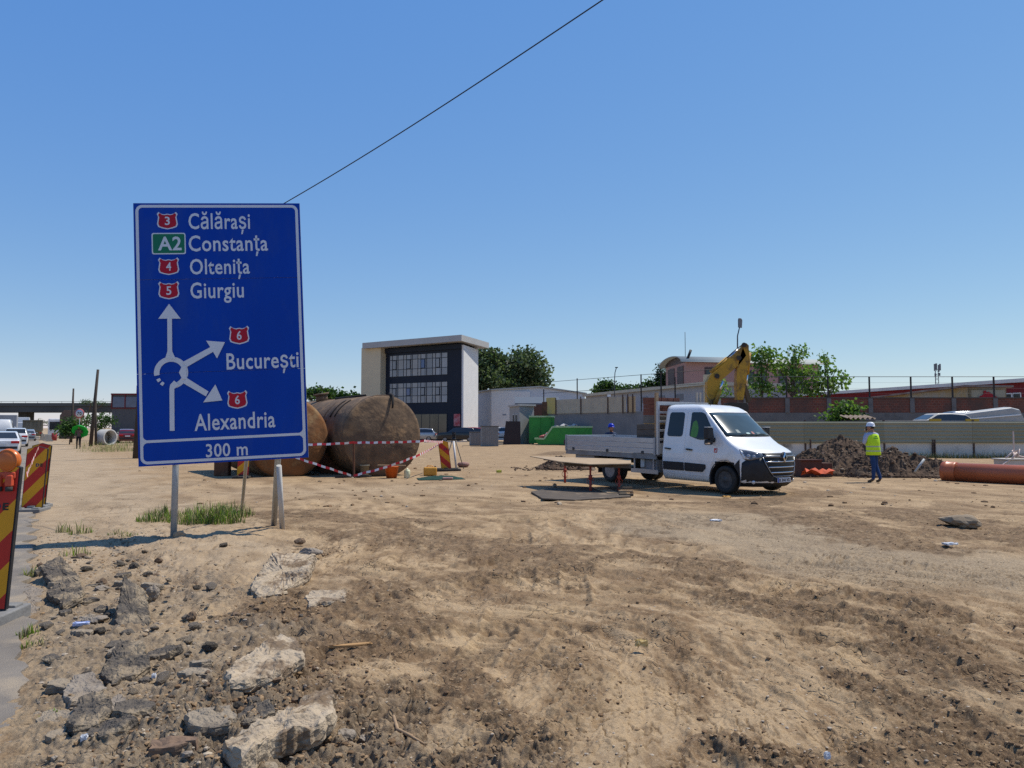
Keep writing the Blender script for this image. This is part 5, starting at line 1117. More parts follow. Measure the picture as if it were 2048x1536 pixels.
def head(parent, c, face, hair=True, skin=None, tilt=0):
    """head with brow, nose, mouth, chin and ears; face = horizontal direction it looks in"""
    f = Vector(face).normalized(); s = Vector((-f.y, f.x, 0)); bm = bmesh.new(); bmesh.ops.create_uvsphere(bm, u_segments=20, v_segments=16, radius=1)
    b = MB(); vs = []
    for v in bm.verts:
        x, y, z = v.co; w = .074 * (1 - .22 * max(0, -z)); dpt = .098 * (1 - .10 * max(0, -z) * (x < 0)); p = [x * dpt, y * w, z * .118]
        if x > .6 and abs(y) < .22 and -.35 < z < .1: p[0] += .018 * (1 - abs(y) / .22) * (1 - (z + .1) / .3 if z > -.1 else 1)
        if x > .5 and abs(z - .12) < .12 and .2 < abs(y) < .55: p[0] -= .010
        if x > .5 and z < -.7: p[0] += .012
        vs.append(Vector(c) + f * p[0] + s * p[1] + Vector((0, 0, p[2])))
    b.add(vs, [[v.index for v in q.verts] for q in bm.faces], 0, True); bm.free()
    for sg in (-1, 1): b.lathe([(.001, -.012), (.024, -.008), (.028, .0), (.018, .01), (.001, .008)], Vector(c) + s * sg * .076 - f * .008 + Vector((0, 0, -.005)), M=Matrix((f, Vector((0, 0, 1)), s * sg)).transposed(), n=10)
    h = b.build('head', skin or SKIN, parent)
    e = MB()
    for sg in (-1, 1): e.lathe([(.001, .006), (.010, .004), (.013, 0)], Vector(c) + f * .085 + s * sg * .031 + Vector((0, 0, .014)), M=f.to_track_quat('Z', 'Y').to_matrix(), n=8)
    e.box(Vector(c) + f * .090 + Vector((0, 0, -.062)), (.01, .04, .008), Matrix((f, s, Vector((0, 0, 1)))).transposed()); e.build('face_features', pm('lips_eyes', (.14, .06, .05), None, 5, .5), h)
    if hair:
        k = MB(); vs = []; fs = []; m = 18
        for i in range(8):
            th = i / 7 * 1.9
            for j in range(m):
                a = 2 * math.pi * j / m; x = math.sin(th) * math.cos(a); y = math.sin(th) * math.sin(a); z = math.cos(th)
                if x > .15: z = max(z, .42 * x + .2); 
                vs.append(Vector(c) + f * (x * .104 - .004) + s * y * .081 + Vector((0, 0, max(z, -.55) * .125)))
        k.add(vs, [(i * m + j, i * m + (j + 1) % m, (i + 1) * m + (j + 1) % m, (i + 1) * m + j) for i in range(7) for j in range(m)], 0, True); k.build('hair', HAIR, parent)
    return h
def helmet(parent, c, f, mat):
    f = Vector(f).normalized(); s = Vector((-f.y, f.x, 0)); b = MB(); m = 24; vs = []; prof = [(1.16, -.02), (1.02, .0), (1.0, .25), (.93, .55), (.75, .82), (.45, .98), (.12, 1.03), (.001, 1.035)]
    for r, h in prof:
        for j in range(m):
            a = 2 * math.pi * j / m; k = 1.32 if (h < -.01 and math.cos(a) > .5) else 1; vs.append(Vector(c) + f * (r * k * .122 * math.cos(a)) + s * (r * .105 * math.sin(a)) + Vector((0, 0, .035 + h * .125)))
    b.add(vs, [(i * m + j, i * m + (j + 1) % m, (i + 1) * m + (j + 1) % m, (i + 1) * m + j) for i in range(len(prof) - 1) for j in range(m)], 0, True); return b.build('helmet', mat, parent)
def shell(rings, name, mats, parent, bands=(), m=22, hole=None):
    """clothing shell from elliptical rings (centre, half width, half depth, facing)"""
    vs = []; fs = []; mi = []
    for (c, w, d, ang) in rings:
        for j in range(m):
            a = 2 * math.pi * j / m; ca, sa = math.cos(a), math.sin(a); q = (abs(ca) ** 2.6 + abs(sa) ** 2.6) ** (-1 / 2.6); x = w * ca * q; y = d * sa * q; vs.append(Vector(c) + Vector((x * math.cos(ang) - y * math.sin(ang), x * math.sin(ang) + y * math.cos(ang), 0)))
    b = MB()
    for i in range(len(rings) - 1):
        b.add([vs[k] for k in range(i * m, (i + 2) * m)], [(j, (j + 1) % m, m + (j + 1) % m, m + j) for j in range(m)], 1 if i in bands else 0, True)
    o = b.build(name, mats, parent); o.modifiers.new('thick', 'SOLIDIFY').thickness = .006; return o
def paint(me, rule, mats):
    me.materials.clear()
    for m in mats: me.materials.append(m)
    for p in me.polygons: p.material_index = rule(p.center); p.use_smooth = True
def build_worker():
    p = gnd(gx(1745, 23.3)); r = empty('person', p, rad(0), 'person in white helmet and yellow vest walking away with a phone at the ear', 'person')
    # back to the viewer, heading away to the left (facing -X, +Y); local axes are world axes
    j = [(0, 0, .94), (.0, .0, 1.10), (-.01, .02, 1.30), (-.01, .02, 1.44), (-.015, .03, 1.51), (-.03, .04, 1.58),
         (-.06, -.05, .88), (-.02, -.06, .50), (-.02, -.02, .10), (-.10, .02, .035), (-.17, .06, .03),
         (.07, .04, .88), (.10, .08, .52), (.19, -.02, .14), (.17, .0, .05), (.08, .05, .03),
         (-.19, -.02, 1.42), (-.27, .00, 1.16), (-.15, .20, 1.40), (-.085, .20, 1.52),
         (.17, .07, 1.42), (.16, .22, 1.18), (-.05, .30, 1.16)]
    e = [(0, 1), (1, 2), (2, 3), (3, 4), (4, 5), (0, 6), (6, 7), (7, 8), (8, 9), (9, 10), (0, 11), (11, 12), (12, 13), (13, 14), (14, 15), (3, 16), (16, 17), (17, 18), (18, 19), (3, 20), (20, 21), (21, 22)]
    rr = [(.15, .12), (.15, .115), (.17, .12), (.13, .09), .055, .052, .098, .068, .05, .045, .035, .098, .068, .05, .045, .035, .068, .054, .038, .03, .068, .054, .036]
    me = grow('body', j, e, rr, 2)
    def rule(c):
        if c.z < .10: return 2
        if c.z < .96 and abs(c.x) < .3 and c.y < .17: return 0
        if c.z > 1.50 or (c.y > .25 and c.x < .0 and c.z < 1.25) : return 3
        return 1
    paint(me, rule, [JEANS, SHIRT, BOOT, SKIN]); o = bpy.data.objects.new('body', me); COL.objects.link(o); o.parent = r
    hb = MB(); hand(hb, Vector((-.115, .20, 1.50)), (.35, -.1, 1), (-.6, .6, .2)); hand(hb, Vector((-.05, .30, 1.16)), (-1, .2, .1), (0, 0, 1)); hb.build('hands', SKIN, r)
    c = Vector((-.035, .05, 1.655)); f = (-.75, .65, 0); head(r, c, f); helmet(r, c, f, pm('helmet_white', (.72, .73, .76), None, 4, .35, coat=.3))
    A = .12
    shell([((.02, .02, .82), .212, .165, A), ((.015, .02, .90), .202, .168, A), ((.01, .015, .925), .2, .168, A), ((.01, .01, .965), .197, .168, A), ((.005, .01, 1.06), .19, .166, A), ((.0, .01, 1.10), .19, .164, A), ((0, .01, 1.20), .195, .162, A), ((-.005, .02, 1.32), .20, .145, A), ((-.008, .025, 1.42), .18, .125, A), ((-.012, .03, 1.475), .12, .095, A), ((-.015, .03, 1.50), .075, .075, A)], 'vest', [VEST, REFL], r, bands=(2, 4))
    pr = MB(); pr.box((.03, -.142, 1.33), (.13, .004, .035), mi=0); pr.box((.03, -.138, 1.38), (.08, .004, .03), mi=0); pr.build('back_print', pm('print_green', (.12, .4, .05), None, 30, .7), r)
    MB().box((-.115, .16, 1.63), (.02, .07, .14)).build('phone', BLACKP, r, bevel=.005)
build_worker()
def standing(p, label, shirt, trousers, face, name='person', hold=False):
    r = empty(name, p, 0, label, 'person')
    f = Vector(face).normalized(); s = Vector((-f.y, f.x, 0)); Z = Vector((0, 0, 1))
    def P(a, b, c): return f * a + s * b + Z * c
    j = [P(0, 0, .94), P(0, 0, 1.10), P(.01, 0, 1.30), P(0, 0, 1.43), P(0, 0, 1.50), P(.01, 0, 1.57)]
    for g in (-1, 1): j += [P(0, g * .10, .88), P(.02, g * .11, .50), P(-.01, g * .11, .10), P(.07, g * .12, .035), P(.14, g * .12, .03)]
    j += [P(0, -.19, 1.42), P(-.02, -.24, 1.15), P(.08, -.24, .92)]
    j += ([P(0, .19, 1.42), P(.02, .26, 1.20), P(.18, .14, 1.32)] if hold else [P(0, .19, 1.42), P(-.02, .24, 1.15), P(.08, .24, .92)])
    e = [(0, 1), (1, 2), (2, 3), (3, 4), (4, 5), (0, 6), (6, 7), (7, 8), (8, 9), (9, 10), (0, 11), (11, 12), (12, 13), (13, 14), (14, 15), (3, 16), (16, 17), (17, 18), (3, 19), (19, 20), (20, 21)]
    me = grow('body', j, e, [(.15, .12), (.15, .11), (.17, .12), (.13, .09), .055, .05] + [.095, .066, .048, .042, .034] * 2 + [.066, .05, .034] * 2, 2)
    paint(me, lambda c: 2 if c.z < .09 else 0 if c.z < .97 and (c.xy.length < .2) else 3 if c.z > 1.49 or (c.xy.length > .2 and c.z < 1.0) else 1, [trousers, shirt, BOOT, SKIN]); o = bpy.data.objects.new('body', me); COL.objects.link(o); o.parent = r
    hb = MB(); hand(hb, P(.08, -.24, .92), f * .4 - Z, s); hand(hb, j[-1], (f * .2 + Z) if hold else f * .4 - Z, -s); hb.build('hands', SKIN, r)
    return r, P
def build_people():
    p = gnd(gx(1222, 27.4)); r, P = standing(p, 'person in a blue helmet standing behind the truck bed, only the head showing', pm('dark_jacket', (.03, .05, .1), None, 5, .9), JEANS, (.3, -1, 0)); c = P(.01, 0, 1.64); head(r, c, (.6, -.8, 0)); helmet(r, c, (.6, -.8, 0), pm('helmet_blue', (.01, .03, .42), None, 4, .35))
    p = gnd(gx(158, 60.5)); r, P = standing(p, 'person in black trousers and dark top walking on the dusty path under a green umbrella', pm('dark_red_top', (.09, .045, .045), (.16, .13, .11), 30, .9), pm('black_trousers', (.012, .012, .014), None, 5, .9), (.25, -1, 0), hold=True); head(r, P(.01, 0, 1.64), (.25, -1, 0))
    q = p + P(.18, .14, 1.40); u = empty('umbrella', q, 0, 'bright green umbrella held behind the head of the walking person', 'umbrella'); ax = Vector((-.1, .75, .65)).normalized(); M = ax.to_track_quat('Z', 'Y').to_matrix()
    MB().tube([-ax * .1, ax * .62], .009, 6).build('shaft', STEEL, u)
    m = 32; b = MB(); prof = [(.62, .30), (.56, .40), (.42, .52), (.22, .60), (.001, .63)]; vs = []
    for k, (rr, h) in enumerate(prof):
        for i in range(m): a = 2 * math.pi * i / m; rk = rr * (1 - (.05 * (1 - abs(math.cos(4 * a))) if k < 2 else 0)); vs.append(M @ Vector((rk * math.cos(a), rk * math.sin(a), h - .35)))
    b.add(vs, [(k * m + i, k * m + (i + 1) % m, (k + 1) * m + (i + 1) % m, (k + 1) * m + i) for k in range(4) for i in range(m)], 0, True); b.build('canopy', pm('green_cloth', (.02, .48, .06), (.015, .4, .05), 4, .7), u)
build_people()

# ------------------------------------------------------------ excavator behind the truck
def build_excavator():
    Y = 34.0; o0 = gnd(gx(1405, Y)); r = empty('excavator', o0, 0, 'yellow excavator with raised folded arm standing behind the white truck', 'excavator')
    YM = pm('digger_yellow', (.50, .28, .025), (.40, .21, .02), 2.5, .55, c3=(.10, .065, .03), s3=2.0, t3=(.48, .64), bump=.1); DK = pm('digger_dark', (.03, .028, .026), (.06, .05, .04), 5, .7)
    def Q(px, py, dy=0): return at(px, py, Y + dy) - o0
    def limb(pts, name, wid, mat=YM, par=r):
        b = MB(); a = [Q(*p) + Vector((0, -wid / 2, 0)) for p in pts]; c = [Q(*p) + Vector((0, wid / 2, 0)) for p in pts]; n = len(pts)
        b.add(a + c, [tuple(range(n)), tuple(range(n, 2 * n))[::-1]] + [(i, (i + 1) % n, n + (i + 1) % n, n + i) for i in range(n)]); return b.build(name, mat, par, bevel=.012)
    boom = limb([(1412, 830), (1412, 764), (1418, 751), (1440, 733), (1470, 706), (1483, 694), (1490, 712), (1478, 728), (1459, 745), (1439, 762), (1432, 790), (1434, 830)], 'boom', .42)
    arm = limb([(1484, 691), (1490, 687), (1495, 692), (1494, 730), (1489, 770), (1484, 800), (1472, 800), (1470, 770), (1472, 735), (1478, 710)], 'stick', .42)
    def cyl(a, b_, r0, name, par):
        A, B = Q(*a), Q(*b_); MB().tube([A, A.lerp(B, .62)], r0, 12).build(name, YM, par); MB().tube([A.lerp(B, .55), B], r0 * .55, 10).build('piston_rod', CHROME, par)
    cyl((1422, 745, -.02), (1476, 700, -.02), .11, 'boom_cylinder', boom); cyl((1499, 705, -.05), (1492, 775, -.05), .08, 'bucket_cylinder', arm); cyl((1430, 810, -.35), (1446, 762, -.35), .09, 'lift_cylinder', boom)
    h = MB()
    for k in (-.1, .1): h.tube([Q(1425, 752, k), Q(1440, 728, k), Q(1465, 705, k), Q(1486, 688, k), Q(1497, 700, k), Q(1498, 735, k)], .025, 6)
    h.build('hydraulic_hose', DK, boom)
    for px, py in ((1488, 690), (1478, 716), (1434, 752)):
        MB().tube([Q(px, py, -.3), Q(px, py, .3)], .11, 14).build('pivot_pin', DK, arm)
    limb([(1452, 806), (1488, 806), (1492, 812), (1492, 840), (1470, 850), (1448, 830)], 'bucket', .8, DK)
    limb([(1484, 768), (1492, 770), (1502, 800), (1494, 806)], 'bucket_link', .2, pm('link_brown', (.12, .085, .05), None, 5, .8), arm)
    # house, cab and tracks (behind the truck from here)
    b = MB(); b.box((-.9, .3, 1.55), (2.9, 2.5, 1.0)); b.build('engine_house', YM, r, bevel=.08)
    c = MB(); c.box((.1, -.55, 1.9), (1.2, .95, 1.5)); c.build('operator_cab', DK, r, bevel=.08)
    for y in (-1.0, 1.2):
        t = MB(); P = [(x, z) for x, z in rpoly([(-2.1, .0), (1.3, .0), (1.6, .42), (1.3, .85), (-2.1, .85), (-2.4, .42)], .3)]; t.prism(P, (0, y - .28, 0), (1, 0, 0), (0, 0, 1), (0, 1, 0), .56); t.build('track', DK, r)
    MB().box((-.4, .1, .75), (1.6, 1.6, .5)).build('undercarriage', DK, r)
build_excavator()
# ------------------------------------------------------------ walls, fences and buildings
def wall_box(a, b, z0, z1, t, mat, name='wall', parent=None, base=Vector((0, 0, 0))):
    a = Vector((a[0], a[1], 0)) - base; b = Vector((b[0], b[1], 0)) - base; d = (b - a).normalized(); n = Vector((-d.y, d.x, 0)); L = (b - a).length
    return MB().prism([(0, 0), (L, 0), (L, z1 - z0), (0, z1 - z0)], a + Vector((0, 0, z0)), d, (0, 0, 1), n, t).build(name, mat, parent)
def prism_building(foot, z0, z1, mat, parent, base, name='wall', roof=None):
    P = [Vector((p[0], p[1], 0)) - base for p in foot]; n = len(P); b = MB()
    b.add([p + Vector((0, 0, z0)) for p in P] + [p + Vector((0, 0, z1)) for p in P], [(i, (i + 1) % n, n + (i + 1) % n, n + i) for i in range(n)] + [tuple(range(n))[::-1], tuple(range(n, 2 * n))]); return b.build(name, mat, parent)
def panel_on(base, O, d, n, x0, x1, z0, z1, off, t, mat, name, parent, bevel=0):
    """flat piece on a facade: O corner, d along, n outward"""
    O = Vector(O) - base; return MB().prism([(x0, z0), (x1, z0), (x1, z1), (x0, z1)], O + n * (off - t), d, (0, 0, 1), n, t).build(name, mat, parent, bevel=bevel)
CREAM = pm('cream_render', (.58, .49, .33), (.54, .455, .31), 1.5, .9); DARKF = pm('dark_blue_cladding', (.016, .022, .036), (.013, .018, .03), .5, .6, spec=.2); WHITEW = pm('white_render', (.66, .65, .63), (.6, .59, .57), .8, .9)
FRAMED = pm('window_frame_dark', (.02, .026, .036), None, 4, .5)
def build_office():
    N = gx(923, 101.0); d = Vector((-.85, .527, 0)).normalized(); n = Vector((-d.y, d.x, 0)); n = n if n.y < 0 else -n; e = Vector((.25, .968, 0)).normalized(); ne = Vector((e.y, -e.x, 0))
    base = N.copy(); r = empty('office_building', base, 0, 'three storey dark glazed office building with cream side wall and overhanging roof', 'office building')
    L = 13.1; LW = 16.7; prism_building([N, N + e * 6.6, N + e * 6.6 + Vector((-12, 9, 0)), N + d * L + Vector((-1, 10, 0)), N + d * L], 0, 12.75, [DARKF], r, base)
    side = MB().prism([(0.0, 0), (6.6, 0), (6.6, 12.6), (0, 12.6)], N - base, e, (0, 0, 1), ne, .25).build('side_wall', WHITEW, r)
    # cream wing projecting a little in front
    P = [N + d * (L + .02) + n * 1.1, N + d * (L + .02) - n * 6, N + d * LW - n * 6, N + d * LW + n * 1.1]; prism_building(P[::-1], 0, 13.0, CREAM, r, base, 'cream_wing')
    # roof slab with overhang
    t = [N + ne * 1.0 + n * 1.7 + Vector((0, 0, 0)), N + e * 8 + ne * 1.4, N + e * 8 + Vector((-16, 9, 0)), N + d * (LW - 1.2) - n * 5, N + d * (LW - .7) + n * 1.7]
    P = [p - base for p in t]; b = MB(); k = len(P); b.add([p + Vector((0, 0, 12.95 - .03 * i)) for i, p in enumerate(P)] + [p + Vector((0, 0, 13.75 - .03 * i)) for i, p in enumerate(P)], [(i, (i + 1) % k, k + (i + 1) % k, k + i) for i in range(k)] + [tuple(range(k))[::-1], tuple(range(k, 2 * k))]); b.build('roof', pm('roof_edge_grey', (.40, .395, .38), (.36, .355, .34), .6, .8), r)
    prism_building([N + d * L + n * .25, N + d * 0 + n * .25, N + d * 0 + n * .02, N + d * L + n * .02], 12.1, 12.74, DARKF, r, base, 'top_band')
    PANE = [pm('blind_pane_%s' % s, c, tuple(x * .8 for x in c), .5, .18, spec=.6) for s, c in (('pale', (.30, .31, .335)), ('mid', (.235, .245, .27)), ('warm', (.31, .30, .30)))]
    rs = random.Random(2)
    for z0, z1, opens in ((8.75, 11.75, (2,)), (5.05, 7.85, (1,))):
        bnd = panel_on(base, N, d, n, 2.3, 12.35, z0, z1, .05, .04, FRAMED, 'window_band', r)
        for m in range(4):
            x = 12.35 - 2.52 * (m + 1) + 2.52
            for (a, c) in ((.06, .45), (.58, 1.22), (1.32, 1.44), (1.60, 2.46)):
                xa, xb = x - c, x - a; op = (a == .58)
                for q, (za, zb) in enumerate(((z0 + .05, z0 + .95), (z0 + 1.03, z1 - .72), (z1 - .64, z1 - .05))):
                    if op and q == 1:
                        w = panel_on(base, N, d, n, xa - .05, xb + .05, za - .03, zb + .03, .12, .06, FRAMED, 'window', r); o = panel_on(base, N, d, n, xa + .05, xb - .05, za + .07, zb - .07, .135, .01, pm('open_blue_pane', (.06, .10, .24), None, .5, .1, spec=.7) if m in opens else PANE[1], 'pane', w)
                    else: panel_on(base, N, d, n, xa, xb, za, zb, .062, .01, PANE[rs.randrange(3)], 'glazing', bnd)
    sf = panel_on(base, N, d, n, 2.3, 12.35, .2, 3.6, .05, .04, FRAMED, 'shop_front', r)
    for i in range(7): panel_on(base, N, d, n, 2.4 + i * 1.42, 2.4 + i * 1.42 + 1.32, .3, 3.5, .062, .01, pm('ground_glass', (.03, .035, .03), (.07, .065, .05), .7, .08, spec=.6), 'glazing', sf)
    panel_on(base, N, d, n, .2, 1.2, 1.9, 3.5, .08, .05, pm('red_banner', (.38, .02, .03), (.5, .3, .3), 1.2, .6), 'banner', r)
build_office()

def build_hall():
    A = gx(983, 113); B = gx(1170, 118); L0 = gx(951, 122); base = A.copy(); r = empty('white_hall', base, 0, 'low white metal hall with shallow gable right of the office building', 'hall'); HM = pm('white_sheet_wall', (.56, .58, .60), (.5, .52, .55), .5, .7, bump=.05)
    d = (B - A).normalized(); w = (B - A).length; n = Vector((d.y, -d.x, 0)); g = [(0, 0), (w, 0), (w, 6.9), (w * .5, 7.75), (0, 7.2)]; MB().prism(g, A - base, d, (0, 0, 1), -n, 16).build('wall', HM, r)
    MB().prism([(-.2, 7.18), (w * .5, 7.77), (w + .2, 6.9), (w + .2, 7.05), (w * .5, 7.95), (-.2, 7.36)], A - base + n * .3, d, (0, 0, 1), -n, 16.5).build('roof', pm('hall_roof', (.45, .45, .42), None, .5, .7), r)
    e = (L0 - A).normalized(); ne = Vector((e.y, -e.x, 0)); ne = ne if ne.y < 0 else -ne; wl = (L0 - A).length; MB().prism([(0, 0), (wl, 0), (wl, 6.6), (0, 7.1)], A - base + ne * .03, e, (0, 0, 1), ne, -6).build('side_wall', WHITEW, r)
    panel_on(base, A, e, ne, wl * .55, wl * .8, .1, 4.9, .08, .04, pm('hall_door', (.05, .05, .055), None, 2, .7), 'door', r)
    panel_on(base, A, d, n, 1.9, 4.6, .1, 3.5, .06, .04, pm('hall_gate', (.36, .39, .44), (.32, .35, .4), .9, .6), 'gate', r); panel_on(base, A, d, n, 1.7, 4.8, 3.5, 3.72, .09, .06, pm('gate_head', (.25, .28, .33), None, 2, .6), 'lintel', r)
build_hall()

def build_cabin():
    C = gx(1039, 78); A = gx(1019, 82.5); B = gx(1068, 79.5); base = C.copy(); r = empty('site_cabin', base, 0, 'grey site cabin with two small windows left of the green skips', 'cabin'); CB = pm('cabin_grey', (.34, .33, .31), (.29, .28, .265), .8, .8)
    prism_building([C, B, B + A - C, A], 0, 3.9, CB, r, base); prism_building([C + Vector((-.1, -.2, 0)), B + Vector((.2, -.15, 0)), B + A - C + Vector((.1, .2, 0)), A + Vector((-.2, .1, 0))], 3.9, 4.08, pm('cabin_roof', (.42, .41, .39), None, 2, .8), r, base, 'roof')
    d = (A - C).normalized(); n = Vector((d.y, -d.x, 0)); n = n if n.y < 0 else -n; w = (A - C).length
    for f in (.18, .45): wn_ = panel_on(base, C, d, n, w * f, w * f + w * .16, 1.9, 3.1, .06, .05, pm('cabin_frame', (.5, .49, .46), None, 2, .7), 'window', r); panel_on(base, C, d, n, w * f + .07, w * f + w * .16 - .07, 2.0, 3.0, .075, .01, GLASSD, 'pane', wn_)
    panel_on(base, C, d, n, w * .72, w * .92, .1, 2.2, .05, .04, pm('cabin_door', (.3, .16, .1), None, 2, .7), 'door', r)
    # shed with a pale sheet roof behind it
    A2 = gx(1035, 88); B2 = gx(1112, 86); base = A2.copy(); r = empty('tin_shed', base, 0, 'low shed with pale sheet roof and rusty brown wall behind the site cabin', 'shed'); prism_building([A2, B2, B2 + Vector((0, 6, 0)), A2 + Vector((0, 6, 0))], 0, 4.3, pm('brown_wall', (.12, .055, .04), (.085, .045, .035), .8, .9), r, base)
    d = (B2 - A2).normalized(); L = (B2 - A2).length; MB().prism([(-.3, 0), (6.4, 1.0), (6.4, 1.12), (-.3, .14)], A2 - base + Vector((-.3, -.4, 4.32)), (0, 1, 0), (0, 0, 1), (1, 0, 0), L + .6).build('roof', pm('pale_sheet_roof', (.10, .11, .125), (.085, .095, .11), 1, .6), r)
    q = gx(1006, 76.2); o = MB().prism([(0, 0), (1.75, 0), (1.72, 2.32), (.28, 2.34)], (0, 0, 0), Vector((1, .1, 0)).normalized(), Vector((0, .10, 1)).normalized(), Vector((.1, -1, 0)).normalized(), .06).build('leaning_board', pm('dark_brown_board', (.05, .035, .032), None, 2, .8)); o.location = q; tag(o, 'dark brown board leaning at the site cabin wall', 'board')
build_cabin()

def build_panel_wall():
    A = gx(1086, 78.5); B = gx(1436, 60.5); base = A.copy(); r = empty('grey_wall', base, 0, 'long grey concrete wall with corrugated pale panels on top behind the skips', 'wall'); d = (B - A).normalized(); n = Vector((d.y, -d.x, 0)); L = (B - A).length
    GW = pm('grey_wall_render', (.20, .20, .205), (.155, .155, .16), .7, .95, bump=.2, c3=(.12, .12, .12), s3=.4); MB().prism([(0, 0), (L, 0), (L, 3.1), (0, 3.1)], A - base, d, (0, 0, 1), -n, .3).build('wall', GW, r)
    PN = pm('beige_sheet', (.42, .37, .28), (.33, .295, .235), 1.2, .7); YL = pm('faded_yellow_sheet', (.52, .40, .10), (.4, .33, .15), 1.5, .7)
    def s_at(px):
        k = (px - 1024) / F_PX; return ((k * A.y - A.x) / (d.x - k * d.y))
    segs = [(1094, 1112, YL)] + [(1114 + i * 8.2, 1114 + (i + 1) * 8.2 - .6, PN) for i in range(17)] + [(1257, 1272, pm('tan_sheet', (.45, .33, .19), None, 2, .8))]
    for a, c, m in segs:
        panel_on(base, A, d, n, s_at(a), s_at(c), 3.08, 4.45 if m is not YL else 4.7, .1, .05, m, 'sheet_panel', r)
    for px in (1114, 1164, 1218, 1248, 1258, 1268): x = s_at(px); MB().box(A - base + d * x + n * .16 + Vector((0, 0, 3.8)), (.1, .06, 1.7)).build('panel_post', pm('rust_post', (.1, .06, .045), None, 3, .8), r)
    MB().prism([(s_at(1086), 0), (s_at(1096), 0), (s_at(1096), 1.9), (s_at(1086), 1.9)], A - base + n * .02 + Vector((0, 0, 2.4)), d, (0, 0, 1), n, .1).build('rusty_patch', RUST, r)
    b = MB(); 
    for z in (5.2, 6.3): b.tube([A - base + d * s_at(1086) + Vector((0, 0, z)), A - base + d * s_at(1425) + Vector((0, 0, z))], .02, 4)
    b.build('wire', BLACKP, r)
    for px, z1 in ((1086, 5.6), (1153, 6.45), (1281, 6.35), (1321, 6.4), (1349, 5.9)): MB().box(A - base + d * s_at(px) - n * .1 + Vector((0, 0, (3 + z1) / 2)), (.1, .1, z1 - 3)).build('fence_post', pm('post_dark', (.045, .04, .038), None, 3, .8), r)
    MB().box(A - base + d * s_at(1223) + n * .3 + Vector((0, 0, 4.6)), (.3, .15, .2)).build('flood_lamp', WHITE, r)
    # long shed behind, beige roof edge
    A = gx(1172, 109); B = gx(1414, 80); base = A.copy(); r = empty('long_shed', base, 0, 'long pale grey shed with beige roof edge behind the panelled wall', 'shed'); d = (B - A).normalized(); n = Vector((d.y, -d.x, 0)); L = (B - A).length
    MB().prism([(0, 0), (L, 0), (L, 6.1), (0, 6.1)], A - base, d, (0, 0, 1), -n, 10).build('wall', pm('shed_grey', (.36, .36, .38), (.29, .29, .31), .5, .85), r)
    MB().prism([(-.3, 6.1), (L + .3, 6.1), (L + .3, 6.45), (-.3, 6.45)], A - base + n * .4, d, (0, 0, 1), -n, 10.8).build('roof', pm('beige_roof_edge', (.52, .47, .36), (.45, .41, .33), .8, .8), r)
    for k in range(6): panel_on(base, A, d, n, L * .15 + k * L * .13, L * .15 + k * L * .13 + 1.6, 4.7, 5.4, .04, .03, pm('shed_vent', (.2, .2, .21), None, 2, .7), 'vent', r)
    MB().box(B - base + Vector((0, 0, 3.6)), (.5, .5, 7.2)).build('end_pillar', CREAM, r)
build_panel_wall()

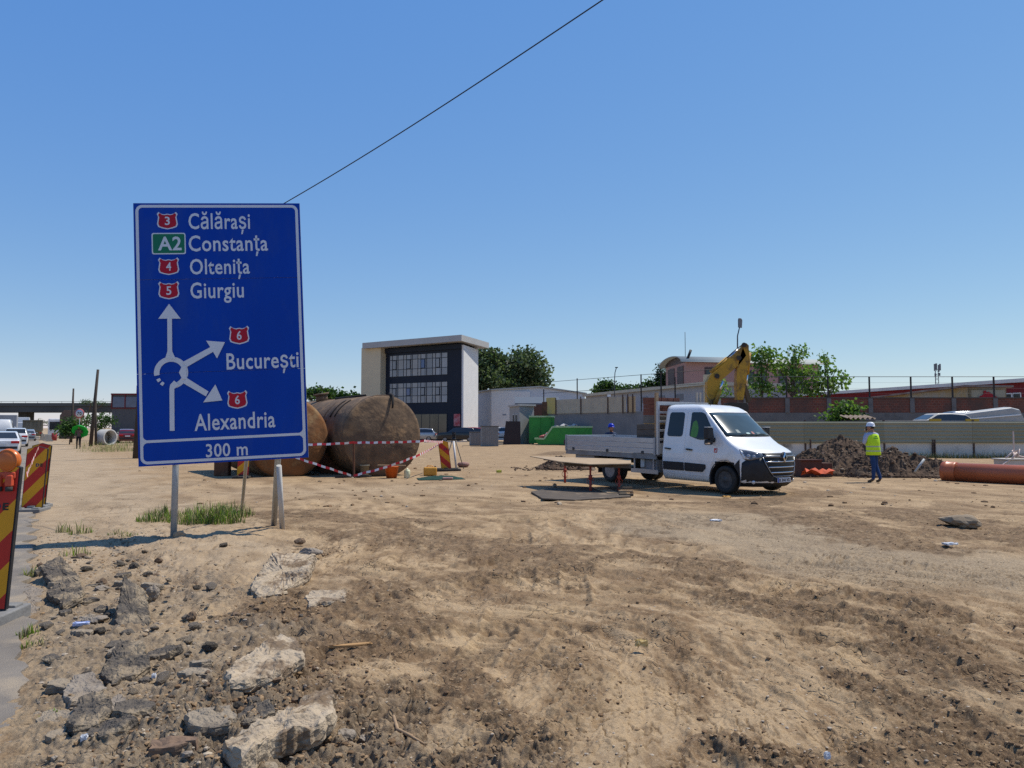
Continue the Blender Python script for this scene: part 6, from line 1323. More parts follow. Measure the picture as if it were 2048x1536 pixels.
def build_pink():
    C = gx(1374, 130); S2 = gx(1640, 136); G = gx(1333, 143); base = C.copy(); r = empty('pink_building', base, 0, 'pink building with brown window strips under a rounded barrel roof', 'building'); PK = pm('pink_render', (.40, .24, .21), (.36, .215, .19), .5, .9); BR = pm('brown_panel', (.075, .05, .05), (.06, .04, .042), .6, .6)
    ze = 12.95; prism_building([C, S2, S2 + G - C, G], 0, ze, PK, r, base)
    g = (G - C); w = g.length; gd = g.normalized(); sd = (S2 - C); L = sd.length; sdn = sd.normalized(); gn = -sdn; sn = Vector((sdn.y, -sdn.x, 0)); K = 20; arc = [(-1.0, 0)] + [(w / 2 - (w / 2 + .9) * math.cos(math.pi * i / K), 1.45 * math.sin(math.pi * i / K)) for i in range(1, K)] + [(w + 1.0, 0)]
    vs = []; O = C - base + Vector((0, 0, ze))
    for off in (-1.2, L + .8):
        for (x, z) in arc: vs.append(O + gd * x + sdn * off + Vector((0, 0, z - .15)))
        for (x, z) in arc: vs.append(O + gd * (w / 2 + (x - w / 2) * .955) + sdn * off + Vector((0, 0, z * .90 - .15)))
    m = len(arc); b = MB(); b.add(vs, [(i, i + 1, 2 * m + i + 1, 2 * m + i) for i in range(m - 1)] + [(m + i, m + i + 1, 3 * m + i + 1, 3 * m + i) for i in range(m - 1)], 0, True)
    b.add(vs, [(i, i + 1, m + i + 1, m + i) for i in range(m - 1)] + [(2 * m + i, 2 * m + i + 1, 3 * m + i + 1, 3 * m + i) for i in range(m - 1)], 0); b.build('barrel_roof', pm('roof_greygreen', (.34, .36, .33), (.29, .31, .285), .3, .6), r)
    a2 = [(x, z * .9 - .1) for x, z in arc[1:-1]]; MB().prism([(w * .02, -.1)] + [(w / 2 + (x - w / 2) * .93, z) for x, z in a2] + [(w * .98, -.1)], O + gn * .05, gd, (0, 0, 1), -gn, .2).build('tympanum', BR, r)
    for f0, f1 in ((.12, .40), (.55, .86)):
        p = panel_on(base, C, gd, gn, w * f0, w * f1, 3.0, 12.3, .12, .1, BR, 'window_strip', r)
        panel_on(base, C, gd, gn, w * f0 + .3, w * f1 - .3, 4.2, 7.0, .14, .02, GLASSD, 'pane', p)
    for x0, x1, z0, z1 in ((7.6 - 4.2, 10.6 - 4.2, 4.0, 12.0), (9.4, 10.6, 9.7, 11.4), (11.2, 12.8, 4.0, 11.6), (13.6, 15.2, 9.0, 11.6), (17.5, 19, 9, 11.5), (20, 22.5, 5, 10.5)):
        p = panel_on(base, C, sdn, sn, x0, x1, z0, z1, .1, .08, BR, 'window_strip', r); panel_on(base, C, sdn, sn, x0 + .25, x1 - .25, z1 - 2.2 if z1 - z0 > 3 else z0 + .2, z1 - .4, .12, .02, glass('pink_glass', (.03, .05, .05)), 'pane', p)
    MB().tube([C - base + gd * 2 + sdn * .5 + Vector((0, 0, 13.8)), C - base + gd * 2 + sdn * .5 + Vector((0, 0, 18.2))], .05, 5).build('antenna', BLACKP, r)
    MB().tube([C - base + sdn * .2 + Vector((0, 0, 13.2)), C - base + sdn * .9 + Vector((0, 0, 14.9))], .22, 8).build('chimney_pipe', BLACKP, r)
build_pink()

def build_brick_wall():
    Y = 60.0; x0 = gx(1440, Y).x; x1 = 58; base = Vector((x0, Y, 0)); r = empty('brick_wall', base, 0, 'long red brick wall with concrete pillars and base and wire fence on top', 'wall')
    BM = bpy.data.materials.new('brick_courses'); MATS['brick_courses'] = BM; BM.use_nodes = True; N = BM.node_tree.nodes; Lk = BM.node_tree.links; b = N['Principled BSDF']; b.inputs['Roughness'].default_value = .9
    tc = N.new('ShaderNodeTexCoord'); mp = N.new('ShaderNodeMapping'); mp.inputs['Rotation'].default_value = (math.pi / 2, 0, 0); bt = N.new('ShaderNodeTexBrick'); bt.inputs['Color1'].default_value = (.19, .055, .032, 1); bt.inputs['Color2'].default_value = (.12, .04, .026, 1); bt.inputs['Mortar'].default_value = (.17, .11, .085, 1); bt.inputs['Scale'].default_value = 1.0; bt.inputs['Brick Width'].default_value = .3; bt.inputs['Row Height'].default_value = .2; bt.inputs['Mortar Size'].default_value = .012
    Lk.new(tc.outputs['Object'], mp.inputs[0]); Lk.new(mp.outputs[0], bt.inputs['Vector']); no = N.new('ShaderNodeTexNoise'); no.inputs['Scale'].default_value = .7; no.inputs['Detail'].default_value = 8; Lk.new(tc.outputs['Object'], no.inputs['Vector']); mr = N.new('ShaderNodeMapRange'); mr.inputs[1].default_value = .42; mr.inputs[2].default_value = .66; Lk.new(no.outputs['Fac'], mr.inputs[0])
    mx = N.new('ShaderNodeMix'); mx.data_type = 'RGBA'; Lk.new(mr.outputs[0], mx.inputs[0]); Lk.new(bt.outputs['Color'], mx.inputs[6]); mx.inputs[7].default_value = (.085, .05, .04, 1); Lk.new(mx.outputs[2], b.inputs['Base Color'])
    L = x1 - x0; px = [(1659 + 83.4 * k) for k in range(-2, 10)]; xs = [gx(p, Y).x - x0 for p in px if gx(p, Y).x - x0 < L]
    ed = [0] + [x for x in xs if x > .4] + [L]
    for a, c in zip(ed[:-1], ed[1:]):
        MB().box(((a + c) / 2, .12, 3.4), (c - a - .3, .2, 1.12)).build('brick_panel', BM, r)
    BC = pm('stained_concrete', (.17, .165, .16), (.12, .118, .115), .8, .95, bump=.2, c3=(.07, .07, .07), s3=.5)
    MB().box((L / 2, .13, 1.42), (L, .26, 2.84)).build('concrete_base', BC, r); MB().box((L / 2, .12, 4.0), (L, .34, .09)).build('coping', pm('coping_dark', (.10, .085, .075), None, 1, .9), r)
    for x in ed[1:-1]: MB().box((x, .10, 3.4), (.34, .30, 1.12)).build('pillar', BC, r)
    for x in xs: MB().box((x, .12, 4.85), (.1, .1, 1.66)).build('fence_post', pm('post_dark', (.045, .04, .038)), r)
    w = MB()
    for z in (5.66, 5.2, 4.75, 4.35): w.tube([(xs[0], .12, z), (L, .12, z)], (.005 if z < 5.6 else .022), 4)
    w.build('wire', pm('wire_grey', (.12, .12, .12), None, 3, .6), r)
    # corrugated sheet fence with a low white wall below
    Y = 43.0; x0 = gx(1440, Y).x; x1 = 46; base = Vector((x0, Y, 0)); r = empty('sheet_fence', base, 0, 'olive green corrugated metal sheet fence above a low dirty white wall', 'fence'); L = x1 - x0
    FG = [pm('fence_olive_%d' % k, c, tuple(q * .9 for q in c), .6, .6, .1) for k, c in enumerate(((.265, .255, .175), (.24, .235, .16), (.29, .28, .20)))]
    z0, z1 = .80, 2.02; xx = 0; k = 0; rs = random.Random(4)
    while xx < L:
        wd = min(rs.uniform(4.2, 6.2), L - xx); nz = 48; prof = []; per = (z1 - z0) / 6
        for i in range(nz + 1):
            z = z0 + (z1 - z0) * i / nz; ph = (i / nz * 6) % 1; prof.append((.035 * min(1, max(0, 3.2 * (.5 - abs(ph - .5)) - .25)), z))
        b = MB(); vs = [(xx + .01, -p - .012 * (k % 2), z) for p, z in prof] + [(xx + wd + .05, -p - .012 * (k % 2), z) for p, z in prof]; b.add(vs, [(i, i + 1, nz + 2 + i, nz + 1 + i) for i in range(nz)]); b.build('sheet_panel', FG[k % 3], r, fix=False)
        MB().box((xx + .1, .08, 1.05), (.09, .09, 2.1)).build('post', pm('post_rust', (.1, .065, .05), None, 3, .8), r); xx += wd; k += 1
    LW = pm('dirty_white_wall', (.66, .61, .53), (.54, .49, .42), .9, .95, bump=.1, c3=(.16, .14, .11), s3=.45, t3=(.55, .72))
    MB().box((L / 2, .15, .40), (L, .14, .85)).build('low_wall', LW, r)
    for px in (1620, 1864, 1868): MB().box((gx(px, Y).x - x0, -.02, .5), (.06, .1, 1.0)).build('wall_post', pm('post_rust', (.1, .065, .05)), r)
    sp = []; rs = random.Random(9)
    for px in range(1770, 2060, 5): p = gx(px + rs.uniform(-2, 2), 42.3); sp.append((p.x, p.y, .45, 46, .34 + .2 * rs.random()))
    blades('fence_weeds', sp, [GR3, pm('weed_dark', (.03, .04, .02), None, 4, .8), GR2], 12)
build_brick_wall()

def build_red_warehouse():
    A = gx(1600, 124); B = gx(2150, 80); base = B.copy(); r = empty('red_warehouse', base, 0, 'long dark red warehouse with white roof edge behind the brick wall', 'warehouse'); d = (A - B).normalized(); n = Vector((d.y, -d.x, 0)); n = n if n.y < 0 else -n; L = (A - B).length
    MB().prism([(0, 0), (L, 0), (L, 6.75), (0, 6.75)], B - base, d, (0, 0, 1), -n, 12).build('wall', pm('dark_red_sheet', (.20, .014, .022), (.165, .012, .018), .4, .6), r)
    MB().prism([(0, -.1), (12, .25), (12, .35), (-.35, .2), (-.35, -.22)], B - base + n * .3 + Vector((0, 0, 6.95)), -n, (0, 0, 1), d, L).build('roof', pm('white_roof_edge', (.7, .68, .64), None, .5, .8), r)
    w = MB(); x = ((2028 - 1024) / F_PX * B.y - B.x) / (d.x - (2028 - 1024) / F_PX * d.y)
    for k in (-1.0, .15): f = panel_on(base, B, d, n, x + k, x + k + 1.05, 4.35, 5.6, .1, .08, WHITE, 'window', r); panel_on(base, B, d, n, x + k + .09, x + k + .96, 4.44, 5.5, .12, .02, GLASSD, 'pane', f)
    # yellow shed in front
    C = gx(1937, 66); D_ = gx(2015, 66.5); E_ = gx(1712, 98); base = C.copy(); r = empty('yellow_shed', base, 0, 'yellow tin shed with red house emblem on its end behind the brick wall', 'shed'); YW = pm('yellow_tin', (.40, .29, .12), (.33, .24, .11), .6, .8, c3=(.35, .33, .28), s3=.12, t3=(.45, .6))
    prism_building([C, D_, D_ + (E_ - C), E_], 0, 5.15, YW, r, base); prism_building([C + Vector((-.5, -.4, 0)), D_ + Vector((.4, -.4, 0)), D_ + (E_ - C), E_ + Vector((-.5, 0, 0))], 5.15, 5.32, pm('shed_roof_red', (.16, .07, .055), (.3, .25, .2), .5, .8), r, base, 'roof')
    d = (E_ - C).normalized(); n = Vector((d.y, -d.x, 0)); n = n if n.y < 0 else -n; Ls = (E_ - C).length
    for k in range(16): panel_on(base, C, d, n, .6 + k * Ls / 16, .75 + k * Ls / 16, .2, 5.1, .06, .05, pm('shed_rib', (.24, .19, .11), None, 2, .8), 'rib', r)
    panel_on(base, C, Vector((1, 0, 0)), Vector((0, -1, 0)), .12, .3, .2, 5.1, .08, .06, pm('shed_rib', (.24, .19, .11)), 'corner_trim', r)
    O = C - base + Vector((.85, -.06, 4.05)); MB().prism([(0, 0), (1.75, 0), (1.75, .18), (.9, .72), (.72, .62), (.72, .8), (.5, .8), (.5, .5), (0, .2)], O, (1, 0, 0), (0, 0, 1), (0, -1, 0), .05).build('house_emblem', pm('emblem_red', (.42, .02, .025), None, 3, .6), r)
    panel_on(base, C, Vector((1, 0, 0)), Vector((0, -1, 0)), .15, 3.2, 4.1, 4.9, .03, .02, pm('shed_panel_pale', (.42, .36, .24), (.36, .3, .2), 1, .8), 'sign_board', r)
build_red_warehouse()

# ------------------------------------------------------------ trees
def tree(name, base, label, blobs, nleaf, size, mats, seed, cat='tree', group=None, trunk_r=.12, cluster=7, droop=.3, spread=1.0):
    """trunk with limbs to every crown blob; leaf clumps spread through the blobs with gaps between"""
    rng = random.Random(seed); r = empty(name, base, 0, label, cat, group); t = MB(); top = max(b_[2] + b_[3] * .3 for b_ in blobs); zs = min(b_[2] for b_ in blobs)
    cx = sum(b_[0] for b_ in blobs) / len(blobs); cy = sum(b_[1] for b_ in blobs) / len(blobs)
    t.tube([(0, 0, -.2), (cx * .2, cy * .2, zs * .5), (cx * .6, cy * .6, zs), (cx, cy, (zs + top) / 2), (cx, cy, top)], [trunk_r * 1.25, trunk_r, trunk_r * .8, trunk_r * .5, trunk_r * .12], 8)
    for (x, y, z, a, c, *_r) in blobs:
        s = Vector((cx * .6, cy * .6, zs * rng.uniform(.75, 1.0))); e = Vector((x, y, z)); m = s.lerp(e, .55) + Vector((0, 0, -.1 * (e - s).length)); t.tube([s, m, e], [trunk_r * .5, trunk_r * .33, trunk_r * .12], 6)
        for _ in range(4): q = e + Vector((rng.gauss(0, .5) * a, rng.gauss(0, .5) * a, rng.uniform(0, .8) * c)); t.tube([m, q], [trunk_r * .2, trunk_r * .05], 5, cap=False)
    t.build('trunk', BARK, r)
    V = []; Fq = []; MI = []; tot = sum(b_[3] * b_[3] * b_[4] for b_ in blobs)
    for (x, y, z, a, c, *_r) in blobs:
        n = max(8, int(nleaf / cluster * a * a * c / tot))
        for _ in range(n):
            u = Vector((rng.gauss(0, 1), rng.gauss(0, 1), rng.gauss(0, 1))).normalized() * (rng.random() ** .38); k = 1 + .32 * math.sin(5 * u.x + x * 3) * math.sin(4 * u.z + z * 2 + 4 * u.y)
            c0 = Vector((x + u.x * a * k, y + u.y * a * k, z + u.z * c * k)); mi = rng.randrange(len(mats)); out = Vector((u.x, u.y, u.z * .5 + .25)).normalized()
            for _j in range(cluster):
                p = c0 + Vector((rng.gauss(0, 1), rng.gauss(0, 1), rng.gauss(0, .8))) * size * spread; d = (out + Vector((rng.gauss(0, .6), rng.gauss(0, .6), rng.gauss(0, .5) - droop))).normalized(); s = d.cross(Vector((rng.gauss(0, 1), rng.gauss(0, 1), rng.gauss(0, 1)))).normalized(); l = size * rng.uniform(.6, 1.25); w = l * rng.uniform(.28, .45); b0 = len(V)
                V += [p, p + d * l * .5 + s * w, p + d * l - Vector((0, 0, droop * l * .4)), p + d * l * .5 - s * w]; Fq.append((b0, b0 + 1, b0 + 2, b0 + 3)); MI.append(mi)
    me = bpy.data.meshes.new('crown'); me.from_pydata([tuple(v) for v in V], [], Fq)
    for m in mats: me.materials.append(m)
    me.polygons.foreach_set('material_index', MI); me.update(); o = bpy.data.objects.new('crown', me); COL.objects.link(o); o.parent = r; return r
def blobs_px(base, Y, lst, depth=1.0, seed=1):
    """crown blobs given as (px, py, radius px x, radius px y) at distance Y"""
    rs = random.Random(seed); out = []
    for (px, py, rx, ry) in lst:
        p = at(px, py, Y) - base; out.append((p.x, rs.uniform(-.5, .5) * depth, p.z, rx * Y / F_PX, ry * Y / F_PX))
    return out
def build_trees():
    Y = 63.5; G = 'young trees behind the brick wall'
    for k, (px, lst, lab) in enumerate((
        (1527, [(1524, 703, 16, 11), (1513, 720, 12, 11), (1537, 714, 12, 10), (1522, 738, 12, 10), (1510, 762, 13, 12), (1532, 775, 15, 11)], 'young tree beside the yellow excavator arm'),
        (1584, [(1594, 702, 14, 10), (1584, 718, 14, 11), (1604, 722, 10, 9), (1570, 742, 17, 10), (1612, 744, 17, 10), (1590, 752, 15, 9), (1576, 772, 16, 10), (1616, 772, 14, 10), (1554, 728, 8, 7)], 'broadest young tree, middle of the row behind the brick wall'),
        (1659, [(1657, 716, 11, 12), (1650, 738, 14, 12), (1670, 745, 12, 11), (1643, 762, 18, 13), (1680, 764, 16, 10), (1662, 765, 16, 14), (1640, 782, 14, 12), (1694, 757, 7, 6)], 'young tree with pale leaves at the right end of the row'))):
        base = gx(px, Y + k * .3); tree('young_tree', base, lab, blobs_px(base, Y, lst, 1.0, k), 760 if k != 1 else 1000, .33, [LEAF1, LEAF3, LEAF3], 50 + k, group=G, trunk_r=.09, cluster=6, droop=.5, spread=.8)
    base = gx(1625, 64.5); tree('leafy_bush', base, 'low leafy undergrowth along the top of the brick wall under the young trees', blobs_px(base, 64.5, [(1545, 790, 14, 6), (1606, 791, 16, 6), (1440, 772, 12, 18), (1448, 790, 16, 10), (1500, 789, 14, 8)], 1.0, 9), 420, .28, [LEAF1, LEAF3], 60, 'bush', trunk_r=.05)
    base = gx(1690, 52); tree('leafy_bush', base, 'round dark green bush in front of the brick wall above the sheet fence', blobs_px(base, 52, [(1688, 826, 20, 14), (1702, 822, 16, 12), (1668, 838, 14, 10), (1690, 842, 26, 10)], 1.0, 3), 1500, .28, [LEAF1, LEAF3, LEAF2], 61, 'bush', trunk_r=.05)
    Y = 135; G = 'poplars beside the office building'
    PLF = [pm('poplar_leaf', (.10, .14, .065), (.07, .105, .045), .8, .6), pm('poplar_leaf_dark', (.045, .07, .03), None, .8, .6), pm('poplar_leaf_silver', (.16, .19, .11), None, .8, .5)]
    for _m in PLF: leafy(_m, .3)
    for k, (px, lst, lab) in enumerate(((968, [(958, 705, 9, 14), (968, 722, 16, 20), (962, 745, 22, 18), (975, 762, 22, 16), (956, 770, 16, 14)], 'poplar tree growing right against the office building side wall'),
        (1000, [(985, 722, 13, 18), (998, 732, 16, 20), (1004, 752, 22, 18), (1008, 770, 22, 12)], 'dark poplar in the middle of the clump by the office building'), (1050, [(1034, 712, 11, 14), (1056, 712, 15, 13), (1040, 730, 19, 18), (1066, 730, 20, 18), (1050, 752, 28, 18), (1080, 748, 16, 14), (1060, 770, 30, 12), (1086, 768, 10, 10)], 'broadest poplar at the right of the clump above the white hall'))):
        base = gx(px, Y + 2 * k); tree('poplar', base, lab, blobs_px(base, Y + 2 * k, lst, 2.5, k), 5200, .62, PLF, 70 + k, group=G, trunk_r=.3, cluster=6, droop=.0)
    CY = [pm('cypress_leaf', (.03, .055, .022), (.022, .042, .018), .8, .7), LEAF2]
    for k, (px, lst, lab) in enumerate(((1322, [(1321, 738, 4, 10), (1322, 752, 6, 12), (1321, 768, 7, 14)], 'slim dark conifer left of the pink building'), (1331, [(1331, 752, 4, 9), (1331, 768, 5, 14)], 'shorter slim conifer touching the pink building corner'))):
        base = gx(px, 150); tree('conifer', base, lab, blobs_px(base, 150, lst, .3, k), 1300, .4, CY, 80 + k, trunk_r=.15, group='conifers by the pink building')
    for k, (Y, lst, lab) in enumerate(((140, [(1205, 778, 8, 7), (1212, 773, 8, 8), (1226, 775, 5, 8), (1195, 781, 6, 4)], 'small dark bushy tree rising over the panelled wall'), (150, [(1250, 780, 12, 5), (1275, 779, 12, 6), (1300, 772, 9, 8), (1307, 765, 6, 8)], 'low dark tree clump left of the slim conifers'), (120, [(630, 787, 14, 8), (652, 788, 16, 8), (672, 794, 10, 6), (615, 790, 10, 8)], 'green trees between the blue sign and the office building'),
        (120, [(690, 799, 5, 3), (712, 797, 4, 3)], 'tiny green treetop just left of the office building'), (185, [(170, 804, 7, 3), (180, 803, 8, 3), (200, 806, 7, 3), (212, 807, 6, 2)], 'far green trees showing over the flyover behind the poles'), (235, [(64, 846, 12, 5), (84, 844, 12, 6), (104, 846, 12, 5), (122, 845, 9, 6)], 'dark far trees seen under the flyover at the end of the road'))):
        base = gx(lst[0][0], Y); tree('far_tree', base, lab, blobs_px(base, Y, lst, 1.5, k), 500 if Y > 180 else 1500, .28 if Y > 180 else .5, [LEAF2, LEAF1, LEAF2], 90 + k, trunk_r=.18, group='far trees on the skyline')
    Y = 78; 
    for k, (px, lst, lab) in enumerate(((140, [(133, 852, 12, 12), (148, 856, 12, 12), (140, 862, 18, 8), (152, 846, 8, 8)], 'dark green shrub beside the path under the speed sign'), (200, [(178, 838, 10, 10), (190, 842, 10, 10), (208, 838, 12, 10), (200, 850, 14, 8), (222, 842, 10, 9)], 'green shrubs behind the leaning wooden poles'))):
        base = gx(px, Y + k * 22); tree('shrub', base, lab, blobs_px(base, Y + k * 22, lst, 1.0, k), 1500, .25, [LEAF2, LEAF1, LEAF2], 100 + k, 'shrub', trunk_r=.05, group='shrubs beside the path')
build_trees()
# ------------------------------------------------------------ skips, crates, parked cars
def skip(base, ang, L, W, Hh, label, low=None):
    """open roll-off container: side outline with sloping front, ribs, thick walls; x along its length"""
    r = empty('skip_container', base, ang, label, 'skip', 'green waste skips'); t = .06
    lo = low or Hh; prof = [(0, .12), (L - .9, .12), (L, .75), (L, lo), (L * .52, lo), (L * .38, Hh), (0, Hh)] if low else [(.25, .12), (L - .25, .12), (L, Hh), (0, Hh)]
    full = [(0, .12), (L - .9, .12), (L * .72, .75), (L * .72, Hh), (0, Hh)]
    for sd in (-1, 1):
        MB().prism(full if sd > 0 and low else prof, (0, sd * W / 2 - (t / 2), 0), (1, 0, 0), (0, 0, 1), (0, 1, 0), t).build('side_wall', GREENPAINT, r)
        rb = MB()
        for k in range(1, 6):
            x = L * k / 6; zt = Hh - .06 if not low or x < L * .38 else lo - .06
            rb.box((x, sd * (W / 2 + .06), (zt + .15) / 2), (.10, .08, zt - .15))
        rb.build('rib', GREENPAINT, r)
        e = MB(); ed = [prof[-1], prof[-2]] + ([prof[-3], prof[-4]] if low else [])
        for a, c in zip(ed[:-1], ed[1:]): e.bar((a[0], sd * W / 2, a[1]), (c[0], sd * W / 2, c[1]), .22, .16)
        e.build('top_rail', pm('rail_worn_sunlit_green', (.48, .60, .36), (.30, .45, .2), 2, .5), r)  # worn paint, with the sunlit brightness of top edges put into the colour
    if low: MB().box((L * .40, W / 2 - .06, Hh / 2 + .1), (L * .6, .03, Hh - .3)).build('sunlit_inner_face', pm('sunlit_inner_grey', (.42, .46, .45), (.34, .37, .36), 2, .6), r)  # added pale panel: sunlit look of the far inside wall put into colour
    b = MB(); b.box((L / 2, 0, .16), (L - .5, W - .1, .06)); b.build('floor', RUST, r)
    MB().prism([(-W / 2, .12), (W / 2, .12), (W / 2, Hh), (-W / 2, Hh)], (.03, 0, 0), (0, 1, 0), (0, 0, 1), (1, 0, 0), t).build('end_wall', GREENPAINT, r)
    MB().prism([(-W / 2, .3), (W / 2, .3), (W / 2, lo), (-W / 2, lo)], (L - .08, 0, 0), (0, 1, 0), (0, 0, 1), (1, 0, 0), t).build('end_wall', GREENPAINT, r)
    return r
def build_yard():
    # taller skip behind, lower skip with rubbish in front
    skip(gx(1060, 78.5), rad(-6), 6.6, 2.4, 2.8, 'taller green waste skip with stepped side standing behind the lower skip', 2.2)
    p = gx(1073, 74.0); r = empty('skip_container', p, rad(-4), 'lower green waste skip with sloping end full of pale rubbish', 'skip', 'green waste skips'); L, W, Hh = 6.4, 2.3, 1.75; t = .06
    prof = [(.2, .1), (L - .3, .1), (L, 1.0), (L, Hh), (1.55, Hh), (.75, .62), (-.15, .66)]
    for sd in (-1, 1):
        MB().prism(prof, (0, sd * W / 2 - t / 2, 0), (1, 0, 0), (0, 0, 1), (0, 1, 0), t).build('side_wall', GREENPAINT, r); e = MB()
        for a, c in ((prof[3], prof[4]), (prof[4], prof[5]), (prof[5], prof[6])): e.bar((a[0], sd * W / 2, a[1]), (c[0], sd * W / 2, c[1]), .2, .15)
        e.build('top_rail', pm('rail_worn_sunlit_green', (.30, .42, .22)), r)
    MB().prism([(-W / 2, .1), (W / 2, .1), (W / 2, Hh), (-W / 2, Hh)], (L - .08, 0, 0), (0, 1, 0), (0, 0, 1), (1, 0, 0), t).build('end_wall', GREENPAINT, r); MB().box((L / 2, 0, .14), (L - .6, W - .1, .06)).build('floor', RUST, r)
    rs = random.Random(4); b = MB()
    for k in range(46):
        vs, fs = rock_mesh(500 + k % 7, 1, .6); s = rs.uniform(.16, .42); c = Vector((rs.uniform(.5, 3.6), rs.uniform(-.85, .85), 0)); c.z = .45 + min(1.35, c.x * .62) * rs.uniform(.75, 1.05); b.add([Vector((v.x * s * rs.uniform(.8, 1.3), v.y * s, v.z * s)) + c for v in vs], fs, rs.choice((0, 0, 0, 1, 2, 3)))
    o = b.build('rubbish', [pm('rubbish_pale', (.5, .47, .43), (.35, .33, .3), 4, .9), pm('rubbish_tan', (.42, .3, .18), None, 4, .9), pm('rubbish_red', (.4, .1, .09), None, 4, .8), pm('rubbish_grey', (.16, .17, .19), None, 4, .9)]); o.location = p; tag(o, 'heap of pale mixed rubbish lying in the lower green skip', 'rubbish', kind='stuff')
    # ribbed grey boxes
    CBX = pm('grey_panel_box', (.25, .24, .225), (.21, .20, .19), 1.5, .8)
    for px, Y, w, h, lab in ((953, 73, 1.25, 1.25, 'smaller grey ribbed box half behind the bigger one left of the dark board'), (979, 69.5, 1.5, 1.78, 'bigger grey ribbed box with a dark lid left of the dark brown board')):
        p = gx(px, Y); r = empty('ribbed_box', p, rad(8), lab, 'box', 'grey ribbed boxes'); MB().box((0, 0, h / 2), (w, 1.2, h)).build('box_body', CBX, r, bevel=.02)
        q = MB()
        for k in range(9): q.box((-w / 2 + w * (k + .5) / 9, -.615, h / 2 - .03), (.06, .03, h - .1))
        q.build('rib', CBX, r); MB().box((0, 0, h + .03), (w + .1, 1.3, .06)).build('lid', pm('lid_dark', (.11, .105, .1), None, 3, .8), r)
    # slim things: soil ridge and pale kerb in front of the car park
    A = gx(850, 88); B = gx(935, 90); o = wall_box(A, B, -.05, .14, .25, pm('pale_kerb', (.5, .46, .4), None, 2, .9), 'kerb'); tag(o, 'pale concrete kerb along the car park behind the tank', 'kerb')
build_yard()

